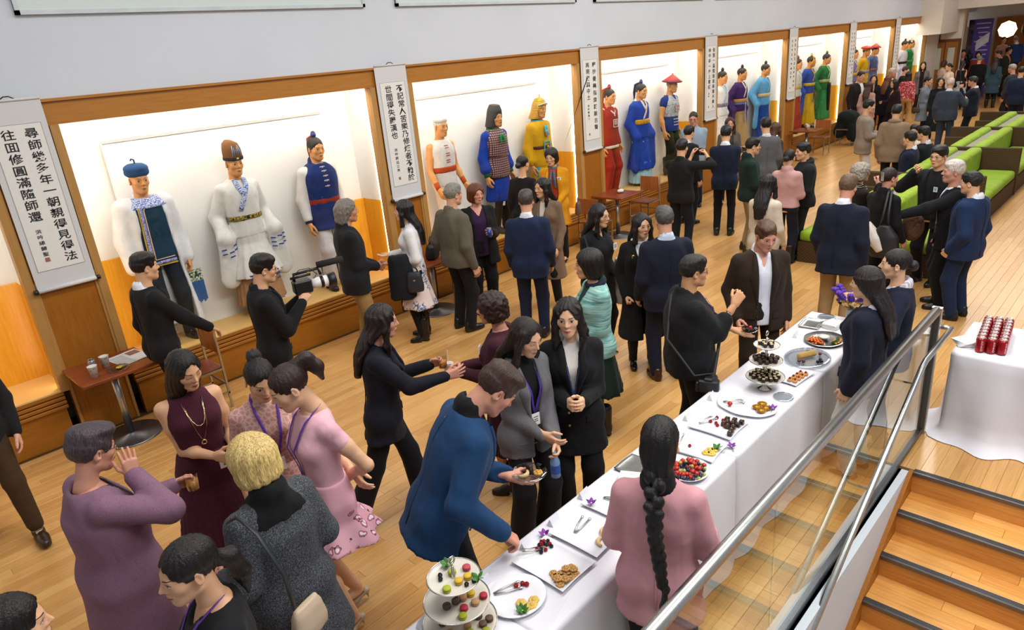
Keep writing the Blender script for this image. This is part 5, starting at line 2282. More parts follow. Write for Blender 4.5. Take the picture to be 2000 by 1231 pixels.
P = Person(5.29, 6.15, -3, 1.82, 'm', 1.18, 0, head=(2, 4, 0), L='p', R='d')
P.body(CA, brow='#8a8580').hair('short', '#77726b')
P.top('shirt', cloth('#5b5649', 'heather'), hem=.47, t=.018, collar=.015)
P.trousers(cloth('#131315'))
P.shoes('sneaker', '#121212')
P.tagp('stout grey haired man in olive grey shirt and black trousers')

P = Person(5.91, 6.40, -121, 1.70, 'f', 1.26, 0, head=(-16, 6, 0), L=((-.1, .3, 1.12), 'cup'), R='df')
P.body(CB, lips='#b06a60', brow='#5a3a2a').hair('shag', '#5a2a18')
P.inner(cloth('#2e1638'), 'blouse', V=(.77, .085), collar=0, hem=.47, neck=.075)
P.top('cardigan', cloth('#0f0f12'), hem=.4, t=.022, V=(.5, .08), ow=.075, neck=.075)
P.trousers(cloth('#101013'))
P.shoes('shoe', '#2a1012')
P.tagp('woman with short auburn hair in black cardigan over purple blouse')
held('drink_can', can_parts(), P, P.hand['L'][0] + np.array([.02, .0, -.05]), 'blue drink can held by the auburn haired woman', 'can')

P = Person(5.59, 5.23, 35, 1.75, 'm', 1.08, 0, head=(0, 4, 0), L='df', R='df')
P.body(CA).hair('short', '#3d3833')
P.inner(cloth('#d9dce4'), collar=.02)
P.top('jacket', cloth('#16223f'), V=(.6, .05), lap=1, hem=.44, t=.02)
P.trousers(cloth('#151f38'))
P.shoes('shoe', '#17110e')
P.tagp('man in navy suit with back to the viewer beside the beige coat')

P = Person(7.46, 7.00, 18, 1.78, 'f', .95, 1, head=(10, 0, 0))
P.body(AS).hair('bun', BK)
P.top('sweater', cloth('#121214'), hem=.48, V=(.79, .07), neck=.075)
P.trousers(cloth('#131316'))
P.shoes('flat', '#101010')
P.tagp('woman with low bun in black top in front of the yellow robed mannequin')

P = Person(6.52, 5.76, -164, 1.70, 'f', .97, 0, head=(22, 4, 0), L='df', R='c')
P.body(AS, lips=LIP).hair('longfront', BK)
P.inner(cloth('#cfc5b8'), collar=.01)
P.top('coat', cloth('#6f5a48'), V=(.6, .05), lap=1, hem=.24, t=.02, flare=.1)
P.trousers(cloth('#141417'))
P.shoes('flat', '#151210')
P.tagp('long haired woman in beige brown coat facing the navy suit')

P = Person(8.16, 7.00, -147, 1.80, 'f', 1.0, 0, head=(12, 14, 0), R=((.06, .27, 1.02), 'clasp'), L=((-.06, .25, 1.0), 'cup'))
P.body(AS, lips=LIP).hair('bob', BK)
P.inner(cloth('#a83a1c'), 'dress', collar=.0, hem=.5)
P.top('coat', cloth('#c98a10'), V=(.5, .065), ow=.075, lap=1, hem=.34, t=.024, flare=.2)
P.scarf(cloth('#54626e'), .018, .24, t=.02)
P.trousers(cloth('#15130f'))
P.shoes('flat', '#1a1512')
P.badge(-.1, .75, .03, .06, .05)
P.tagp('woman in bright yellow coat with red dress and short black hair')
bag(P, (-.36, .02, .86), .1, .1, .05, '#5e4638', 'brown handbag on the arm of the yellow coat', None, 90)

# ---------------------------------------------------------------- middle of the hall
P = Person(5.59, 4.26, -91, 1.68, 'f', 1.02, 0, head=(-8, 6, 0), R='df', L='c')
P.body(AS, lips=LIP).hair('longfront', BK).glasses('#8a8078')
P.top('coat', cloth('#111114'), V=(.79, .05), hem=.36, t=.02, collar=.02)
P.trousers(cloth('#131316'))
P.shoes('flat', '#101010')
P.badge(-.1, .735, .026, .06, .07)
P.tagp('woman with glasses and name badge in black coat, bag at her side')
F_ = Field((-.16, -.16, -.34), (.16, .16, .26), .018)
F_.rows([(-.3, .1, .1, 0), (0, .09, .1, 0), (.2, .06, .08, 0)], 0)
F_.wrinkle(.012, 16, 3)
o = link('coat', F_.mesh('coat'), cloth('#c9c2b8'))
o.location, o.rotation_euler = at(P, (-.26, .12, .86))[0], (0, 0, P.root.rotation_euler[2])
tag(o, 'cream coat hanging over the arm of the woman with glasses', 'coat')
bag(P, (.2, .2, .7), .14, .13, .05, '#4a382a', 'brown quilted shoulder bag beside the teal jacket', [(-.1, 0, .12), (-.02, -.1, .5), (.0, -.17, .72), (.03, -.1, .5), (.1, 0, .12)], 20)

P = Person(5.60, 3.73, -134, 1.63, 'f', .98, 0, head=(-14, 4, 0), R='p', L='d')
P.body('#d9aa88', lips='#b04a44').hair('long', '#181314')
P.inner(cloth('#dfe3e2'), 'blouse', collar=.012)
P.top('coat', cloth('#0f1012'), V=(.62, .07), ow=.025, lap=1, hem=.22, t=.024, flare=.16)
P.scarf(cloth('#dfe3e2'), .018, .2, 'bow', t=.02)
P.trousers(cloth('#101012'), t=.002, wide=.85, name='tights')
P.shoes('boot', '#0f0e0e', .2)
MB().sphere((0, 0, 0), (.02, .008, .02), 10, 6).build('brooch', metal_mat('#c89858', .3), P.root, True, loc=tuple(P.front(.1, .76, .02, .024)))
P.tagp('woman in long black coat with white bow blouse and gold brooch')

P = Person(5.48, 3.37, 50, 1.74, 'm', 1.1, 0, head=(0, 4, 0), L='df', R='df')
P.body(CA).hair('short', '#4a4744')
P.inner(cloth('#b9c4d8'), collar=.022)
P.top('jacket', cloth('#14182a'), V=(.6, .05), lap=1, hem=.44, t=.02)
P.trousers(cloth('#151828'))
P.shoes('shoe', '#3a1c12', .25)
P.tagp('grey haired man in dark navy suit with back turned by the bow blouse')

P = Person(4.26, 3.30, 146, 1.66, 'f', 1.05, 0, head=(14, 4, 0), L='c', R='c')
TEAL = M('teal_knit', '#7fb0ab', .85, 0, .2)


def _teal(t):
    c = t.coord((1.2, 1.2, 14))
    n1 = t.noise(c, 5, 4, .6, .5)
    t.base(t.ramp(n1, [(.3, '#3f7f80'), (.5, '#86b5ae'), (.7, '#b5cfc6')]))
    t.bump(n1, .3, .006)


_teal(NT(TEAL))
P.body(AS, lips='#a85a52').hair('bob', '#15110f', 1.05)
P.inner(cloth('#1c3a34'), collar=.02)
P.top('jacket', TEAL, V=(.66, .05), ow=.02, hem=.47, t=.02)
P.scarf(cloth('#1c2436'), .022)
P.skirt(cloth('#12251f'), hem=.26, waist=.6, flare=.18, pleat=(16, 0, .05, 0))
P.trousers(cloth('#0e0e10'), t=.002, wide=.82, name='tights')
P.shoes('boot', '#0e0e0e', .5)
P.tagp('older woman in striped teal jacket and dark green skirt')

P = Person(3.20, 2.69, -138, 1.70, 'f', .97, 0, head=(10, 4, 0), R=((.05, .27, 1.09), 'clasp', 'in'), L=((-.05, .27, 1.09), 'clasp', 'in'))
P.body('#d9aa88', lips='#b5584f').hair('wavy', '#17100f')
P.inner(cloth('#d6d2cd'), 'turtleneck', collar=.045)
P.top('coat', cloth('#101013'), V=(.62, .055), lap=1, hem=.36, t=.022, flare=.16)
P.trousers(cloth('#0f0f12'), wide=1.12, flare=.02)
P.shoes('flat', '#0f0f0f')
P.lanyard('#3b4f90', .62, False, .02)
for z in (.5, .555, .61):
    MB().sphere((0, 0, 0), (.011, .006, .011), 10, 6).build('button', metal_mat('#b59a60', .3), P.root, True, loc=tuple(P.front(.045, z, .012, .03)))
P.tagp('woman in black coat with gold buttons and white turtleneck facing the viewer')

P = Person(2.83, 2.80, -105, 1.68, 'f', .96, 0, head=(-14, 20, 0), R=((.0, .22, .93), 'relax', 'in'), L=((-.05, .25, .88), 'cup', 'in'))
P.body('#d9aa88', lips='#b5685f', closed=True).hair('longfront', '#1a1212')
P.inner(cloth('#111114'), 'turtleneck', collar=.04)
P.top('jacket', cloth('#67676a', 'heather'), V=(.6, .055), ow=.02, lap=1, hem=.44, t=.022, flare=.25)
P.trousers(cloth('#141416'), wide=1.15, flare=.03)
P.shoes('flat', '#101010')
P.lanyard('#4a2a9a', .63, True, .02)
P.tagp('woman in grey blazer over black turtleneck looking down, blue bottle in hand')
held('water_bottle', [('bottle_body', MB().lathe([(.03, -.09), (.032, -.085), (.032, .02), (.012, .07), (.012, .09)], 14), plain('#6f8fb8', .15), True),
                      ('bottle_label', MB().lathe([(.0325, -.06), (.0325, .0)], 14, cap=False), plain('#2a58a8', .4), True)], P, P.hand['L'][0] + np.array([.03, .01, -.06]),
     'small blue water bottle held by the grey blazer woman', 'bottle')

P = Person(3.19, 3.35, 121, 1.62, 'f', 1.05, 0, head=(0, 8, 0), R=((.08, .34, 1.0), 'cup'), L=((-.06, .3, 1.02), 'cup'))
P.body(CB, lips='#a85a52').hair('curly', '#2a1914')
P.top('sweater', cloth('#3a1423'), hem=.44, t=.018, V=(.79, .07), neck=.07)
P.skirt(cloth('#34121f'), hem=.24, flare=.12)
P.shoes('boot', '#101010')
P.badge(-.1, .76, .022, .06, .06)
P.tagp('curly haired woman in burgundy behind the grey blazer, facing left')
held('paper_cup', cup_parts('#e3e3e4', .085, .04) + [('straw', MB().tube([(.01, 0, .05), (.02, 0, .19)], .003, 5), plain('#e8e2da', .5), False)], P, P.hand['R'][0] + np.array([-.03, .02, -.03]),
     'white paper cup with striped straw held by the curly haired woman', 'cup')
bag(P, (-.24, -.12, .98), .12, .1, .05, '#3d2226', 'maroon shoulder bag of the curly haired woman', None, 20)

P = Person(2.42, 3.82, -38, 1.68, 'f', 1.0, 0, head=(-4, 6, 0), R=((.12, .48, 1.14), 'open', 'in'), L=((-.12, .38, 1.14), 'cup'), feet=((-.07, .2), (.08, -.32)), lean=4)
P.body(CB, lips='#a85a52').hair('wavy', '#1d1412')
P.top('jacket', cloth('#12141f'), V=(.68, .05), lap=1, hem=.42, t=.018, flare=.3)
P.trousers(cloth('#10111a'), wide=1.08, flare=.035)
P.shoes('flat', '#101010')
P.tagp('woman in navy trouser suit walking right with an outstretched hand')
held('drink_cup', clear_cup('#c9783a'), P, P.hand['L'][0] + np.array([.03, .01, -.04]), 'clear cup of orange drink held by the walking woman', 'cup')

P = Person(1.86, 2.56, -26, 1.8, 'm', 1.1, 0, head=(4, 24, 0), lean=25, R=((.33, .25, .92), 'pinch', 'd'), L=((-.02, .42, 1.0), 'flat', 'u'), hs=1.06)
P.body(CB, brow='#3a2418').hair('side', '#35231a')
P.inner(cloth('#0f0f12'), 'turtleneck', collar=.04)
P.top('jacket', cloth('#15395f'), V=(.6, .055), ow=.015, lap=1, hem=.42, t=.022)
P.trousers(cloth('#16161a'))
P.shoes('shoe', '#1a120e')
P.badge(-.1, .7, .03, .05, .09)
P.tagp('man in bright blue jacket bending to take food from a tray')
pl = held('clear_plate', plate_clear(.1), P, P.hand['L'][0] + np.array([0, .03, .025]), 'clear plate with pastries held by the blue jacket man', 'plate')
PLATE27 = P.world(P.hand['L'][0] + np.array([0, .03, .03]))
held('tongs', [('arm', MB().tube([(0, 0, 0), (.0, .1, -.02)], .004, 5), MAT_STEEL, True), ('arm', MB().tube([(.02, 0, 0), (.025, .1, -.02)], .004, 5), MAT_STEEL, True)], P, P.hand['R'][0] + np.array([0, .02, -.06]),
     'steel tongs in the fingers of the blue jacket man', 'tongs')

P = Person(4.38, 2.50, -42, 1.68, 'm', 1.3, 0, head=(-2, 4, 0), R=((.06, .34, 1.3), 'pinch', 'in'), L=((-.12, .42, 1.0), 'flat', 'u'))
P.body('#c8946c').hair('short', '#191412').glasses()
P.top('shirt', cloth('#141417'), sl=.74, hem=.46, t=.02, collar=.012)
P.trousers(cloth('#111114'))
P.shoes('shoe', '#15110f')
P.lanyard('#5a2f9a', .7, False, .026)
P.strap(plain('#1a1a1c', .6), [P.T((-.1, -.02, 1.41)), P.front(-.05, .74, .02, .03), P.front(.08, .62, .03, .03), np.array([.3, .1, .86]), np.array([.3, -.05, .86]), P.T((.12, -.2, 1.1)), P.T((-.02, -.12, 1.4))], .014, 'camera_strap')
P.tagp('stout man in black shirt and glasses eating, camera hanging at hip')
photo_camera(P, (.33, .05, .78), 'black camera hanging by its strap at the eating man\'s hip', 60, 1.1)
held('clear_plate', plate_clear(.075), P, P.hand['L'][0] + np.array([0, .03, .025]), 'small clear plate with chocolate held by the eating man', 'plate')
PLATE28 = P.world(P.hand['L'][0] + np.array([0, .03, .03]))

P = Person(5.55, 2.47, -138, 1.70, 'm', 1.06, 0, head=(-10, 18, 0), R='p', L='d')
P.body(CB, brow='#5a3a26').hair('side', '#4a2d1b')
P.inner(cloth('#d9dbe6'), V=(.76, .035), collar=.016, hem=.46)
P.top('jacket', cloth('#2b1e14'), V=(.58, .06), ow=.05, lap=1, hem=.43, t=.03, wr=.004)
P.trousers(cloth('#271b12'))
P.shoes('shoe', '#20140d')
P.tagp('man in dark brown suit with open white collar, hand in pocket')

P = Person(2.24, 1.42, 24, 1.64, 'f', 1.0, 0, head=(0, 10, 0), L=((-.18, .26, .96), 'relax'), R=((.2, .26, .93), 'relax'), hs=1.04)
P.body(AS).hair('braid', '#0f0d0e', 1.03)
P.inner(cloth('#121214'), collar=.03)
P.top('jacket', cloth('#c79097'), V=(.6, .05), lap=1, hem=.4, t=.022, flare=.25, wr=.005)
P.trousers(cloth('#1b1b20'))
P.shoes('flat', '#101010')
P.scarf(plain('#4a2f8a', .6), .007, name='lanyard')
P.tagp('woman with a long black braid in pink blazer behind the buffet')

P = Person(4.88, 1.37, 84, 1.62, 'f', 1.08, 0, head=(-6, 6, 0), L='d', R='df')
P.body('#d9aa88', lips=LIP).hair('halfup', '#191213')
P.inner(cloth('#c9cbd8'), collar=.012)
P.top('jacket', cloth('#141729'), V=(.62, .05), lap=1, hem=.44, t=.02, flare=.2)
P.trousers(cloth('#cfc8bd'))
P.shoes('flat', '#202020')
P.tagp('attendant with long half-up hair in navy blazer behind the buffet')

P = Person(5.41, 1.35, 108, 1.61, 'f', 1.08, 0, head=(0, 0, 0), L=((-.12, .08, 1.16), 'relax', 'd', (-.8, -.3, .1)), R='d')
P.body('#d9aa88', lips=LIP).hair('bun', '#191314')
STRIPE = M('striped_shirt', '#c5c2cc', .8, 0, .2)


def _stripe(t):
    w = t.n('ShaderNodeTexWave', bands_direction='X')
    w.inputs['Scale'].default_value = 22
    t.l(t.coord(), w.inputs[0])
    t.base(t.ramp(w.outputs['Fac'], [(.45, '#a9a6b4'), (.6, '#d9d6de')]))


_stripe(NT(STRIPE))
P.inner(STRIPE, collar=.015)
P.top('jacket', cloth('#12162a'), V=(.62, .055), ow=.02, lap=1, hem=.44, t=.02)
P.trousers(cloth('#14151c'))
P.shoes('flat', '#151515')
P.tagp('attendant in navy blazer and striped shirt leaning on the railing post')

# ---------------------------------------------------------------- right half of the hall
def simple(pos, sex, g, lod, skin, hair, hcol, top, bottom, shoes, label, head=(0, 4, 0), L='d', R='d', inner=None, glasses=None, sit=0, z=0.0, feet=None, lips=None, sc=1.0, lean=0, brow='#1a1310'):
    P = Person(*pos, sex, g, lod, head=head, L=L, R=R, sit=sit, z=z, feet=feet, lean=lean)
    P.body(skin, lips=lips or (LIP if sex == 'f' else None), brow=brow).hair(hair, hcol, sc)
    if glasses:
        P.glasses(glasses)
    if inner:
        P.inner(cloth(inner[0]), inner[2] if len(inner) > 2 else 'shirt', collar=inner[1])
    nm, col, kw = top
    kw = dict(kw)
    kind = kw.pop('kind', 'plain')
    P.top(nm, col if not isinstance(col, str) else cloth(col, kind), **kw)
    if bottom:
        if bottom[0] == 'skirt':
            P.skirt(cloth(bottom[1]), hem=bottom[2], flare=.15)
            P.trousers(cloth('#101012'), t=.002, wide=.82, name='tights')
        else:
            P.trousers(cloth(bottom[1]), **(bottom[2] if len(bottom) > 2 else {}))
    P.shoes(*shoes)
    P.tagp(label)
    return P


SUIT = dict(V=(.6, .05), lap=1, hem=.44, t=.02)
OPEN = dict(V=(.58, .06), ow=.05, lap=1, hem=.43, t=.022)
BLK = ('shoe', '#12100f')
simple((7.35, 2.43, 0, 1.74), 'm', 1.1, 0, CB, 'short', '#5a4632', ('jacket', '#12182a', dict(SUIT, hem=.42, wr=.005)), ('trousers', '#8f7550'), ('shoe', '#2a1a10'), 'man with light brown hair in navy blazer and khaki trousers from behind', inner=('#dfe2ea', .02), L='df', lean=6)
P = simple((8.90, 2.79, -41, 1.60), 'f', 1.05, 0, CB, 'curly', '#8d8579', ('tunic', '#17140f', dict(hem=.3, t=.02, flare=.1, V=(.78, .06))), ('trousers', '#141214'), ('flat', '#101010'), 'woman with curly grey hair in black patterned tunic eating', R=((.05, .24, 1.34), 'pinch', 'in'), L='c', glasses='#7a2a2a')
P.scarf(M('striped_scarf', '#3a3a34', .8, 0, .2, lambda t: t.base(t.ramp(t.noise(t.coord((1, 1, 30)), 3, 2), [(.45, '#15140f'), (.55, '#b9b5a8')], 'CONSTANT'))), .03, .5, t=.025)
P = simple((8.54, 2.37, -23, 1.62), 'f', 1.02, 0, CB, 'clip', '#241812', ('sweater', '#0d0d0f', dict(hem=.48, t=.018, collar=.02)), ('trousers', '#101014'), ('shoe', '#0f0f0f'), 'woman with silver hair clip in black, white and black bag on her shoulder', head=(10, 0, 0), L='c', R='df')
MB().box(-.018, .018, -.006, .006, -.05, .05, .004).build('hair_clip', metal_mat('#d8d8d8', .2), P.root, False, loc=tuple((P.hm @ np.array([.03, -.125, .14, 1]))[:3]))
P.skirt(cloth('#33373d'), hem=.42, waist=.53, flare=.1, pleat=(5, .03, .1, 0), name='tied_jacket')
loc, rz = at(P, (.2, -.2, .86), 30)
o = empty('shoulder_bag', loc, rz)
F_ = Field((-.2, -.1, -.2), (.2, .1, .2), .015)
F_.rows([(-.19, .12, .06, 0), (-.1, .17, .08, 0), (.05, .15, .07, 0), (.18, .05, .04, 0)], 0)
link('bag_body', F_.mesh('bag_body'), plain('#17171a', .5), o)
F_ = Field((-.2, -.12, -.2), (.2, .12, .24), .014)
F_.rows([(-.15, .06, .09, 0), (0, .08, .1, 0), (.2, .04, .05, 0)], 0, rotm('y', -30), (-.09, 0, .02))
link('white_panel', F_.mesh('white_panel'), plain('#c9c4ba', .55), o)
for s in (-.05, .03):
    MB().tube([(s, 0, .15), (s * .6, .02, .32), (s * .4, .12, .52), (s * .4, .2, .54)], .014, 6, flat=((0, 1, 0), .4)).build('bag_strap', plain('#202022', .5), o, True)
tag(o, 'white and black slouchy shoulder bag on the woman with hair clip', 'handbag')
F_ = Field((-.2, -.2, -.25), (.2, .2, .25), .016)
F_.ell((0, 0, 0), (.11, .12, .17), 0)
X_, Y_, Z_ = F_.all()
F_.d += (.012 * np.sin(X_ * 110 + 2 * np.sin(Z_ * 90)) * np.sin(Y_ * 120 + 2 * np.sin(X_ * 80)) * np.sin(Z_ * 100)).astype(np.float32)
o = link('fur_wrap', F_.mesh('fur_wrap'), cloth('#4a3526', 'tweed'))
o.location = at(P, (.16, .3, .93))[0]
tag(o, 'brown fur wrap over the forearm of the woman with hair clip', 'wrap')

P = simple((9.58, 2.09, 160, 1.72), 'm', 1.05, 0, AS, 'thick', BK, ('jacket', '#0f1116', dict(OPEN)), ('trousers', '#101116'), BLK, 'man in black suit and glasses raising one hand beside his face', R=((.2, .16, 1.42), 'pinch', 'f'), L='d', glasses='#2a2424', inner=('#15171c', .01))
P.badge(-.09, .72, .03, .05, .06, '#b9d8e4')
P = simple((8.80, 1.75, 109, 1.68), 'm', 1.05, 0, '#c08a72', 'thick', '#b9b0a8', ('jacket', '#0f1116', dict(OPEN, V=(.58, .075), ow=.1)), ('trousers', '#101116'), BLK, 'white haired man in dark jacket and white shirt reaching out a hand', L=((-.12, .52, 1.1), 'flat', 'd'), R='d', inner=('#d9dce2', .014), head=(-6, 0, 0), brow='#a09890')
simple((8.51, 1.51, 74, 1.62), 'm', 1.12, 0, AS, 'short', BK, ('jacket', '#14284a', dict(SUIT, t=.024)), ('trousers', '#122240', dict(wide=1.05)), BLK, 'man in royal blue suit at right with one hand in his pocket', L='p', R='d', glasses='#5a5a60', inner=('#d9dde6', .02), head=(-8, 4, 0))
simple((7.81, 3.45, -4, 1.62), 'f', .98, 0, AS, 'long', BK, ('jacket', '#c9beac', dict(SUIT, hem=.42, flare=.2)), ('trousers', '#131316'), ('flat', '#111111'), 'long haired woman in cream blazer seen from behind', L='c', R='df')
simple((9.59, 3.94, 4, 1.62), 'f', 1.0, 0, AS, 'bun', BK, ('sweater', '#b98f8c', dict(hem=.52, t=.026, collar=.015, wr=.006)), ('trousers', '#131726', dict(wide=1.08)), ('boot', '#101010'), 'woman with low bun in pink sweater and navy trousers from behind', L='h', R='h')
P = simple((9.99, 3.86, 131, 1.66), 'm', 1.02, 0, AS, 'thick', BK, ('hoodie', '#15181a', dict(hem=.47, t=.026, collar=.02, wr=.006)), ('trousers', '#17171b'), BLK, 'man in black hooded jacket facing left beside the pink sweater', L='h', R='c')
P.scarf(cloth('#15181a'), .034, name='hood')
simple((9.93, 4.66, -51, 1.72), 'm', 1.0, 0, AS, 'short', BK, ('fleece_jacket', '#112622', dict(hem=.47, t=.022, V=(.72, .05), collar=.03)), ('trousers', '#94835f'), ('shoe', '#2a1c14'), 'man with glasses in dark green fleece and khaki trousers', R='h', L='h', glasses='#3a3430', inner=('#a9bccd', .02))
simple((10.65, 5.42, 21, 1.80), 'm', 1.0, 0, AS, 'short', BK, ('jacket', '#131d33', dict(SUIT)), ('trousers', '#101013', dict(wide=.92)), ('sneaker', '#1b1b1d'), 'young man in navy blazer and black jeans from behind', inner=('#d9dde6', .02), L='c', R='c')
P = simple((9.39, 5.50, 6, 1.76), 'm', 1.04, 0, AS, 'short', BK, ('shirt', '#121315', dict(hem=.47, t=.016, collar=.015, sl=.75)), ('trousers', '#10131c'), BLK, 'man in black shirt from behind with one arm raised taking a photo', R=((.26, .34, 1.5), 'cup', 'in', (1, .1, -.3)), L=((.02, .36, 1.48), 'cup'))
photo_camera(P, (.14, .42, 1.52), 'camera held up by the man in black shirt', 0)
simple((11.09, 6.36, -10, 1.74), 'm', 1.0, 1, AS, 'short', BK, ('jacket', '#14161b', dict(SUIT)), ('trousers', '#10131c'), BLK, 'dark jacketed man just behind the man taking a photo', inner=('#c9ccd4', .02))
simple((12.43, 7.00, -157, 1.85), 'm', 1.05, 1, CB, 'buzz', '#2a211c', ('shirt', '#8fa3b5', dict(hem=.48, t=.016, collar=.018)), ('trousers', '#1a2030'), BLK, 'bearded man with glasses in light blue shirt by the wall', glasses='#1a1a1c', head=(0, 14, 0), R='c', L='c')
P = simple((12.81, 6.45, -143, 1.68), 'f', 1.0, 1, CB, 'longfront', '#3a2016', ('jacket', '#55504a', dict(OPEN, hem=.4)), ('skirt', '#6a655c', .28), ('flat', '#151515'), 'brown haired woman in grey jacket holding papers', L='h', R='h', inner=('#3a3834', .0))
held('leaflet', [('sheet', MB().box(-.11, .11, -.002, .002, -.14, .14), plain('#c9bdb0', .6), False)], P, (-.04, .4, 1.1), 'pale leaflet held by the brown haired woman in grey', 'leaflet', 10, (-50, 0))
simple((11.80, 5.26, 40, 1.78), 'm', 1.0, 1, AS, 'thick', BK, ('jacket', '#59595c', dict(SUIT, kind='heather')), ('trousers', '#16171c'), BLK, 'man in grey blazer from behind looking left', inner=('#c9c9cc', .02), L='c', R='df')
simple((12.37, 5.37, -17, 1.64), 'f', 1.0, 1, CB, 'long', '#4a2a18', ('jacket', '#3a342c', dict(SUIT)), ('trousers', '#15151a'), ('flat', '#151515'), 'woman with long chestnut hair mostly hidden behind the grey blazer')
simple((14.90, 4.64, -59, 1.74), 'm', 1.0, 1, AS, 'thick', BK, ('jacket', '#8d7f72', dict(SUIT, hem=.42, flare=.18, t=.026)), ('trousers', '#cfc9c2'), ('shoe', '#6a5a4a'), 'young man in taupe jacket and white trousers in profile', R='h', L='h', inner=('#bdb2a6', .0))
P = simple((13.99, 3.85, 1, 1.74), 'm', 1.05, 1, AS, 'short', BK, ('jacket', '#86705a', dict(hem=.43, t=.026, wr=.006)), ('trousers', '#15130f'), BLK, 'man in beige jacket with hood seen from behind')
P.scarf(cloth('#86705a'), .04, name='hood')
SITF = ((-.1, .45), (.1, .45))
simple((14.45, 3.62, 120, 1.7), 'm', 1.0, 1, AS, 'short', BK, ('sweater', '#c9bfae', dict(hem=.5, t=.02)), ('trousers', '#b9ad9a'), BLK, 'seated man in cream sweater with a hand at his mouth', sit=.52, feet=SITF, R=((.06, .22, .98), 'fist'), L='c', head=(-60, 4, 0))
simple((13.4, 3.4, 95, 1.72), 'm', 1.0, 1, AS, 'thick', BK, ('jacket', '#141c33', dict(SUIT, hem=.5)), ('trousers', '#141a2c'), BLK, 'seated young man in navy suit on the lime sofa', sit=.52, feet=SITF, L='c', R='c', inner=('#d0d4dc', .02), head=(20, 0, 0))
simple((14.05, 3.35, 80, 1.72), 'm', 1.0, 1, AS, 'thick', BK, ('jacket', '#15181f', dict(SUIT, hem=.5)), ('trousers', '#15171f'), BLK, 'seated man in dark vest behind the navy suit on the sofa', sit=.52, feet=SITF, L='c', R='c', inner=('#c9ccd4', .02))

# ---------------------------------------------------------------- the far crowd
F2 = 2
simple((21.66, 7.00, -122, 1.87), 'm', 1.1, 1, CB, 'short', '#2a1c14', ('jacket', '#1e1a18', dict(OPEN)), ('trousers', '#1c1a18'), BLK, 'smiling man in dark suit and open white collar near the far cases', inner=('#d9d6d0', .015))
simple((20.96, 6.53, -3, 1.64), 'f', .98, 1, CB, 'long', '#3a2014', ('dress', '#b58f86', dict(hem=.4, t=.014, sl=.9)), ('skirt', '#b58f86', .2), ('flat', '#7a5a4a'), 'long brown haired woman in pale pink dress from behind')
simple((22.87, 7.00, -158, 1.69), 'f', 1.0, F2, AS, 'longfront', BK, ('jacket', '#141416', dict(SUIT)), ('trousers', '#141416'), ('flat', '#111111'), 'dark haired woman in black facing the viewer beside the pink dress')
simple((22.73, 6.59, -14, 1.66), 'f', 1.05, 1, CB, 'long', '#5a3218', ('coat', '#121520', dict(SUIT, hem=.34)), ('trousers', '#141620'), ('flat', '#111111'), 'auburn haired woman in navy coat from behind near the far cases')
simple((24.46, 7.00, -104, 1.75), 'm', 1.05, F2, '#c08a72', 'short', '#a8a29a', ('jacket', '#2c3a4a', dict(SUIT)), ('trousers', '#1c2430'), BLK, 'white haired man in blue grey jacket beyond the auburn haired woman', inner=('#d0d0d0', .015))
simple((22.06, 6.17, 136, 1.60), 'f', 1.0, F2, AS, 'mid', '#1c1412', ('jacket', '#26141c', dict(SUIT)), ('trousers', '#1a1216'), ('flat', '#111111'), 'woman in dark plum jacket facing the auburn haired woman', R='h')
REDP = M('red_white_print', '#b5606a', .8, 0, .2, lambda t: t.base(t.ramp(t.noise(t.coord(), 14, 2, .5, 1.5), [(.46, '#a8343f'), (.54, '#d9a0a0')], 'CONSTANT')))
simple((24.08, 6.40, 1, 1.66), 'f', 1.0, 1, AS, 'mid', '#1c1210', ('blouse', REDP, dict(hem=.52, t=.018)), ('trousers', '#b08a58', dict(flare=.03)), ('flat', '#7a5030'), 'woman in red and white print blouse and tan flared trousers')
simple((25.83, 7.00, -85, 1.70), 'm', 1.0, F2, CA, 'short', BR, ('jacket', '#141416', dict(SUIT)), ('trousers', '#141416'), BLK, 'man in black behind the red print blouse')
simple((27.95, 7.00, -166, 1.71), 'f', 1.0, F2, AS, 'mid', '#1a1214', ('jacket', '#6a6068', dict(OPEN, hem=.38)), ('trousers', '#17171a'), ('flat', '#111111'), 'smiling woman in grey open jacket beneath the green robed figure', inner=('#141416', .0))
P = simple((22.01, 5.38, -96, 1.64), 'f', 1.0, 1, AS, 'bun', '#1a1210', ('coat', '#77828f', dict(SUIT, hem=.3, flare=.15)), ('trousers', '#151518'), ('flat', '#111111'), 'woman in pale blue grey coat with a small brown bag', L='c', R='c')
bag(P, (.3, -.08, .8), .1, .07, .04, '#3a2a1c', 'small brown bag at the hip of the pale blue coat', [(-.07, 0, .06), (-.02, .05, .4), (.07, 0, .06)], 90)
simple((21.74, 4.99, -177, 1.62), 'f', 1.05, 1, AS, 'longfront', BK, ('dress', '#0e1a1c', dict(hem=.45, t=.018)), ('skirt', '#0e1a1c', .16), ('flat', '#111111'), 'woman in dark teal dress between the pale coat and the grey suit', head=(-20, 0, 0))
simple((19.92, 4.36, 2, 1.72), 'm', 1.2, 1, '#c99a88', 'short', '#b9a9a0', ('jacket', '#343c4c', dict(SUIT, t=.028)), ('trousers', '#30384a'), BLK, 'broad white haired man in slate blue suit from behind', inner=('#d9d9dc', .02), R=((.32, .36, 1.18), 'relax'))
simple((21.10, 4.09, 96, 1.66), 'm', 1.15, 1, CB, 'short', '#2c2622', ('jacket', '#151b2a', dict(OPEN)), ('trousers', '#15171f'), BLK, 'man in dark navy suit and glasses touching his chin', L=((-.05, .26, 1.4), 'fist'), glasses='#1a1a1c', inner=('#cfcfd2', .02))
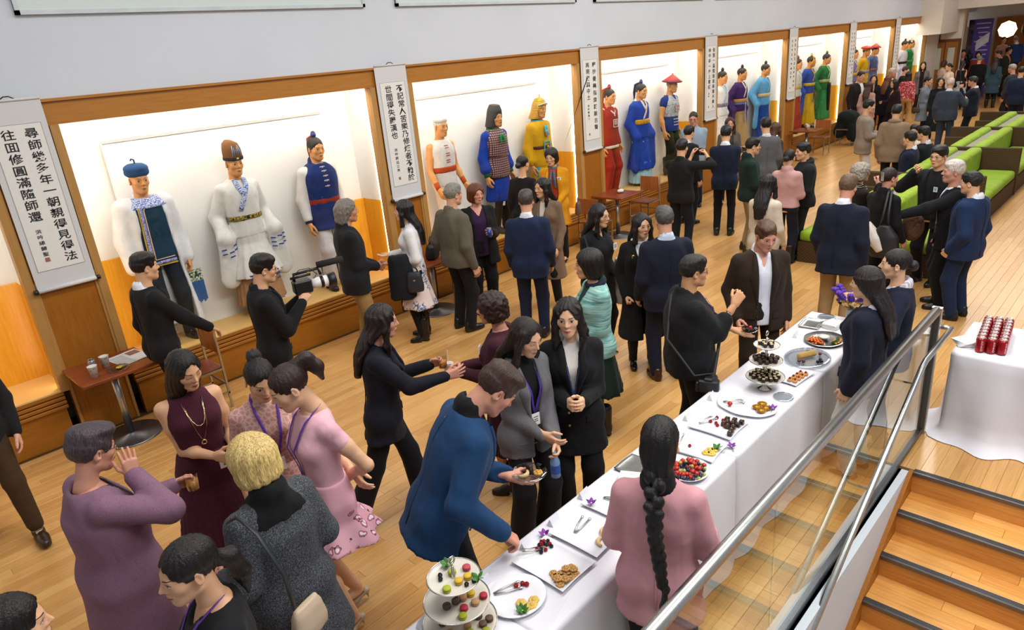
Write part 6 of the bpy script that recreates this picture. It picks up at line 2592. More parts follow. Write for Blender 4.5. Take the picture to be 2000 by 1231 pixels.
simple((27.89, 6.18, 132, 1.62), 'f', 1.0, F2, AS, 'bun', '#16100f', ('blouse', '#cfc0ae', dict(hem=.5, t=.02)), ('trousers', '#1a1614'), ('flat', '#111111'), 'woman in cream blouse facing left near the wooden doors')
simple((29.62, 6.78, -47, 1.62), 'f', 1.0, F2, AS, 'bob', '#3a1c16', ('top', '#c9b0a8', dict(hem=.58, t=.014, sl=.2)), ('skirt', '#141214', .2), ('flat', '#111111'), 'woman with reddish hair and pale top against the wooden doors')
simple((29.00, 6.05, -2, 1.62), 'f', 1.0, F2, '#cf9a74', 'braid', BK, ('dress', '#17151a', dict(hem=.45, t=.012, sl=0, neck=.09)), ('skirt', '#a8b0b8', .15), ('flat', '#111111'), 'woman in backless dress with a long dark braid')
simple((32.2, 6.75, 200, 1.84), 'm', 1.1, F2, CB, 'short', '#1c1614', ('jacket', '#0f0f11', dict(SUIT)), ('trousers', '#0f0f11'), BLK, 'red faced man in black beside the purple banner')
simple((32.4, 6.55, 80, 1.7), 'f', 1.0, F2, CB, 'bob', '#14100f', ('coat', '#0e0e10', dict(SUIT)), ('trousers', '#0f0f11'), ('flat', '#111111'), 'woman in black in profile in front of the purple banner')
simple((32.0, 6.2, 190, 1.76), 'f', 1.05, F2, AS, 'bob', '#16100f', ('blouse', '#93302a', dict(hem=.48, t=.02)), ('trousers', '#17151a'), ('flat', '#111111'), 'woman in red blouse standing before the purple banner')
simple((30.61, 5.88, 1, 1.66), 'm', 1.15, F2, CA, 'short', '#77716a', ('jacket', '#101012', dict(SUIT, t=.026)), ('trousers', '#101012'), BLK, 'grey haired man in black from behind, left of the denim coat')
simple((29.45, 5.17, -0, 1.64), 'f', 1.0, F2, AS, 'long', '#1f1210', ('coat', '#2a4452', dict(SUIT, hem=.3)), ('trousers', '#121214'), ('boot', '#111111'), 'long haired woman in denim blue coat from behind')
simple((32.61, 5.63, 110, 1.72), 'm', 1.08, F2, CB, 'short', '#2a1f18', ('jacket', '#131722', dict(SUIT)), ('trousers', '#131722'), BLK, 'man in dark suit and glasses beyond the denim coat', inner=('#d9d9dc', .02))
simple((33.4, 5.52, 240, 1.78), 'm', 1.1, F2, CB, 'curlyshort', '#1f1812', ('jacket', '#2f2c1c', dict(SUIT)), ('trousers', '#1c1a14'), BLK, 'man in olive jacket near the studio lamp')
simple((34.2, 5.86, 215, 1.7), 'f', 1.0, F2, AS, 'bun', '#1c1210', ('dress', '#c08a78', dict(hem=.45, t=.012, sl=.3)), ('skirt', '#c08a78', .12), ('flat', '#7a4a3a'), 'woman in peach dress under the studio lamp', z=.45)
simple((33.8, 5.37, 30, 1.7), 'm', 1.1, F2, CA, 'short', '#6a625a', ('jacket', '#22386a', dict(SUIT)), ('trousers', '#1c2c52'), BLK, 'man in bright blue suit before the wooden wall at far right', inner=('#e0e0e2', .03), z=.45)
simple((24.85, 3.91, 69, 1.68), 'm', 1.1, F2, '#c08a72', 'short', '#8a827a', ('jacket', '#26282c', dict(SUIT, t=.026)), ('trousers', '#15171a'), BLK, 'grey haired man in charcoal coat at the right edge')
simple((23.32, 3.49, -11, 1.70), 'm', 1.15, F2, AS, 'short', BK, ('jacket', '#16213a', dict(SUIT, t=.026)), ('trousers', '#131a2c'), BLK, 'man in navy jacket cropped by the right edge behind the sofas')

class _Spot:
    """stands in for a person so that a bag can rest on furniture"""
    root = None

    def world(P, p):
        return np.array(p)


_sp = _Spot()
_sp.root = empty('handbag', (0, 0, 0))
bag(_sp, (5.55, 6.95, .86), .14, .1, .07, '#121214', 'black handbag standing on the dark cafe table', None, 30)
bpy.data.objects.remove(_sp.root)

# ---------------------------------------------------------------- costumed mannequins in the cases
MS = '#d39458'
PLZ = .545
TRIMP = {}


def pattern(a, b, sc=60):
    k = (a, b, sc)
    if k not in TRIMP:
        def f(t):
            v = t.n('ShaderNodeTexVoronoi', distance='CHEBYCHEV')
            v.inputs['Scale'].default_value = sc
            t.l(t.coord(), v.inputs[0])
            w = t.math('FRACT', t.math('MULTIPLY', v.outputs[0], 2.6))
            t.base(t.ramp(w, [(.0, a), (.5, b)], 'CONSTANT'))
        TRIMP[k] = M('pattern_%s_%s_%d' % (a[1:], b[1:], sc), a, .7, 0, .3, f)
    return TRIMP[k]


class Dummy(Person):
    def __init__(P, x, label, lod=0, H=1.9, L='d', R='d', y=7.7, rot=-90, sex='m', head=(0, 6, 0), g=.95, feet=None):
        Person.__init__(P, x, y, rot, H, sex, g, lod, head=head, L=L, R=R, z=PLZ, name='mannequin', feet=feet)
        tag(P.root, label, 'mannequin', 'costumed mannequins in the display cases')

    def belt(P, z0, z1, mat, t=.03, name='belt', g=None):
        H = P.H
        R = [[(z - .515) * H] + r[1:] for z in (z0, z1) for r in [[0] + [float(np.interp((z - .515) * H, [q[0] for q in P.rowsz(t)], [q[i] for q in P.rowsz(t)])) for i in (1, 2, 3)]]]
        A = np.array(R)
        F = Field((-A[:, 1].max(), -A[:, 2].max(), P.hipz + A[0, 0]), (A[:, 1].max(), A[:, 2].max() + .03, P.hipz + A[1, 0]), .018)
        F.rows(R, 0, None, P.o)
        return link(name, F.mesh(name), mat, P.root)

    def band(P, pts, w, mat, t=.02, name='trim', flat=.25):
        q = [P.front(x, z, .006, t) for x, z in pts]
        q2 = []
        for a, b in zip(q[:-1], q[1:]):
            for u in (0, .33, .66):
                q2.append(a + (b - a) * u)
        q2.append(q[-1])
        return link(name, MB().tube(q2, w, 6, flat=((0, 1, 0), flat)).mesh(name, True), mat, P.root)

    def cross(P, mat, t=.02, w=.022):
        P.band([(-.055, .845), (-.05, .8), (.02, .735), (.085, .665)], w, mat, t, 'collar_band')
        P.band([(.055, .845), (.05, .8), (.01, .755)], w, mat, t, 'collar_band')

    def hat(P, mb, mat, name='hat', smooth=True):
        return link(name, mb.mesh(name, smooth), mat, P.root, M4=P.hm)

    def wrist(P, mat, r=.04, name='cuff'):
        for nm in 'LR':
            w, e = P.j['W' + nm], P.j['E' + nm]
            link(name, MB().tube([w + (e - w) * .02, w + (e - w) * .36], [r, r * 1.12], 12).mesh(name, True), mat, P.root)

    def topknot(P, col, tie, tail=None):
        P.hair('topknot', col)
        P.hat(MB().lathe([(.026, 0), (.03, .02), (.024, .045)], 12, (0, -.022, .235)), plain(tie, .6), 'hair_tie')
        if tail:
            P.hat(MB().tube([(0, -.06, .24), (0, -.13, .2), (0, -.14, .08), (0, -.13, -.06)], [.012, .022, .024, .008], 8), hair_mat(tail), 'hair_tail')


# first full case: three figures
P = Dummy(2.46, 'mannequin in blue turban and dark vest with white cape')
P.body(MS)
P.hat(MB().lathe([(.084, .15), (.1, .165), (.104, .185), (.1, .2), (.103, .215), (.096, .232), (.07, .25), (.02, .258)], 24, (0, -.012, 0)), cloth('#1f4470'), 'turban')
P.hat(MB().tube([(0, -.01, .255), (0, -.012, .29), (.02, -.012, .3), (.03, -.01, .285)], .007, 6), cloth('#1f4470'), 'turban_curl')
P.top('cape', cloth('#d9dade'), hem=.1, t=.045, flare=.1, V=(.3, .12), ow=.185, neck=.07, sr=1.5, wr=.005)
P.top('vest', cloth('#14364c'), sl=0, hem=.47, t=.03, neck=.06, wr=.001)
PB = pattern('#3a4aa0', '#c9c4e4', 70)
YB = cloth('#c9a83a')
P.band([(.02, .83), (.09, .79), (.1, .6), (.105, .485), (-.13, .485)], .019, PB, .042, 'vest_border', .3)
P.band([(.04, .835), (.112, .79), (.125, .6), (.13, .47), (-.14, .468)], .009, YB, .042, 'vest_edging', .4)
P.band([(.005, .815), (.068, .78), (.075, .6), (.08, .505), (-.12, .505)], .006, cloth('#d9b9a0'), .042, 'vest_piping', .4)
P.top('shoulder_collar', pattern('#3a5ab0', '#d9dff0', 48), sl=.17, hem=.785, t=.056, neck=.062, wr=0)
P.top('shirt_collar', cloth('#d9dfe6'), sl=0, hem=.83, t=.015, collar=.02, neck=.056, wr=0)
P.trousers(cloth('#15202c'), wide=1.1)
P.shoes('shoe', '#15161a')
sh = link('shawl_end', MB().box(-.07, .07, -.006, .006, -.13, .0).mesh('shawl_end'), pattern('#2a4a2a', '#d9dfd0', 40), P.root, (-.33, .0, .72))
for i in range(9):
    MB().box(-.068 + i * .0155, -.056 + i * .0155, -.005, .005, -.36 - (i % 3) * .012, -.13).build('fringe', cloth('#3a64a0'), sh)

P = Dummy(3.48, 'mannequin in tall brown hat and white robe with blue bar marks', L=((-.3, .08, .96), 'none'), R=((.3, .08, .96), 'none'))
P.body(MS)
hb = MB()
n = 20
prof = [(.088, .095, .155, .0), (.09, .098, .2, -.004), (.086, .098, .25, -.012), (.07, .09, .3, -.025), (.03, .06, .325, -.045)]
a_ = np.linspace(0, 2 * PI, n, endpoint=False)
hb.add([(rx * math.cos(t), ry * math.sin(t) + cy, z) for rx, ry, z, cy in prof for t in a_], [[i * n + j, i * n + (j + 1) % n, (i + 1) * n + (j + 1) % n, (i + 1) * n + j] for i in range(4) for j in range(n)] + [[4 * n + j for j in range(n)]])
P.hat(hb, cloth('#6b4520'), 'hat')
P.hat(MB().lathe([(.093, .15), (.097, .165), (.093, .18)], 20, cap=False), cloth('#26282c'), 'hat_band')
for i in range(5):
    x = -.04 + i * .02
    P.hat(MB().tube([(x, .088, .19), (x * .9, .088, .24), (x * .6, .06, .29)], .0045, 5), plain('#7f93b5', .4), 'hat_stripe')
P.hat(MB().sphere((0, .1, .17), (.014, .006, .01), 8, 6), metal_mat('#d8c48a', .3), 'hat_ornament')
WHR = cloth('#d6d4d2')
P.top('robe', WHR, hem=.5, t=.02, bell=.07, neck=.058, wr=.004, V=(.76, .04))
P.inner(WHR, 'under_robe', collar=.005)
P.skirt(WHR, hem=.26, waist=.62, flare=.3, pleat=(16, .0, .05, 0), name='robe_skirt', vox=.015)
P.skirt(cloth('#a87c58'), hem=.08, waist=.5, flare=.12, pleat=(26, .0, .06, 0), name='under_skirt')
P.cross(pattern('#2f58a8', '#d9dff0', 60), .026, .03)
P.belt(.6, .632, pattern('#1c1a14', '#b5a04a', 40), .036)
P.belt(.645, .65, cloth('#4a78b0'), .03, 'blue_piping')
BARB = plain('#1f3f92', .7)
for s, nm in ((-1, 'L'), (1, 'R')):
    w = P.j['W' + nm]
    for r in range(3):
        for q in range(3):
            if (r + q * 2 + (s > 0)) % 4 == 3:
                continue
            z = w[2] - .06 - r * .05 - q * .015
            MB().box(-.028, .028, -.004, .004, -.007, .007).build('blue_bar', BARB, P.root, False, loc=(w[0] + s * .0 + (q - 1) * .068, w[1] + .085 - abs(q - 1) * .035, z), rot=(0, math.radians(8 * s), math.radians(-(q - 1) * 38)))
for i in range(3):
    for k in (-1, 1):
        MB().box(-.03, .03, -.004, .004, -.008, .008).build('blue_bar', BARB, P.root, False, loc=(k * .16, .218, .56 - i * .05 - .04), rot=(0, 0, math.radians(-k * 30)))
P.shoes('shoe', '#b9b4aa')

P = Dummy(4.53, 'mannequin in blue vest with red sash and white sleeves')
P.body(MS)
P.topknot('#17130f', '#20357a', '#8a2a1c')
P.top('shirt', cloth('#d8d2d0'), hem=.5, t=.02, sr=1.15, wr=.005, sl=.9)
P.top('vest', cloth('#152a64'), sl=0, hem=.42, t=.042, collar=.025, flare=.25, wr=.002)
P.trousers(cloth('#d4cdd0'), wide=1.25)
P.belt(.585, .625, cloth('#8f2a18'), .045, 'red_sash')
P.belt(.575, .585, cloth('#d9cdbb'), .043, 'sash_edge')
P.belt(.628, .64, cloth('#d9cdbb'), .043, 'sash_edge')
link('sash_tail', MB().tube([P.front(-.12, .6, .02, .04), P.front(-.13, .56, .03, .05), P.front(-.135, .5, .04, .06)], [.02, .035, .03], 8, flat=((0, 1, 0), .4)).mesh('sash_tail', True), cloth('#8f2a18'), P.root)
for z in (.82, .795, .765, .735, .7):
    o = MB().box(-.035, .035, -.004, .004, -.008, .008, .003).box(-.008, .008, .003, .01, -.012, .012, .003).build('toggle', plain('#d0b9a8', .6), P.root, False, loc=tuple(P.front(.0, z, .006, .034)))
P.wrist(cloth('#172a55'), .044)
P.shoes('boot', '#15151a')

# second case
P = Dummy(6.55, 'mannequin in white headwrap and sleeveless white shirt with orange sash', L='df', R='df')
P.body(MS, vox=.013)
P.hair('buzz', '#c9c9c9')
P.hat(MB().lathe([(.083, .165), (.092, .175), (.094, .2), (.082, .225), (.05, .243), (.01, .248)], 20, (0, -.014, 0)), cloth('#d9d6d4'), 'headwrap')
P.hat(MB().sphere((-.0, -.115, .19), (.035, .02, .02), 8, 6), cloth('#d9d6d4'), 'headwrap_knot')
P.top('shirt', cloth('#d9d3d0'), sl=0, hem=.5, t=.02, neck=.07, wr=.003)
P.trousers(cloth('#d6d0cc'), wide=1.3)
P.belt(.6, .645, cloth('#b5421a'), .036, 'orange_sash')
for z in (.79, .735, .685):
    for q in (-.008, .008):
        MB().box(-.035, .035, -.004, .004, -.005, .005, .002).build('toggle', plain('#b5421a', .6), P.root, False, loc=tuple(P.front(.01, z + q, .006, .022)))
P.wrist(cloth('#b5481c'), .036, 'wristband')
P.shoes('shoe', '#c9c4bc')

P = Dummy(7.65, 'mannequin in black helmet and studded brown armour with green scarf')
P.body(MS)
F_ = Field((-.13, -.15, -.05), (.13, .13, .3), .009)
F_.rows([(-.02, .115, .1, -.04), (.1, .1, .105, -.02), (.2, .088, .1, -.014), (.27, .06, .07, -.014)], 0)
F_.ell((0, .12, .07), (.066, .09, .105), .01, op='s')
F_.cut(lambda X, Y, Z: np.where((Z < .1), Y - .045, -1.), .0)
link('helmet', F_.mesh('helmet'), plain('#2a2724', .6), P.root, M4=P.hm)
P.top('tunic', cloth('#12389a'), hem=.5, t=.018, sl=.8, bell=.03, wr=.004)
PLAID = M('plaid_armour', '#6a4a4a', .6, 0, .3)


def _pl(t):
    c = t.coord()
    s_ = t.sep(c)
    u = t.math('FRACT', t.math('MULTIPLY', s_[0], 36))
    v = t.math('FRACT', t.math('MULTIPLY', s_[2], 30))
    m1 = t.math('MULTIPLY', t.math('GREATER_THAN', u, .4), t.math('GREATER_THAN', v, .45))
    t.base(t.mix(m1, '#4a2428', '#b09494'))


_pl(NT(PLAID))
P.top('armour', PLAID, sl=0, hem=.455, t=.03, neck=.066, flare=.1, wr=.001)
P.skirt(cloth('#12389a'), hem=.27, waist=.5, flare=.14, pleat=(22, .01, .05, 0))
for z0, z1 in ((.625, .645), (.455, .48)):
    P.belt(z0, z1, M('leather_belt', '#4a2014', .5), .042, 'studded_belt')
    for i in range(9):
        P.band([(-.12 + i * .03, (z0 + z1) / 2), (-.118 + i * .03, (z0 + z1) / 2)], .007, metal_mat('#d9d4c8', .3), .045, 'stud', .8)
P.scarf(cloth('#12803a'), .034, .0, t=.04)
P.band([(-.012, .8), (-.035, .765), (-.04, .735)], .02, cloth('#12803a'), .05, 'scarf_tail', .5)
P.band([(.012, .8), (.035, .77), (.05, .74)], .02, cloth('#12803a'), .05, 'scarf_tail', .5)
P.wrist(cloth('#0f5a30'), .042)
P.trousers(cloth('#2c2519'), wide=.85, name='leggings')
P.shoes('boot', '#33291c', .7)

P = Dummy(8.68, 'mannequin in golden scale helmet and yellow robe with cyan scarf')
P.body(MS)
SCALE = M('gold_scale', '#c99a2a', .35, .4)


def _sc(t):
    w = t.n('ShaderNodeTexWave', bands_direction='Z')
    w.inputs['Scale'].default_value = 20
    t.l(t.coord(), w.inputs[0])
    t.base(t.ramp(w.outputs['Fac'], [(.4, '#8a5a14'), (.6, '#dcae38')]))
    t.bump(w.outputs['Fac'], .6, .006)


_sc(NT(SCALE))
F_ = Field((-.14, -.16, -.05), (.14, .13, .33), .009)
F_.rows([(-.02, .13, .1, -.06), (.08, .105, .1, -.03), (.18, .092, .104, -.014), (.25, .06, .07, -.014), (.27, .02, .02, -.014)], 0)
F_.cone((0, -.014, .26), (0, -.014, .33), .014, .004, .01)
F_.ell((0, .12, .07), (.066, .09, .105), .01, op='s')
F_.cut(lambda X, Y, Z: np.where((Z < .1), Y - .04, -1.), .0)
link('helmet', F_.mesh('helmet'), SCALE, P.root, M4=P.hm)
P.hat(MB().tube([(-.085, .045, .17), (-.05, .092, .19), (0, .1, .2), (.05, .092, .19), (.085, .045, .17)], .01, 6), plain('#b9b4b4', .4), 'helmet_rim')
YEL = cloth('#c9980a')
P.top('robe', YEL, hem=.46, t=.024, sl=.86, bell=.02, wr=.004)
P.skirt(YEL, hem=.24, waist=.6, flare=.16, pleat=(8, .0, .06, 0), name='robe_skirt')
P.trousers(cloth('#3aa0b4'), wide=1.2)
P.scarf(cloth('#4ab0c4'), .034, .0, t=.035)
P.band([(-.012, .8), (-.02, .76), (-.02, .72)], .02, cloth('#4ab0c4'), .05, 'scarf_tail', .5)
P.band([(.012, .8), (.03, .77), (.035, .74)], .02, cloth('#4ab0c4'), .05, 'scarf_tail', .5)
P.belt(.605, .635, M('leather_belt', '#4a2014', .5), .04)
for s in (-1, 1):
    P.band([(s * .01, .665), (s * .06, .67), (s * .07, .62), (s * .065, .57), (s * .01, .555)], .012, cloth('#4ab0c4'), .045, 'cyan_trim', .5)
MB().sphere((0, 0, 0), (.025, .01, .025), 10, 6).build('buckle', metal_mat('#c9a850', .3), P.root, True, loc=tuple(P.front(0, .62, .02, .045)))
MB().sphere((0, 0, 0), (.05, .012, .055), 12, 6).build('breast_plate', plain('#a9a4a8', .35, .6), P.root, True, loc=tuple(P.front(0, .735, .02, .03)))
P.wrist(SCALE, .044, 'bracer')
P.shoes('boot', '#3a2c1c')

# third case
P = Dummy(10.6, 'mannequin in red uniform with a white lettered square on the chest', 0)
P.body(MS)
P.topknot('#1c1614', '#a02a18', '#a8361f')
RED = cloth('#8f2414')
P.top('tunic', RED, hem=.47, t=.022, collar=.015, wr=.004, sl=.95)
P.trousers(RED, wide=1.35)
P.belt(.455, .485, cloth('#d0c8bc'), .035, 'white_hem')
P.band([(-.09, .84), (-.05, .8), (0, .775), (.05, .8), (.09, .84)], .014, cloth('#d9d4cc'), .024, 'white_trim')
P.band([(0, .775), (0, .755)], .016, cloth('#d9d4cc'), .024, 'white_trim')
for s in (-1, 1):
    a = P.j['SL' if s < 0 else 'SR']
    link('white_trim', MB().tube([a + np.array([-s * .035 + .0, .05 * math.cos(q) * 1.3, .065 * math.sin(q) * 1.2]) for q in np.linspace(0, 2 * PI, 14, endpoint=False)], .012, 6, True).mesh('white_trim', True), cloth('#d9d4cc'), P.root)
c = P.front(0, .69, .012, .024)
sq = MB().box(-.065, .065, -.003, .003, -.07, .07).build('chest_square', plain('#d9d2c8', .7), P.root, False, loc=tuple(c))
MB().box(-.052, .052, .003, .005, -.057, .057).build('chest_field', RED, sq)
o = link('character', glyph('卒'), plain('#d9d2c8', .7), sq, (0, .006, 0), (PI / 2, 0, PI))
o.scale = (.1, .1, 1)
P.shoes('boot', '#1f1a14')

P = Dummy(11.62, 'mannequin in long royal blue robe with gold belt', 0, L=((-.25, .1, .94), 'none'), R=((.25, .1, .94), 'none'))
P.body(MS)
P.topknot('#1c1614', '#17357a', '#141c3a')
ROB = cloth('#123a9a')
P.top('robe', ROB, hem=.48, t=.026, bell=.085, wr=.005, V=(.76, .045))
P.inner(cloth('#d9d2cc'), 'under_robe', collar=.01)
P.skirt(ROB, hem=.17, waist=.63, flare=.16, pleat=(9, .0, .07, 0), name='robe_skirt', vox=.017)
P.skirt(cloth('#9ac4d6'), hem=.03, waist=.5, flare=.08, pleat=(20, 0, .05, 0), name='under_skirt')
P.cross(cloth('#d9c9bd'), .03, .026)
P.belt(.615, .665, plain('#c99416', .5), .042)
for x in (-.09, 0, .09):
    MB().sphere((0, 0, 0), (.014, .006, .014), 8, 6).build('belt_stone', plain('#7f8a6a', .3), P.root, True, loc=tuple(P.front(x, .64, .01, .045)))
for i in range(8):
    P.band([(-.21 + i * .053, .235), (-.18 + i * .053, .235)], .026, pattern('#8fa0d4', '#1f46a4', 50), .075, 'robe_pattern', .3)
P.shoes('shoe', '#17171a')

P = Dummy(12.72, 'mannequin in red conical hat and checked vest with blue shoulders', 0)
P.body(MS, vox=.013)
P.hair('buzz', '#8a6a50')
P.hat(MB().lathe([(.175, .175), (.178, .182), (.1, .235), (.03, .285), (.008, .3), (.01, .315), (.003, .32)], 24, (0, -.01, 0)), plain('#9a1c24', .6), 'conical_hat')
P.hat(MB().lathe([(.17, .172), (.18, .18), (.172, .19)], 24, (0, -.01, 0), cap=False), plain('#3a1a3a', .6), 'hat_rim')
P.top('vest_under', cloth('#1a2f7a'), sl=.1, hem=.47, t=.022, neck=.066)
CHK = pattern('#d9d9d6', '#5a6a7a', 46)
P.top('checked_vest', CHK, sl=0, hem=.62, t=.03, neck=.075, V=(.79, .06), wr=0)
for i in range(3):
    for k in range(4):
        P.band([(-.075 + k * .045, .535 + i * .03), (-.045 + k * .045, .535 + i * .03)], .01, plain('#cfcfcc', .7), .03, 'apron_square', .3)
c = P.front(.0, .71, .014, .034)
sq = MB().box(-.07, .07, -.003, .003, -.07, .07).build('chest_square', pattern('#d9c4c0', '#8a3a44', 40), P.root, False, loc=tuple(c))
P.trousers(cloth('#1d1c12'), wide=1.35, crop=.35)
P.shoes('boot', '#2a241a')

# farther cases
def robe(x, label, col, skirt, belt, hair_tie='#1c1614', collar='#d9d2cc', lod=1, y=7.7, H=1.88, under=None, hat=None, bell=.07, apron=None, sash=None, head=(0, 6, 0), mid=None):
    P = Dummy(x, label, lod, H, L=((-.3, .0, .96), 'none'), R=((.3, .0, .96), 'none'), y=y, head=head)
    P.body(MS)
    if hat:
        hat(P)
    else:
        P.topknot('#1a1614', hair_tie)
    P.top('robe', cloth(col), hem=.5, t=.024, bell=bell, wr=.005, V=(.76, .045))
    P.inner(cloth(collar), 'under_robe', collar=.01)
    P.skirt(cloth(skirt), hem=.08, waist=.62, flare=.1, pleat=(14, .0, .06, 0), name='robe_skirt')
    P.cross(cloth(collar), .03, .022)
    P.belt(.605, .65, belt if not isinstance(belt, str) else plain(belt, .6), .042)
    if mid:
        P.belt(.575, .605, cloth(mid), .042, 'sash')
    if apron:
        P.band([(0, .6), (0, .45), (0, .3), (0, .2)], .1, cloth(apron), .05, 'apron', .25)
    if sash:
        P.band([(.05, .6), (.055, .5), (.06, .38)], .018, plain(sash, .6), .055, 'hanging_sash', .4)
    P.shoes('shoe', '#17171a')
    return P


def hat_flat(P):
    P.hair('buzz', '#1a1614')
    P.hat(MB().lathe([(.1, .17), (.15, .19), (.155, .21), (.1, .245), (.02, .265)], 20, (0, -.01, 0)), plain('#a8201c', .6), 'red_hat')
    P.hat(MB().lathe([(.095, .155), (.1, .175)], 20, (0, -.01, 0), cap=False), plain('#c9a020', .6), 'hat_band')


def hat_cone(P):
    P.hair('buzz', '#1a1614')
    P.hat(MB().lathe([(.15, .18), (.152, .187), (.08, .235), (.01, .29)], 20, (0, -.01, 0)), plain('#a8261c', .6), 'red_hat')


def hair_pin(P):
    P.topknot('#1a1614', '#c9a020')
    P.hat(MB().tube([(.0, -.02, .27), (-.09, -.03, .31)], .006, 6), plain('#c9a020', .4), 'hair_pin')
    P.hat(MB().tube([(.03, .05, .23), (.06, .06, .12), (.065, .04, .0)], .01, 6), cloth('#c9a020'), 'ribbon')


robe(14.83, 'mannequin in plain white robe with dark topknot and purple belt', '#d9dade', '#d9dade', pattern('#4a4468', '#a9a4b8', 40), collar='#b9cbe4', bell=.04)
robe(15.77, 'mannequin in purple robe and tan skirt', '#3a1f5c', '#a88a5c', '#b98a48', collar='#d9d0c8', sash='#8a93c4', mid='#5a68a8')
robe(17.0, 'mannequin in pale blue robe with deep blue skirt', '#5a9ccc', '#17408f', '#c9b88a', collar='#7fb0d4')
robe(18.9, 'mannequin in striped top and red skirt half hidden by a scroll', '#b9c4c4', '#8f2a18', '#b9a44a', hair_tie='#9a2a1c')
robe(19.79, 'mannequin in blue top and yellow skirt with golden hairpin', '#2a479a', '#c9a010', '#c9a830', collar='#d0a820', hat=hair_pin, sash='#5a4a3a')
robe(20.87, 'mannequin in deep green robe with black apron', '#1f6a34', '#3a8a4a', '#a8b878', hair_tie='#2a5a3a', collar='#a9cf9a', apron='#1a1714')
robe(23.05, 'mannequin at the far left of the sixth case behind a scroll', '#7a6aa0', '#8a3a2a', '#c9a830', lod=2)
robe(24.1, 'mannequin in yellow dragon robe and flat red hat', '#c99e14', '#c99e14', '#8f93b8', hat=hat_flat, lod=1, collar='#8f93b8')
robe(24.91, 'mannequin in slate blue robe and pointed red hat', '#4a5a8a', '#2a3a7a', '#8a5a5a', hat=hat_cone, lod=1, collar='#8a93b4')
robe(28.0, 'mannequin in white robe in the farthest case', '#d0cfe0', '#cfcce4', '#17171a', lod=2)
robe(28.74, 'mannequin in bright green robe in the farthest case', '#14803a', '#14803a', '#4aa04a', lod=1, hair_tie='#6a707a')

# ---------------------------------------------------------------- buffet: dishes and food
TZT = TZ + .002
CHINA = M('white_china', '#dcdce2', .18, 0, .5, lambda t: t.base(t.mix(t.noise(t.coord(), 8, 2), '#d8d8de', '#e2e2e8')))
SILVER = metal_mat('#d0ccc4', .22)
_fm = {}


def item(name, mesh, mat, loc, label, cat, group=None, rz=0.0, rot=None, sc=None):
    o = link(name, mesh, mat, None, loc, rot or (0, 0, rz))
    if sc:
        o.scale = (sc, sc, sc) if np.isscalar(sc) else sc
    return tag(o, label, cat, group)


def square_tray(w, d, wave=0.0, lip=.02, n=9):
    """china tray with raised lip and gently bowed sides"""
    mb = MB()
    def ring(k, z):
        out = []
        for (ax, ay), (bx, by) in (((-1, -1), (1, -1)), ((1, -1), (1, 1)), ((1, 1), (-1, 1)), ((-1, 1), (-1, -1))):
            for i in range(n):
                u = i / n
                x, y = ax + (bx - ax) * u, ay + (by - ay) * u
                bow = 1 + wave * math.sin(PI * u)
                out.append((x * w / 2 * k * bow, y * d / 2 * k * bow, z))
        return out
    R = [ring(.86, 0), ring(.9, .004), ring(1.0, lip), ring(.985, lip + .002), ring(.88, .009), ring(.5, .008)]
    m = 4 * n
    V = [p for r in R for p in r] + [(0, 0, 0), (0, 0, .008)]
    F = [[i * m + j, i * m + (j + 1) % m, (i + 1) * m + (j + 1) % m, (i + 1) * m + j] for i in range(5) for j in range(m)]
    F += [[6 * m, (j + 1) % m, j] for j in range(m)] + [[6 * m + 1, 5 * m + j, 5 * m + (j + 1) % m] for j in range(m)]
    return mb.add(V, F).mesh('tray', True)


def round_dish(rx, ry, lip=.018, n=36, scal=0.0):
    mb = MB()
    a = np.linspace(0, 2 * PI, n, endpoint=False)
    def ring(k, z, s=0):
        return [(rx * k * (1 + s * math.cos(8 * t)) * math.cos(t), ry * k * (1 + s * math.cos(8 * t)) * math.sin(t), z) for t in a]
    R = [ring(.6, 0), ring(.7, .003), ring(1, lip, scal), ring(.985, lip + .003, scal), ring(.7, .008), ring(.3, .007)]
    V = [p for r in R for p in r] + [(0, 0, 0), (0, 0, .007)]
    m = n
    F = [[i * m + j, i * m + (j + 1) % m, (i + 1) * m + (j + 1) % m, (i + 1) * m + j] for i in range(5) for j in range(m)]
    F += [[6 * m, (j + 1) % m, j] for j in range(m)] + [[6 * m + 1, 5 * m + j, 5 * m + (j + 1) % m] for j in range(m)]
    return mb.add(V, F).mesh('dish', True)


def tier_stand(x, y, tiers, label, ring=True):
    o = empty('tiered_stand', (x, y, TZT))
    tag(o, label, 'cake stand')
    zt = tiers[-1][0] + .1
    MB().lathe([(.055, 0), (.055, .006), (.02, .02), (.012, .05)], 20).build('foot', SILVER, o, True)
    MB().lathe([(.008, .01), (.011, .06), (.007, .1), (.011, .16), (.007, .22), (.01, .3), (.006, zt - .03)], 12).build('stem', SILVER, o, True)
    MB().tube([(.018 * math.cos(a), 0, zt + .018 * math.sin(a)) for a in np.linspace(0, 2 * PI, 14, endpoint=False)], .0045, 6, True).build('ring_handle', SILVER, o, True)
    for z, r in tiers:
        p = MB().lathe([(.01, z), (r * .9, z + .002), (r, z + .012), (r, z + .014), (r * .9, z + .007), (.01, z + .006)], 36).build('plate', M('stand_plate', '#cdc7bb', .2), o, True)
        MB().tube([(r * math.cos(a), r * math.sin(a), z + .013) for a in np.linspace(0, 2 * PI, 36, endpoint=False)], .0028, 6, True).build('plate_rim', SILVER, p, True)
    return o


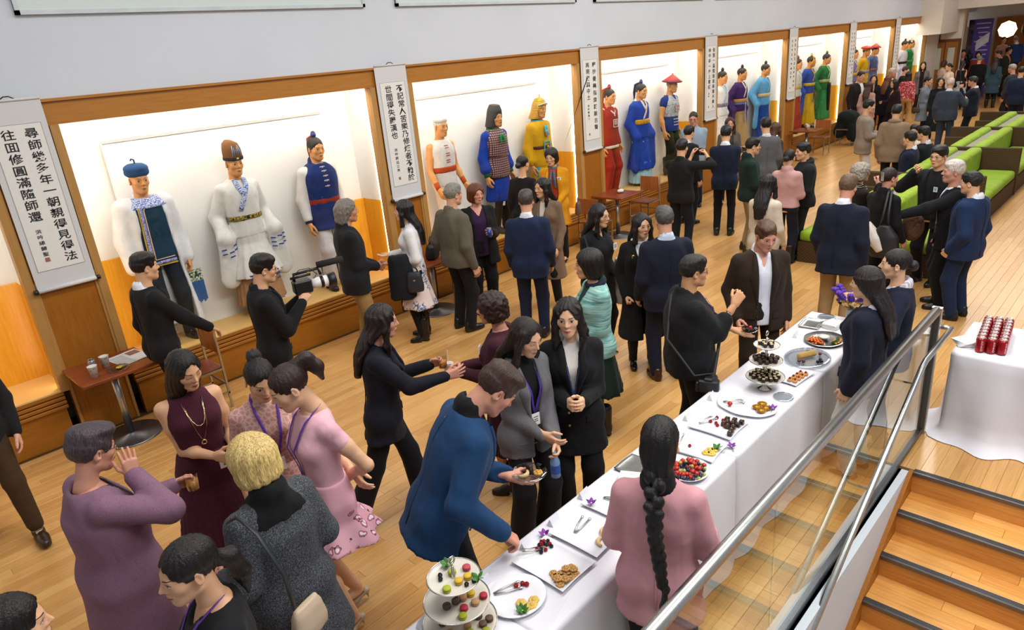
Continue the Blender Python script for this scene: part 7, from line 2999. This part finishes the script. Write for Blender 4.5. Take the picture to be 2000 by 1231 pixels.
def tongs(x, y, z, rz, label):
    o = empty('tongs', (x, y, z + .006), rz)
    tag(o, label, 'tongs', 'serving tongs on the buffet')
    for s in (-1, 1):
        MB().tube([(0, s * .004, 0), (.06, s * .016, .002), (.13, s * .022, .0)], [.005, .004, .005], 6, flat=((0, 0, 1), .5)).build('arm', MAT_STEEL, o, True)
        MB().sphere((.135, s * .022, 0), (.012, .008, .004), 8, 5).build('tip', MAT_STEEL, o, True)


def card(x, y, rz, label):
    o = MB().add([(-.04, -.02, 0), (.04, -.02, 0), (.04, 0, .045), (-.04, 0, .045), (.04, .02, 0), (-.04, .02, 0)], [[0, 1, 2, 3], [3, 2, 4, 5], [0, 3, 5], [1, 4, 2], [0, 5, 4, 1]]).build('place_card', plain('#dddde6', .7))
    o.location = (x, y, TZT)
    o.rotation_euler = (0, 0, rz)
    tag(o, label, 'card', 'place cards along the buffet')


def lathe_m(name, prof, n=12):
    if name not in _fm:
        _fm[name] = MB().lathe(prof, n).mesh(name, True)
    return _fm[name]


MAC = lambda: lathe_m('macaron', [(.012, 0), (.0185, .003), (.019, .007), (.016, .0085), (.016, .0115), (.019, .013), (.0185, .017), (.012, .02)], 14)


def berry_mesh(kind):
    k = 'berry_' + kind
    if k not in _fm:
        mb = MB()
        if kind == 'rasp':
            for z, r, c in ((.003, .006, 5), (.008, .008, 7), (.013, .0065, 6), (.017, .002, 1)):
                for i in range(c):
                    a = i * 2 * PI / c + z * 40
                    mb.sphere((r * math.cos(a), r * math.sin(a), z), .0038, 6, 4)
        elif kind == 'straw':
            mb.lathe([(.002, 0), (.008, .004), (.014, .014), (.015, .02), (.009, .027), (.002, .028)], 12)
        else:
            mb.sphere((0, 0, .009), (.009, .009, .0095), 10, 7)
        _fm[k] = mb.mesh(k, True)
    return _fm[k]


REDB, DARKB, GREENB = plain('#a8141c', .35), plain('#15131f', .35), plain('#a9b04a', .3)


def leafm():
    if 'leaf' not in _fm:
        u = np.linspace(0, 1, 6)
        V = []
        for t in u:
            w = .012 * math.sin(PI * min(1, t * 1.02)) ** .8
            V += [(t * .04, -w, .006 * t + .004), (t * .04, 0, .002 + .01 * math.sin(t * 2)), (t * .04, w, .006 * t + .004)]
        F = [[i * 3 + j, i * 3 + j + 1, i * 3 + j + 4, i * 3 + j + 3] for i in range(5) for j in (0, 1)]
        _fm['leaf'] = mesh_np('leaf', V, F)
    return _fm['leaf']


def mint(x, y, z, label, n=6):
    o = empty('mint_sprig', (x, y, z))
    tag(o, label, 'mint')
    for i in range(n):
        l_ = link('leaf', leafm(), plain('#2f6a1f', .5), o, (0, 0, .004), (math.radians(-15 - 10 * (i % 2)), math.radians(-20), i * 2 * PI / n))


def orchid(x, y, z, label, rz=0.0):
    o = empty('orchid_bloom', (x, y, z), rz)
    tag(o, label, 'flower', 'purple orchid blooms on the buffet')
    for i in range(5):
        l_ = link('petal', leafm(), plain('#5a1470' if i % 2 else '#7a2a94', .6), o, (0, 0, .003), (0, math.radians(-25), i * 2 * PI / 5))
    MB().sphere((0, 0, .01), .006, 8, 5).build('flower_centre', plain('#d9cfe0', .6), o, True)
    MB().tube([(0, 0, .004), (-.03, .01, .006), (-.05, .015, .004)], .002, 5).build('stem', plain('#6a7a4a', .6), o, True)


# --- macaron stand
MX, MY = 1.47, 1.99
tier_stand(MX, MY, [(.045, .17), (.172, .15), (.3, .12)], 'three tiered stand of macarons at the near end of the buffet')
rg = random.Random(11)
MCOL = {'yellow': '#c9a018', 'green': '#9aa018', 'red': '#a01c30', 'rose': '#a83a48', 'brown': '#5c4436', 'tan': '#b58a5e'}


def macarons(cols, zt, spots, tier):
    for c, (dx, dy) in zip(cols, spots):
        item('macaron', MAC(), plain(MCOL[c], .6), (MX + dx, MY + dy, TZT + zt + .008), '%s macaron on the %s tier of the near stand' % (c, tier), 'macaron', 'macarons on the tiered stand', rng_(c))


def rng_(c):
    return rg.uniform(0, 6)


def upz(deg):
    return math.radians(deg)


macarons(['yellow', 'yellow', 'green', 'green', 'rose'], .3, [(.035, -.055), (-.01, -.045), (.01, .02), (-.075, -.04), (.07, -.01)], 'top')
macarons(['red', 'yellow', 'tan', 'tan', 'brown', 'brown', 'red', 'green'], .172, [(.085, -.085), (.06, -.03), (.02, -.02), (.035, -.085), (-.015, -.01), (-.06, .0), (-.02, -.07), (-.055, -.1)], 'middle')
macarons(['brown', 'tan', 'yellow', 'brown', 'tan', 'brown', 'brown', 'green', 'green', 'green', 'tan'], .045, [(.07, -.05), (.03, -.0), (-.01, .02), (.05, -.1), (.0, -.05), (.09, -.1), (-.06, .05), (-.02, -.09), (-.01, -.14), (.03, -.14), (-.08, -.02)], 'bottom')
for dx, dy in ((-.05, .03), (-.035, .05), (.0, -.085), (.035, -.095)):
    item('blackberry', berry_mesh('rasp'), DARKB, (MX + dx, MY + dy, TZT + .308), 'blackberry on the top tier beside the yellow macarons', 'berry', 'blackberries on the macaron stand')
mint(MX + .03, MY + .075, TZT + .308, 'mint sprig at the back of the top macaron tier')
mint(MX + .055, MY - .1, TZT + .308, 'mint sprig at the front of the top macaron tier', 4)

# --- plates and trays from near to far
item('round_plate', round_dish(.15, .14), CHINA, (1.775, 1.925, TZT), 'round white plate with yellow flower cookies, nearest plate to the stand', 'plate')
FLC = MB()
for i in range(6):
    FLC.lathe([(.014, 0), (.014, .01), (.01, .012)], 10, (.013 * math.cos(i * PI / 3), .013 * math.sin(i * PI / 3), 0))
FLC.lathe([(.012, 0), (.012, .013)], 8)
FLC = FLC.mesh('flower_cookie', True)
for dx, dy in ((-.02, -.05), (.03, -.085), (-.035, -.085), (.0, -.1)):
    item('flower_cookie', FLC, plain('#d0ae58', .7), (1.775 + dx, 1.925 + dy, TZT + .009), 'pale yellow flower shaped cookie on the round plate', 'cookie', 'flower cookies on the round plate', rg.uniform(0, 1))
mint(1.72, 1.835, TZT + .01, 'mint sprig beside the yellow flower cookies', 7)
for dx, dy in ((.075, .03), (.085, .01), (.045, .045)):
    item('raspberry', berry_mesh('rasp'), REDB, (1.775 + dx, 1.925 + dy, TZT + .009), 'raspberry at the back of the round plate', 'berry', 'raspberries on the round plate', sc=1.15)
tongs(1.715, 2.02, TZT + .01, math.radians(-25), 'steel tongs on the round white plate')

item('square_tray', square_tray(.27, .34, -.03), CHINA, (2.06, 1.93, TZT), 'square white tray with golden cookies and berries, in front of the blue jacket man', 'tray', 'square china trays', 0)
for i in range(13):
    r_, c_ = divmod(i, 4)
    item('golden_cookie', FLC, plain('#b98a4c', .7), (1.965 + .033 * c_ + .012 * r_, 1.81 + .024 * r_ - .006 * c_, TZT + .009 + .012 * (i % 3 == 1)), 'small golden flower cookie in the pile on the square tray', 'cookie', 'golden cookies on the square tray', rg.uniform(0, 1), sc=.85)
for i in range(13):
    a = i * 2.4
    r_ = .006 * math.sqrt(i) * 2.6
    item('raspberry' if i % 2 else 'blackberry', berry_mesh('rasp'), REDB if i % 2 else DARKB, (2.125 + r_ * math.cos(a), 2.05 + r_ * .7 * math.sin(a), TZT + .009 + (.012 if i < 4 else 0)), ('raspberry' if i % 2 else 'blackberry') + ' in the heap at the back of the cookie tray', 'berry', 'berries on the cookie tray')
item('square_tray', square_tray(.28, .32, -.03), CHINA, (2.355, 1.935, TZT), 'square white tray with crescent cookies and tongs', 'tray', 'square china trays', 0)
F_ = Field((-.05, -.03, 0), (.05, .03, .025), .005)
for q in np.linspace(-1.2, 1.2, 7):
    F_.ell((.035 * math.sin(q), .03 - .035 * math.cos(q), .009), .012 - .004 * abs(q), .01)
CRES = F_.mesh('crescent')
for dx, dy, r_ in ((.045, -.06, 20), (.02, -.085, 40), (-.03, -.09, 10)):
    item('crescent_cookie', CRES, plain('#c9ab7a', .7), (2.355 + dx, 1.935 + dy, TZT + .009), 'pale crescent cookie on the tray with tongs', 'cookie', 'crescent cookies', math.radians(r_ + 200))
tongs(2.31, 1.99, TZT + .01, math.radians(12), 'steel tongs on the crescent cookie tray')
item('square_tray', square_tray(.24, .3, -.03), CHINA, (2.64, 1.97, TZT), 'empty square white tray with an orchid and tongs, left of the braid', 'tray', 'square china trays', 0)
tongs(2.65, 2.05, TZT + .01, math.radians(-70), 'open steel tongs on the empty square tray')
orchid(2.56, 2.07, TZT + .01, 'purple orchid bloom on the empty square tray', .6)
orchid(2.2, 2.115, TZT, 'purple orchid bloom between the two nearest square trays', 2.2)
# silver tray and napkins
item('silver_tray', square_tray(.2, .24, .04, .012), SILVER, (3.03, 2.06, TZT), 'oblong silver tray half hidden by the braided head', 'tray')
item('wooden_plate', round_dish(.1, .1, .014), plain('#a5702e', .5), (2.86, 1.99, TZT), 'round wooden plate under the stack of napkins', 'plate')
for i in range(6):
    item('napkin', MB().box(-.075, .075, -.075, .075, 0, .0055, .002).mesh('napkin'), plain('#e0e0dc', .85), (2.855 + .002 * (i % 2), 2.0, TZT + .014 + i * .0058), 'white paper napkin in the stack on the wooden plate', 'napkin', 'napkins on the wooden plate', .35 + .05 * (i % 3))
# fruit platter
item('fruit_platter', round_dish(.13, .12, .03), CHINA, (3.16, 1.79, TZT), 'deep white platter heaped with mixed fruit behind the braid', 'platter')
for i in range(64):
    a = i * 2.39996
    r_ = .0135 * math.sqrt(i)
    z = .012 + .035 * max(0, 1 - (r_ / .11) ** 2) * ((i * 7) % 3) / 2
    k = ('straw', 'blue', 'grape', 'straw', 'blue')[i % 5]
    mt = {'straw': plain('#b01f18', .35), 'blue': plain('#1b2038', .4), 'grape': GREENB}[k]
    nm = {'straw': 'strawberry', 'blue': 'blueberry', 'grape': 'green_grape'}[k]
    item(nm, berry_mesh('straw' if k == 'straw' else 'blue'), mt, (3.16 + r_ * math.cos(a), 1.79 + r_ * .92 * math.sin(a), TZT + z), nm.replace('_', ' ') + ' in the heap on the fruit platter', 'fruit', nm.replace('_', ' ') + ' pieces on the fruit platter', i, sc=1.25 if k != 'straw' else 1.05)
# yellow slices
item('square_tray', square_tray(.24, .3, -.05, .02), CHINA, (3.43, 1.88, TZT), 'curved white tray with yellow flower slices and mint', 'tray', 'square china trays', .06)
for dx, dy in ((.01, -.075), (-.03, -.07), (.03, -.095), (-.02, -.1)):
    item('flower_cookie', FLC, plain('#d8ba50', .7), (3.43 + dx, 1.88 + dy, TZT + .01), 'yellow flower slice on the curved tray', 'cookie', 'yellow flower slices on the curved tray')
mint(3.48, 1.775, TZT + .012, 'mint leaves beside the yellow flower slices', 5)
tongs(3.38, 2.0, TZT + .012, .4, 'steel tongs on the tray of yellow slices')
item('raspberry', berry_mesh('rasp'), REDB, (3.41, 1.93, TZT + .01), 'single raspberry on the tray of yellow slices', 'berry')
orchid(3.56, 1.72, TZT, 'purple orchid bloom on the cloth by the yellow slices', 1.0)
# chocolate cubes
item('square_tray', square_tray(.29, .31, -.05, .02), CHINA, (3.755, 1.91, TZT), 'white tray with chocolate cubes and raspberries', 'tray', 'square china trays', 0)
CUBE = MB().box(-.016, .016, -.016, .016, 0, .03, .005).mesh('choc')
NUT = MB().sphere((0, 0, 0), (.006, .005, .004), 6, 4).mesh('nut', True)
CHOC = plain('#2a1510', .3)


def choc(x, y, z, label, group, sc=1.0):
    o = item('chocolate', CUBE, CHOC, (x, y, z), label, 'chocolate', group, .1, sc=sc)
    link('nut_topping', NUT, plain('#b98a50', .6), o, (0, 0, .032))
    return o


for dx, dy in ((.1, -.02), (.115, -.065), (.115, -.115), (.06, -.04), (.07, -.075), (.07, -.11), (.03, -.03), (.025, -.1), (.015, -.065), (-.02, -.11), (-.06, -.12)):
    choc(3.755 + dx - .02, 1.91 + dy, TZT + .009, 'glossy chocolate cube with a nut on the raspberry tray', 'chocolate cubes on the tray')
for dx, dy in ((.07, .05), (.06, .0), (.0, .06), (.0, .02), (-.02, -.0), (.02, -.02), (-.01, -.05)):
    item('raspberry', berry_mesh('rasp'), REDB, (3.755 + dx, 1.91 + dy, TZT + .009), 'raspberry scattered beside the chocolate cubes', 'berry', 'raspberries on the chocolate tray', sc=1.1)
tongs(3.69, 2.02, TZT + .012, -.3, 'steel tongs on the chocolate cube tray')
# egg tarts on oval platter
item('oval_platter', round_dish(.16, .21, .018, 48, .012), CHINA, (4.1, 1.88, TZT), 'oval scalloped white platter with four egg tarts', 'platter')
TART = MB().lathe([(.022, 0), (.031, .016), (.033, .018), (.029, .016), (.02, .014), (.001, .013)], 18).mesh('tart', True)
for dx, dy in ((.06, -.085), (.02, -.13), (.0, -.075), (-.03, -.12)):
    o = item('egg_tart', TART, plain('#a86a1c', .5), (4.1 + dx, 1.88 + dy, TZT + .008), 'round egg tart on the oval platter', 'tart', 'egg tarts on the oval platter')
    MB().lathe([(.001, .0165), (.026, .0165), (.001, .019)], 14).build('custard', plain('#d29a20', .3), o, True)
    for q in range(3):
        MB().sphere((.012 * math.cos(q * 2.1), .012 * math.sin(q * 2.1), .019), (.005, .003, .0015), 6, 4).build('caramel_spot', plain('#5a2c0c', .4), o, True)
item('strawberry', berry_mesh('straw'), plain('#b01f18', .35), (4.03, 1.97, TZT + .009), 'strawberry at the left end of the oval platter', 'berry', sc=1.2)
tongs(4.05, 2.03, TZT + .012, -.9, 'steel tongs on the oval platter')
orchid(4.14, 1.71, TZT + .012, 'purple orchid bloom at the right end of the oval platter', .5)
# chocolate stand
CX, CY = 4.43, 1.9
tier_stand(CX, CY, [(.085, .135), (.215, .115), (.335, .09)], 'three tiered stand of chocolate squares')
for tier, z, r, nn, lab in ((0, .085, .105, 30, 'bottom'), (1, .215, .085, 20, 'middle'), (2, .335, .055, 9, 'top')):
    for i in range(nn):
        a = i * 2.39996
        q = r * math.sqrt((i + .6) / nn)
        o = item('chocolate_square', CUBE, plain('#2c1a12', .5), (CX + q * math.cos(a), CY + q * math.sin(a), TZT + z + .008), 'chocolate square on the %s tier of the chocolate stand' % lab, 'chocolate', 'chocolate squares on the %s tier' % lab, a, sc=(.8, .8, .9))
        MB().box(-.012, .012, -.012, .012, .03, .0325, .001).build('icing' if tier != 1 else 'glaze', plain('#cdbb8c' if tier != 1 else '#4a2c18', .5), o)
item('small_plate', round_dish(.07, .07, .008), CLEAR, (4.36, 1.73, TZT), 'small clear plate in front of the chocolate stand', 'plate')
# pastry plate, fruit platter, vegetables
item('oblong_plate', square_tray(.28, .17, -.04, .014), CHINA, (4.7, 1.79, TZT), 'oblong white plate with berry pastries', 'plate', None, -.1)
PAST = MB().box(-.022, .022, -.016, .016, 0, .018, .006).mesh('pastry', True)
for i in range(8):
    o = item('berry_pastry', PAST, plain('#c08a4a', .6), (4.64 + .05 * (i // 2) - .02, 1.755 + .042 * (i % 2) - .003 * i, TZT + .008), 'golden pastry with a raspberry on the oblong plate', 'pastry', 'berry pastries', .2)
    link('raspberry_top', berry_mesh('rasp'), REDB, o, (0, 0, .017)).scale = (.8, .8, .8)
item('clear_platter', round_dish(.2, .17, .014), CLEAR, (5.06, 1.84, TZT), 'large clear platter with sliced pear and grapes', 'platter')
for i in range(9):
    F_n = 'pear_slice'
    if F_n not in _fm:
        _fm[F_n] = MB().lathe([(.004, 0), (.022, .01), (.024, .02), (.014, .045), (.004, .055)], 10, sx=.3).mesh('pear', True)
    item('pear_slice', _fm[F_n], plain('#c9a25a', .5), (5.05 + .014 * i - .04, 1.87 - .008 * i, TZT + .012), 'pear slice in the fan on the clear platter', 'fruit', 'pear slices', .4, (math.radians(-25), 0, .4))
for dx, dy, c in ((-.11, .02, '#6a2a34'), (-.1, -.01, '#5a2430'), (.09, .03, '#7a3a3a'), (.1, -.06, '#8a2a20'), (-.05, -.1, '#1c1a22'), (-.03, -.12, '#1c1a22'), (.0, -.1, '#2a2630')):
    item('grape', berry_mesh('blue'), plain(c, .35), (5.06 + dx, 1.84 + dy, TZT + .01), 'dark grape on the clear platter around the pear slices', 'fruit', 'grapes on the clear platter', sc=1.5)
item('foil_platter', round_dish(.17, .16, .02, 36, .01), SILVER, (5.47, 1.86, TZT), 'round silver foil platter of cut vegetables with dip', 'platter')
STICK = MB().box(-.03, .03, -.006, .006, 0, .011, .003).mesh('stick')
for i in range(26):
    a = 1.9 + i * .055
    r_ = .06 + .055 * ((i * 5) % 4) / 3
    item('carrot_stick', STICK, plain('#c8601c', .5), (5.47 + r_ * math.cos(a) - .01, 1.86 + r_ * math.sin(a), TZT + .01 + .009 * (i % 3)), 'orange carrot stick on the foil platter', 'carrot', 'carrot sticks', a + (i % 3) * .5)
for i in range(16):
    a = 4.2 + i * .07
    item('pepper_strip' if i % 2 else 'broccoli', STICK if i % 2 else berry_mesh('rasp'), plain('#c9a818' if i % 4 == 1 else ('#b02818' if i % 2 else '#2f5a1c'), .5), (5.47 + .1 * math.cos(a), 1.86 + .1 * math.sin(a), TZT + .01 + .006 * (i % 2)), ('pepper strip' if i % 2 else 'green broccoli floret') + ' at the right side of the foil platter', 'vegetable', 'cut vegetables on the foil platter', a, sc=1.0 if i % 2 else 1.5)
o = empty('dip_bowl', (5.48, 1.87, TZT + .01))
tag(o, 'small bowl of white dip in the middle of the vegetables', 'bowl')
MB().lathe([(.03, 0), (.05, .03), (.052, .032), (.046, .03)], 20, cap=False).build('bowl', CLEAR, o, True)
MB().lathe([(.028, .002), (.045, .027), (.02, .032), (.001, .033)], 20).build('dip', plain('#dcd8cc', .5), o, True)
item('foil_tray', square_tray(.22, .17, .0, .02), SILVER, (5.76, 2.08, TZT), 'rectangular foil tray at the far end of the buffet', 'tray', None, .1)
for i in range(7):
    item('napkin', MB().box(-.08, .08, -.06, .06, 0, .006, .002).mesh('napkin'), plain('#e0e0dc', .85), (5.8, 1.91, TZT + i * .0063), 'white napkin in the stack beside the vegetable platter', 'napkin', 'napkins at the far end of the buffet', -.2 + .04 * (i % 3))
item('glass_plate', round_dish(.075, .075, .01), CLEAR, (5.97, 2.03, TZT), 'clear glass plate behind the foil tray', 'plate')
# flowers
v = empty('flower_vase', (6.03, 1.84, TZT))
tag(v, 'bouquet of cream roses and purple flowers at the end of the buffet', 'bouquet')
MB().lathe([(.03, 0), (.045, .02), (.05, .07), (.04, .1), (.045, .11)], 18).build('vase', plain('#b9b4b0', .2), v, True)
ROSE = MB()
for k in range(3):
    for i in range(5):
        a = i * 1.2566 + k * .6
        ROSE.sphere((.009 * (k + .4) * math.cos(a), .009 * (k + .4) * math.sin(a), .012 - .003 * k), (.011, .011, .014), 8, 5)
ROSE = ROSE.mesh('rose', True)
rg = random.Random(4)
for i in range(34):
    a = i * 2.39996
    el = .3 + 1.1 * (i / 34)
    r_ = .11
    p = (r_ * math.sin(el) * math.cos(a), r_ * math.sin(el) * math.sin(a), .14 + .1 * math.cos(el))
    pur = i % 4 == 3
    link('purple_flower' if pur else 'cream_rose', ROSE, plain('#4f2a94' if pur else ('#d9b878' if i % 3 else '#d8a868'), .7), v, p, (0, 0, a))
for i in range(5):
    a = 1.2 + i * .7
    MB().tube([(0, 0, .1), (.08 * math.cos(a), .08 * math.sin(a), .2), (.15 * math.cos(a), .15 * math.sin(a), .27)], .003, 5).build('stem', plain('#4a6a3a', .6), v, True)
    for q in range(4):
        link('purple_flower', ROSE, plain('#5a34a0', .7), v, ((.1 + .017 * q) * math.cos(a), (.1 + .017 * q) * math.sin(a), .215 + .02 * q))
for i in range(14):
    l_ = link('leaf', leafm(), plain('#3f5a2a', .6), v, (.07 * math.cos(i), .07 * math.sin(i), .13), (0, -.3, i))
    l_.scale = (1.6, 1.6, 1.6)
for x, y, r_, w_ in ((4.08, 2.14, .2, 'oval platter'), (3.73, 2.13, .1, 'chocolate cube tray'), (3.44, 2.13, .25, 'tray of yellow slices'), (2.61, 2.165, .1, 'empty square tray'), (2.32, 2.15, .15, 'crescent cookie tray'),
                   (2.08, 2.145, .3, 'golden cookie tray'), (1.74, 2.12, .1, 'round plate'), (1.39, 2.16, .2, 'macaron stand'), (5.45, 2.09, .1, 'vegetable platter')):
    card(x, y, r_, 'folded white place card behind the ' + w_)

# --- drinks table
CAN = MB().lathe([(.024, 0), (.032, .008), (.033, .014), (.033, .102), (.026, .118)], 20).mesh('can_body', True)
CANT = MB().lathe([(.026, .118), (.028, .121), (.0255, .122), (.0245, .1175), (.001, .1175)], 20).mesh('can_top', True)
TAB = MB().box(-.004, .004, -.004, .012, .118, .1195).mesh('pull_tab')
canred = M('can_red', '#a0141c', .25, .35)
g_ = glyph('Coca-Cola')
co = np.zeros(len(g_.vertices) * 3)
g_.vertices.foreach_get('co', co)
co = co.reshape(-1, 3)
co = np.stack([co[:, 1], -co[:, 0]], 1) * .0195
ang = co[:, 0] / .0334
LOGO = mesh_np('logo', np.stack([.0334 * np.sin(ang), -.0334 * np.cos(ang), .058 - co[:, 1]], 1), [list(p.vertices) for p in g_.polygons], False)
for i in range(8):
    for k in range(3):
        o = empty('drink_can', (5.865 + i * .0675 + .012 * k, .845 - k * .0675 + i * .006, TZT), -1.15 + .25 * ((i * 3 + k) % 5))
        tag(o, 'red drink can, %s row from the viewer, %s column of the block' % (ORD[i], ('left', 'middle', 'right')[k]), 'can', 'red drink cans on the drinks table')
        link('can_body', CAN, canred, o)
        link('can_top', CANT, MAT_STEEL, o)
        link('pull_tab', TAB, MAT_STEEL, o)
        if i < 3:
            link('lettering', LOGO, plain('#e4e0e0', .4), o)
for i in range(6):
    item('napkin', MB().box(-.075, .075, -.075, .075, 0, .006, .002).mesh('napkin'), plain('#e4e4e2', .85), (5.97, .955, TZT + i * .0063), 'white napkin in the stack beside the red cans', 'napkin', 'napkins on the drinks table', .5 + .1 * i)
o = empty('drink_can', (5.93, .53, TZT))
tag(o, 'pale drink can at the right edge of the photograph', 'can')
link('can_body', CAN, plain('#c9b4b4', .3, .3), o)
link('can_top', CANT, MAT_STEEL, o)

# --- cafe table by the left case
def table_cup(x, y, z, label):
    o = empty('paper_cup', (x, y, z))
    for pn, mb, mt, sm in cup_parts('#d8d4cc', .11, .042, band='#3a7a4a'):
        mb.build(pn, mt, o, sm)
    tag(o, label, 'cup', 'paper cups on cafe tables')


table_cup(1.38, 6.86, .752, 'printed paper cup at the front corner of the left cafe table')
table_cup(1.53, 7.03, .752, 'printed paper cup behind the clear plate on the left cafe table')
o = empty('drink_can', (1.42, 7.02, .752))
tag(o, 'silver drink can between the paper cups', 'can')
link('can_body', CAN, plain('#9a9494', .3, .5), o)
link('can_top', CANT, MAT_STEEL, o)
item('clear_plate', round_dish(.1, .1, .012), CLEAR, (1.58, 6.86, .752), 'clear plate with a yellow bite on the left cafe table', 'plate')
item('yellow_bite', FLC, plain('#d0ae38', .6), (1.59, 6.86, .763), 'yellow bite of food on the clear plate of the cafe table', 'food')
nw = empty('newspaper', (1.76, 7.08, .753), .15)
tag(nw, 'open newspaper lying on the left cafe table', 'newspaper')
MB().box(-.16, .0, -.17, .17, 0, .004).build('page', plain('#cfcfcf', .8), nw)
MB().box(.0, .13, -.17, .17, 0, .006).build('page', plain('#d4d4d4', .8), nw)
for i in range(9):
    MB().box(-.15, -.02, -.15 + i * .032, -.138 + i * .032, .004, .0045).build('print_line', plain('#7a7a7c', .8), nw)
MB().box(.01, .12, .02, .14, .006, .0066).build('print_photo', plain('#8a5a4a', .7), nw)
for i, (dx, dy) in enumerate(((-.2, -.1), (-.08, -.06), (.12, .04), (.2, .1))):
    table_cup(18.1 + dx, 7.0 + dy, .752, ('first', 'second', 'third', 'fourth')[i] + ' paper cup from the left on the distant cafe table')
o = item('crumpled_napkin', (lambda F: (F.ell((0, 0, .03), (.07, .05, .03), 0), F.wrinkle(.006, 60, 2), F.mesh('crumpled_napkin'))[2])(Field((-.09, -.07, 0), (.09, .07, .07), .008)), plain('#dad6d2', .85), (9.95, 7.02, .752), 'crumpled white napkin on the cafe table beside the yellow coat', 'napkin')
# food on the two held plates
for (dx, dy), (nm, me, c, lab) in zip(((-.03, 0), (.035, .03), (.03, -.04)), (('crescent_cookie', CRES, '#d0b07c', 'crescent cookie'), ('chocolate', CUBE, '#2a1510', 'chocolate cube'), ('yellow_cookie', FLC, '#c9963a', 'golden round cookie'))):
    item(nm, me, plain(c, .5), (PLATE27[0] + dx, PLATE27[1] + dy, PLATE27[2] - .0), lab + ' on the plate of the blue jacket man', 'food')
item('chocolate', CUBE, CHOC, (PLATE28[0] - .02, PLATE28[1], PLATE28[2]), 'chocolate cube on the plate of the eating man', 'food')
item('strawberry', berry_mesh('straw'), plain('#b01f18', .35), (PLATE28[0] + .03, PLATE28[1], PLATE28[2]), 'strawberry on the plate of the eating man', 'food')
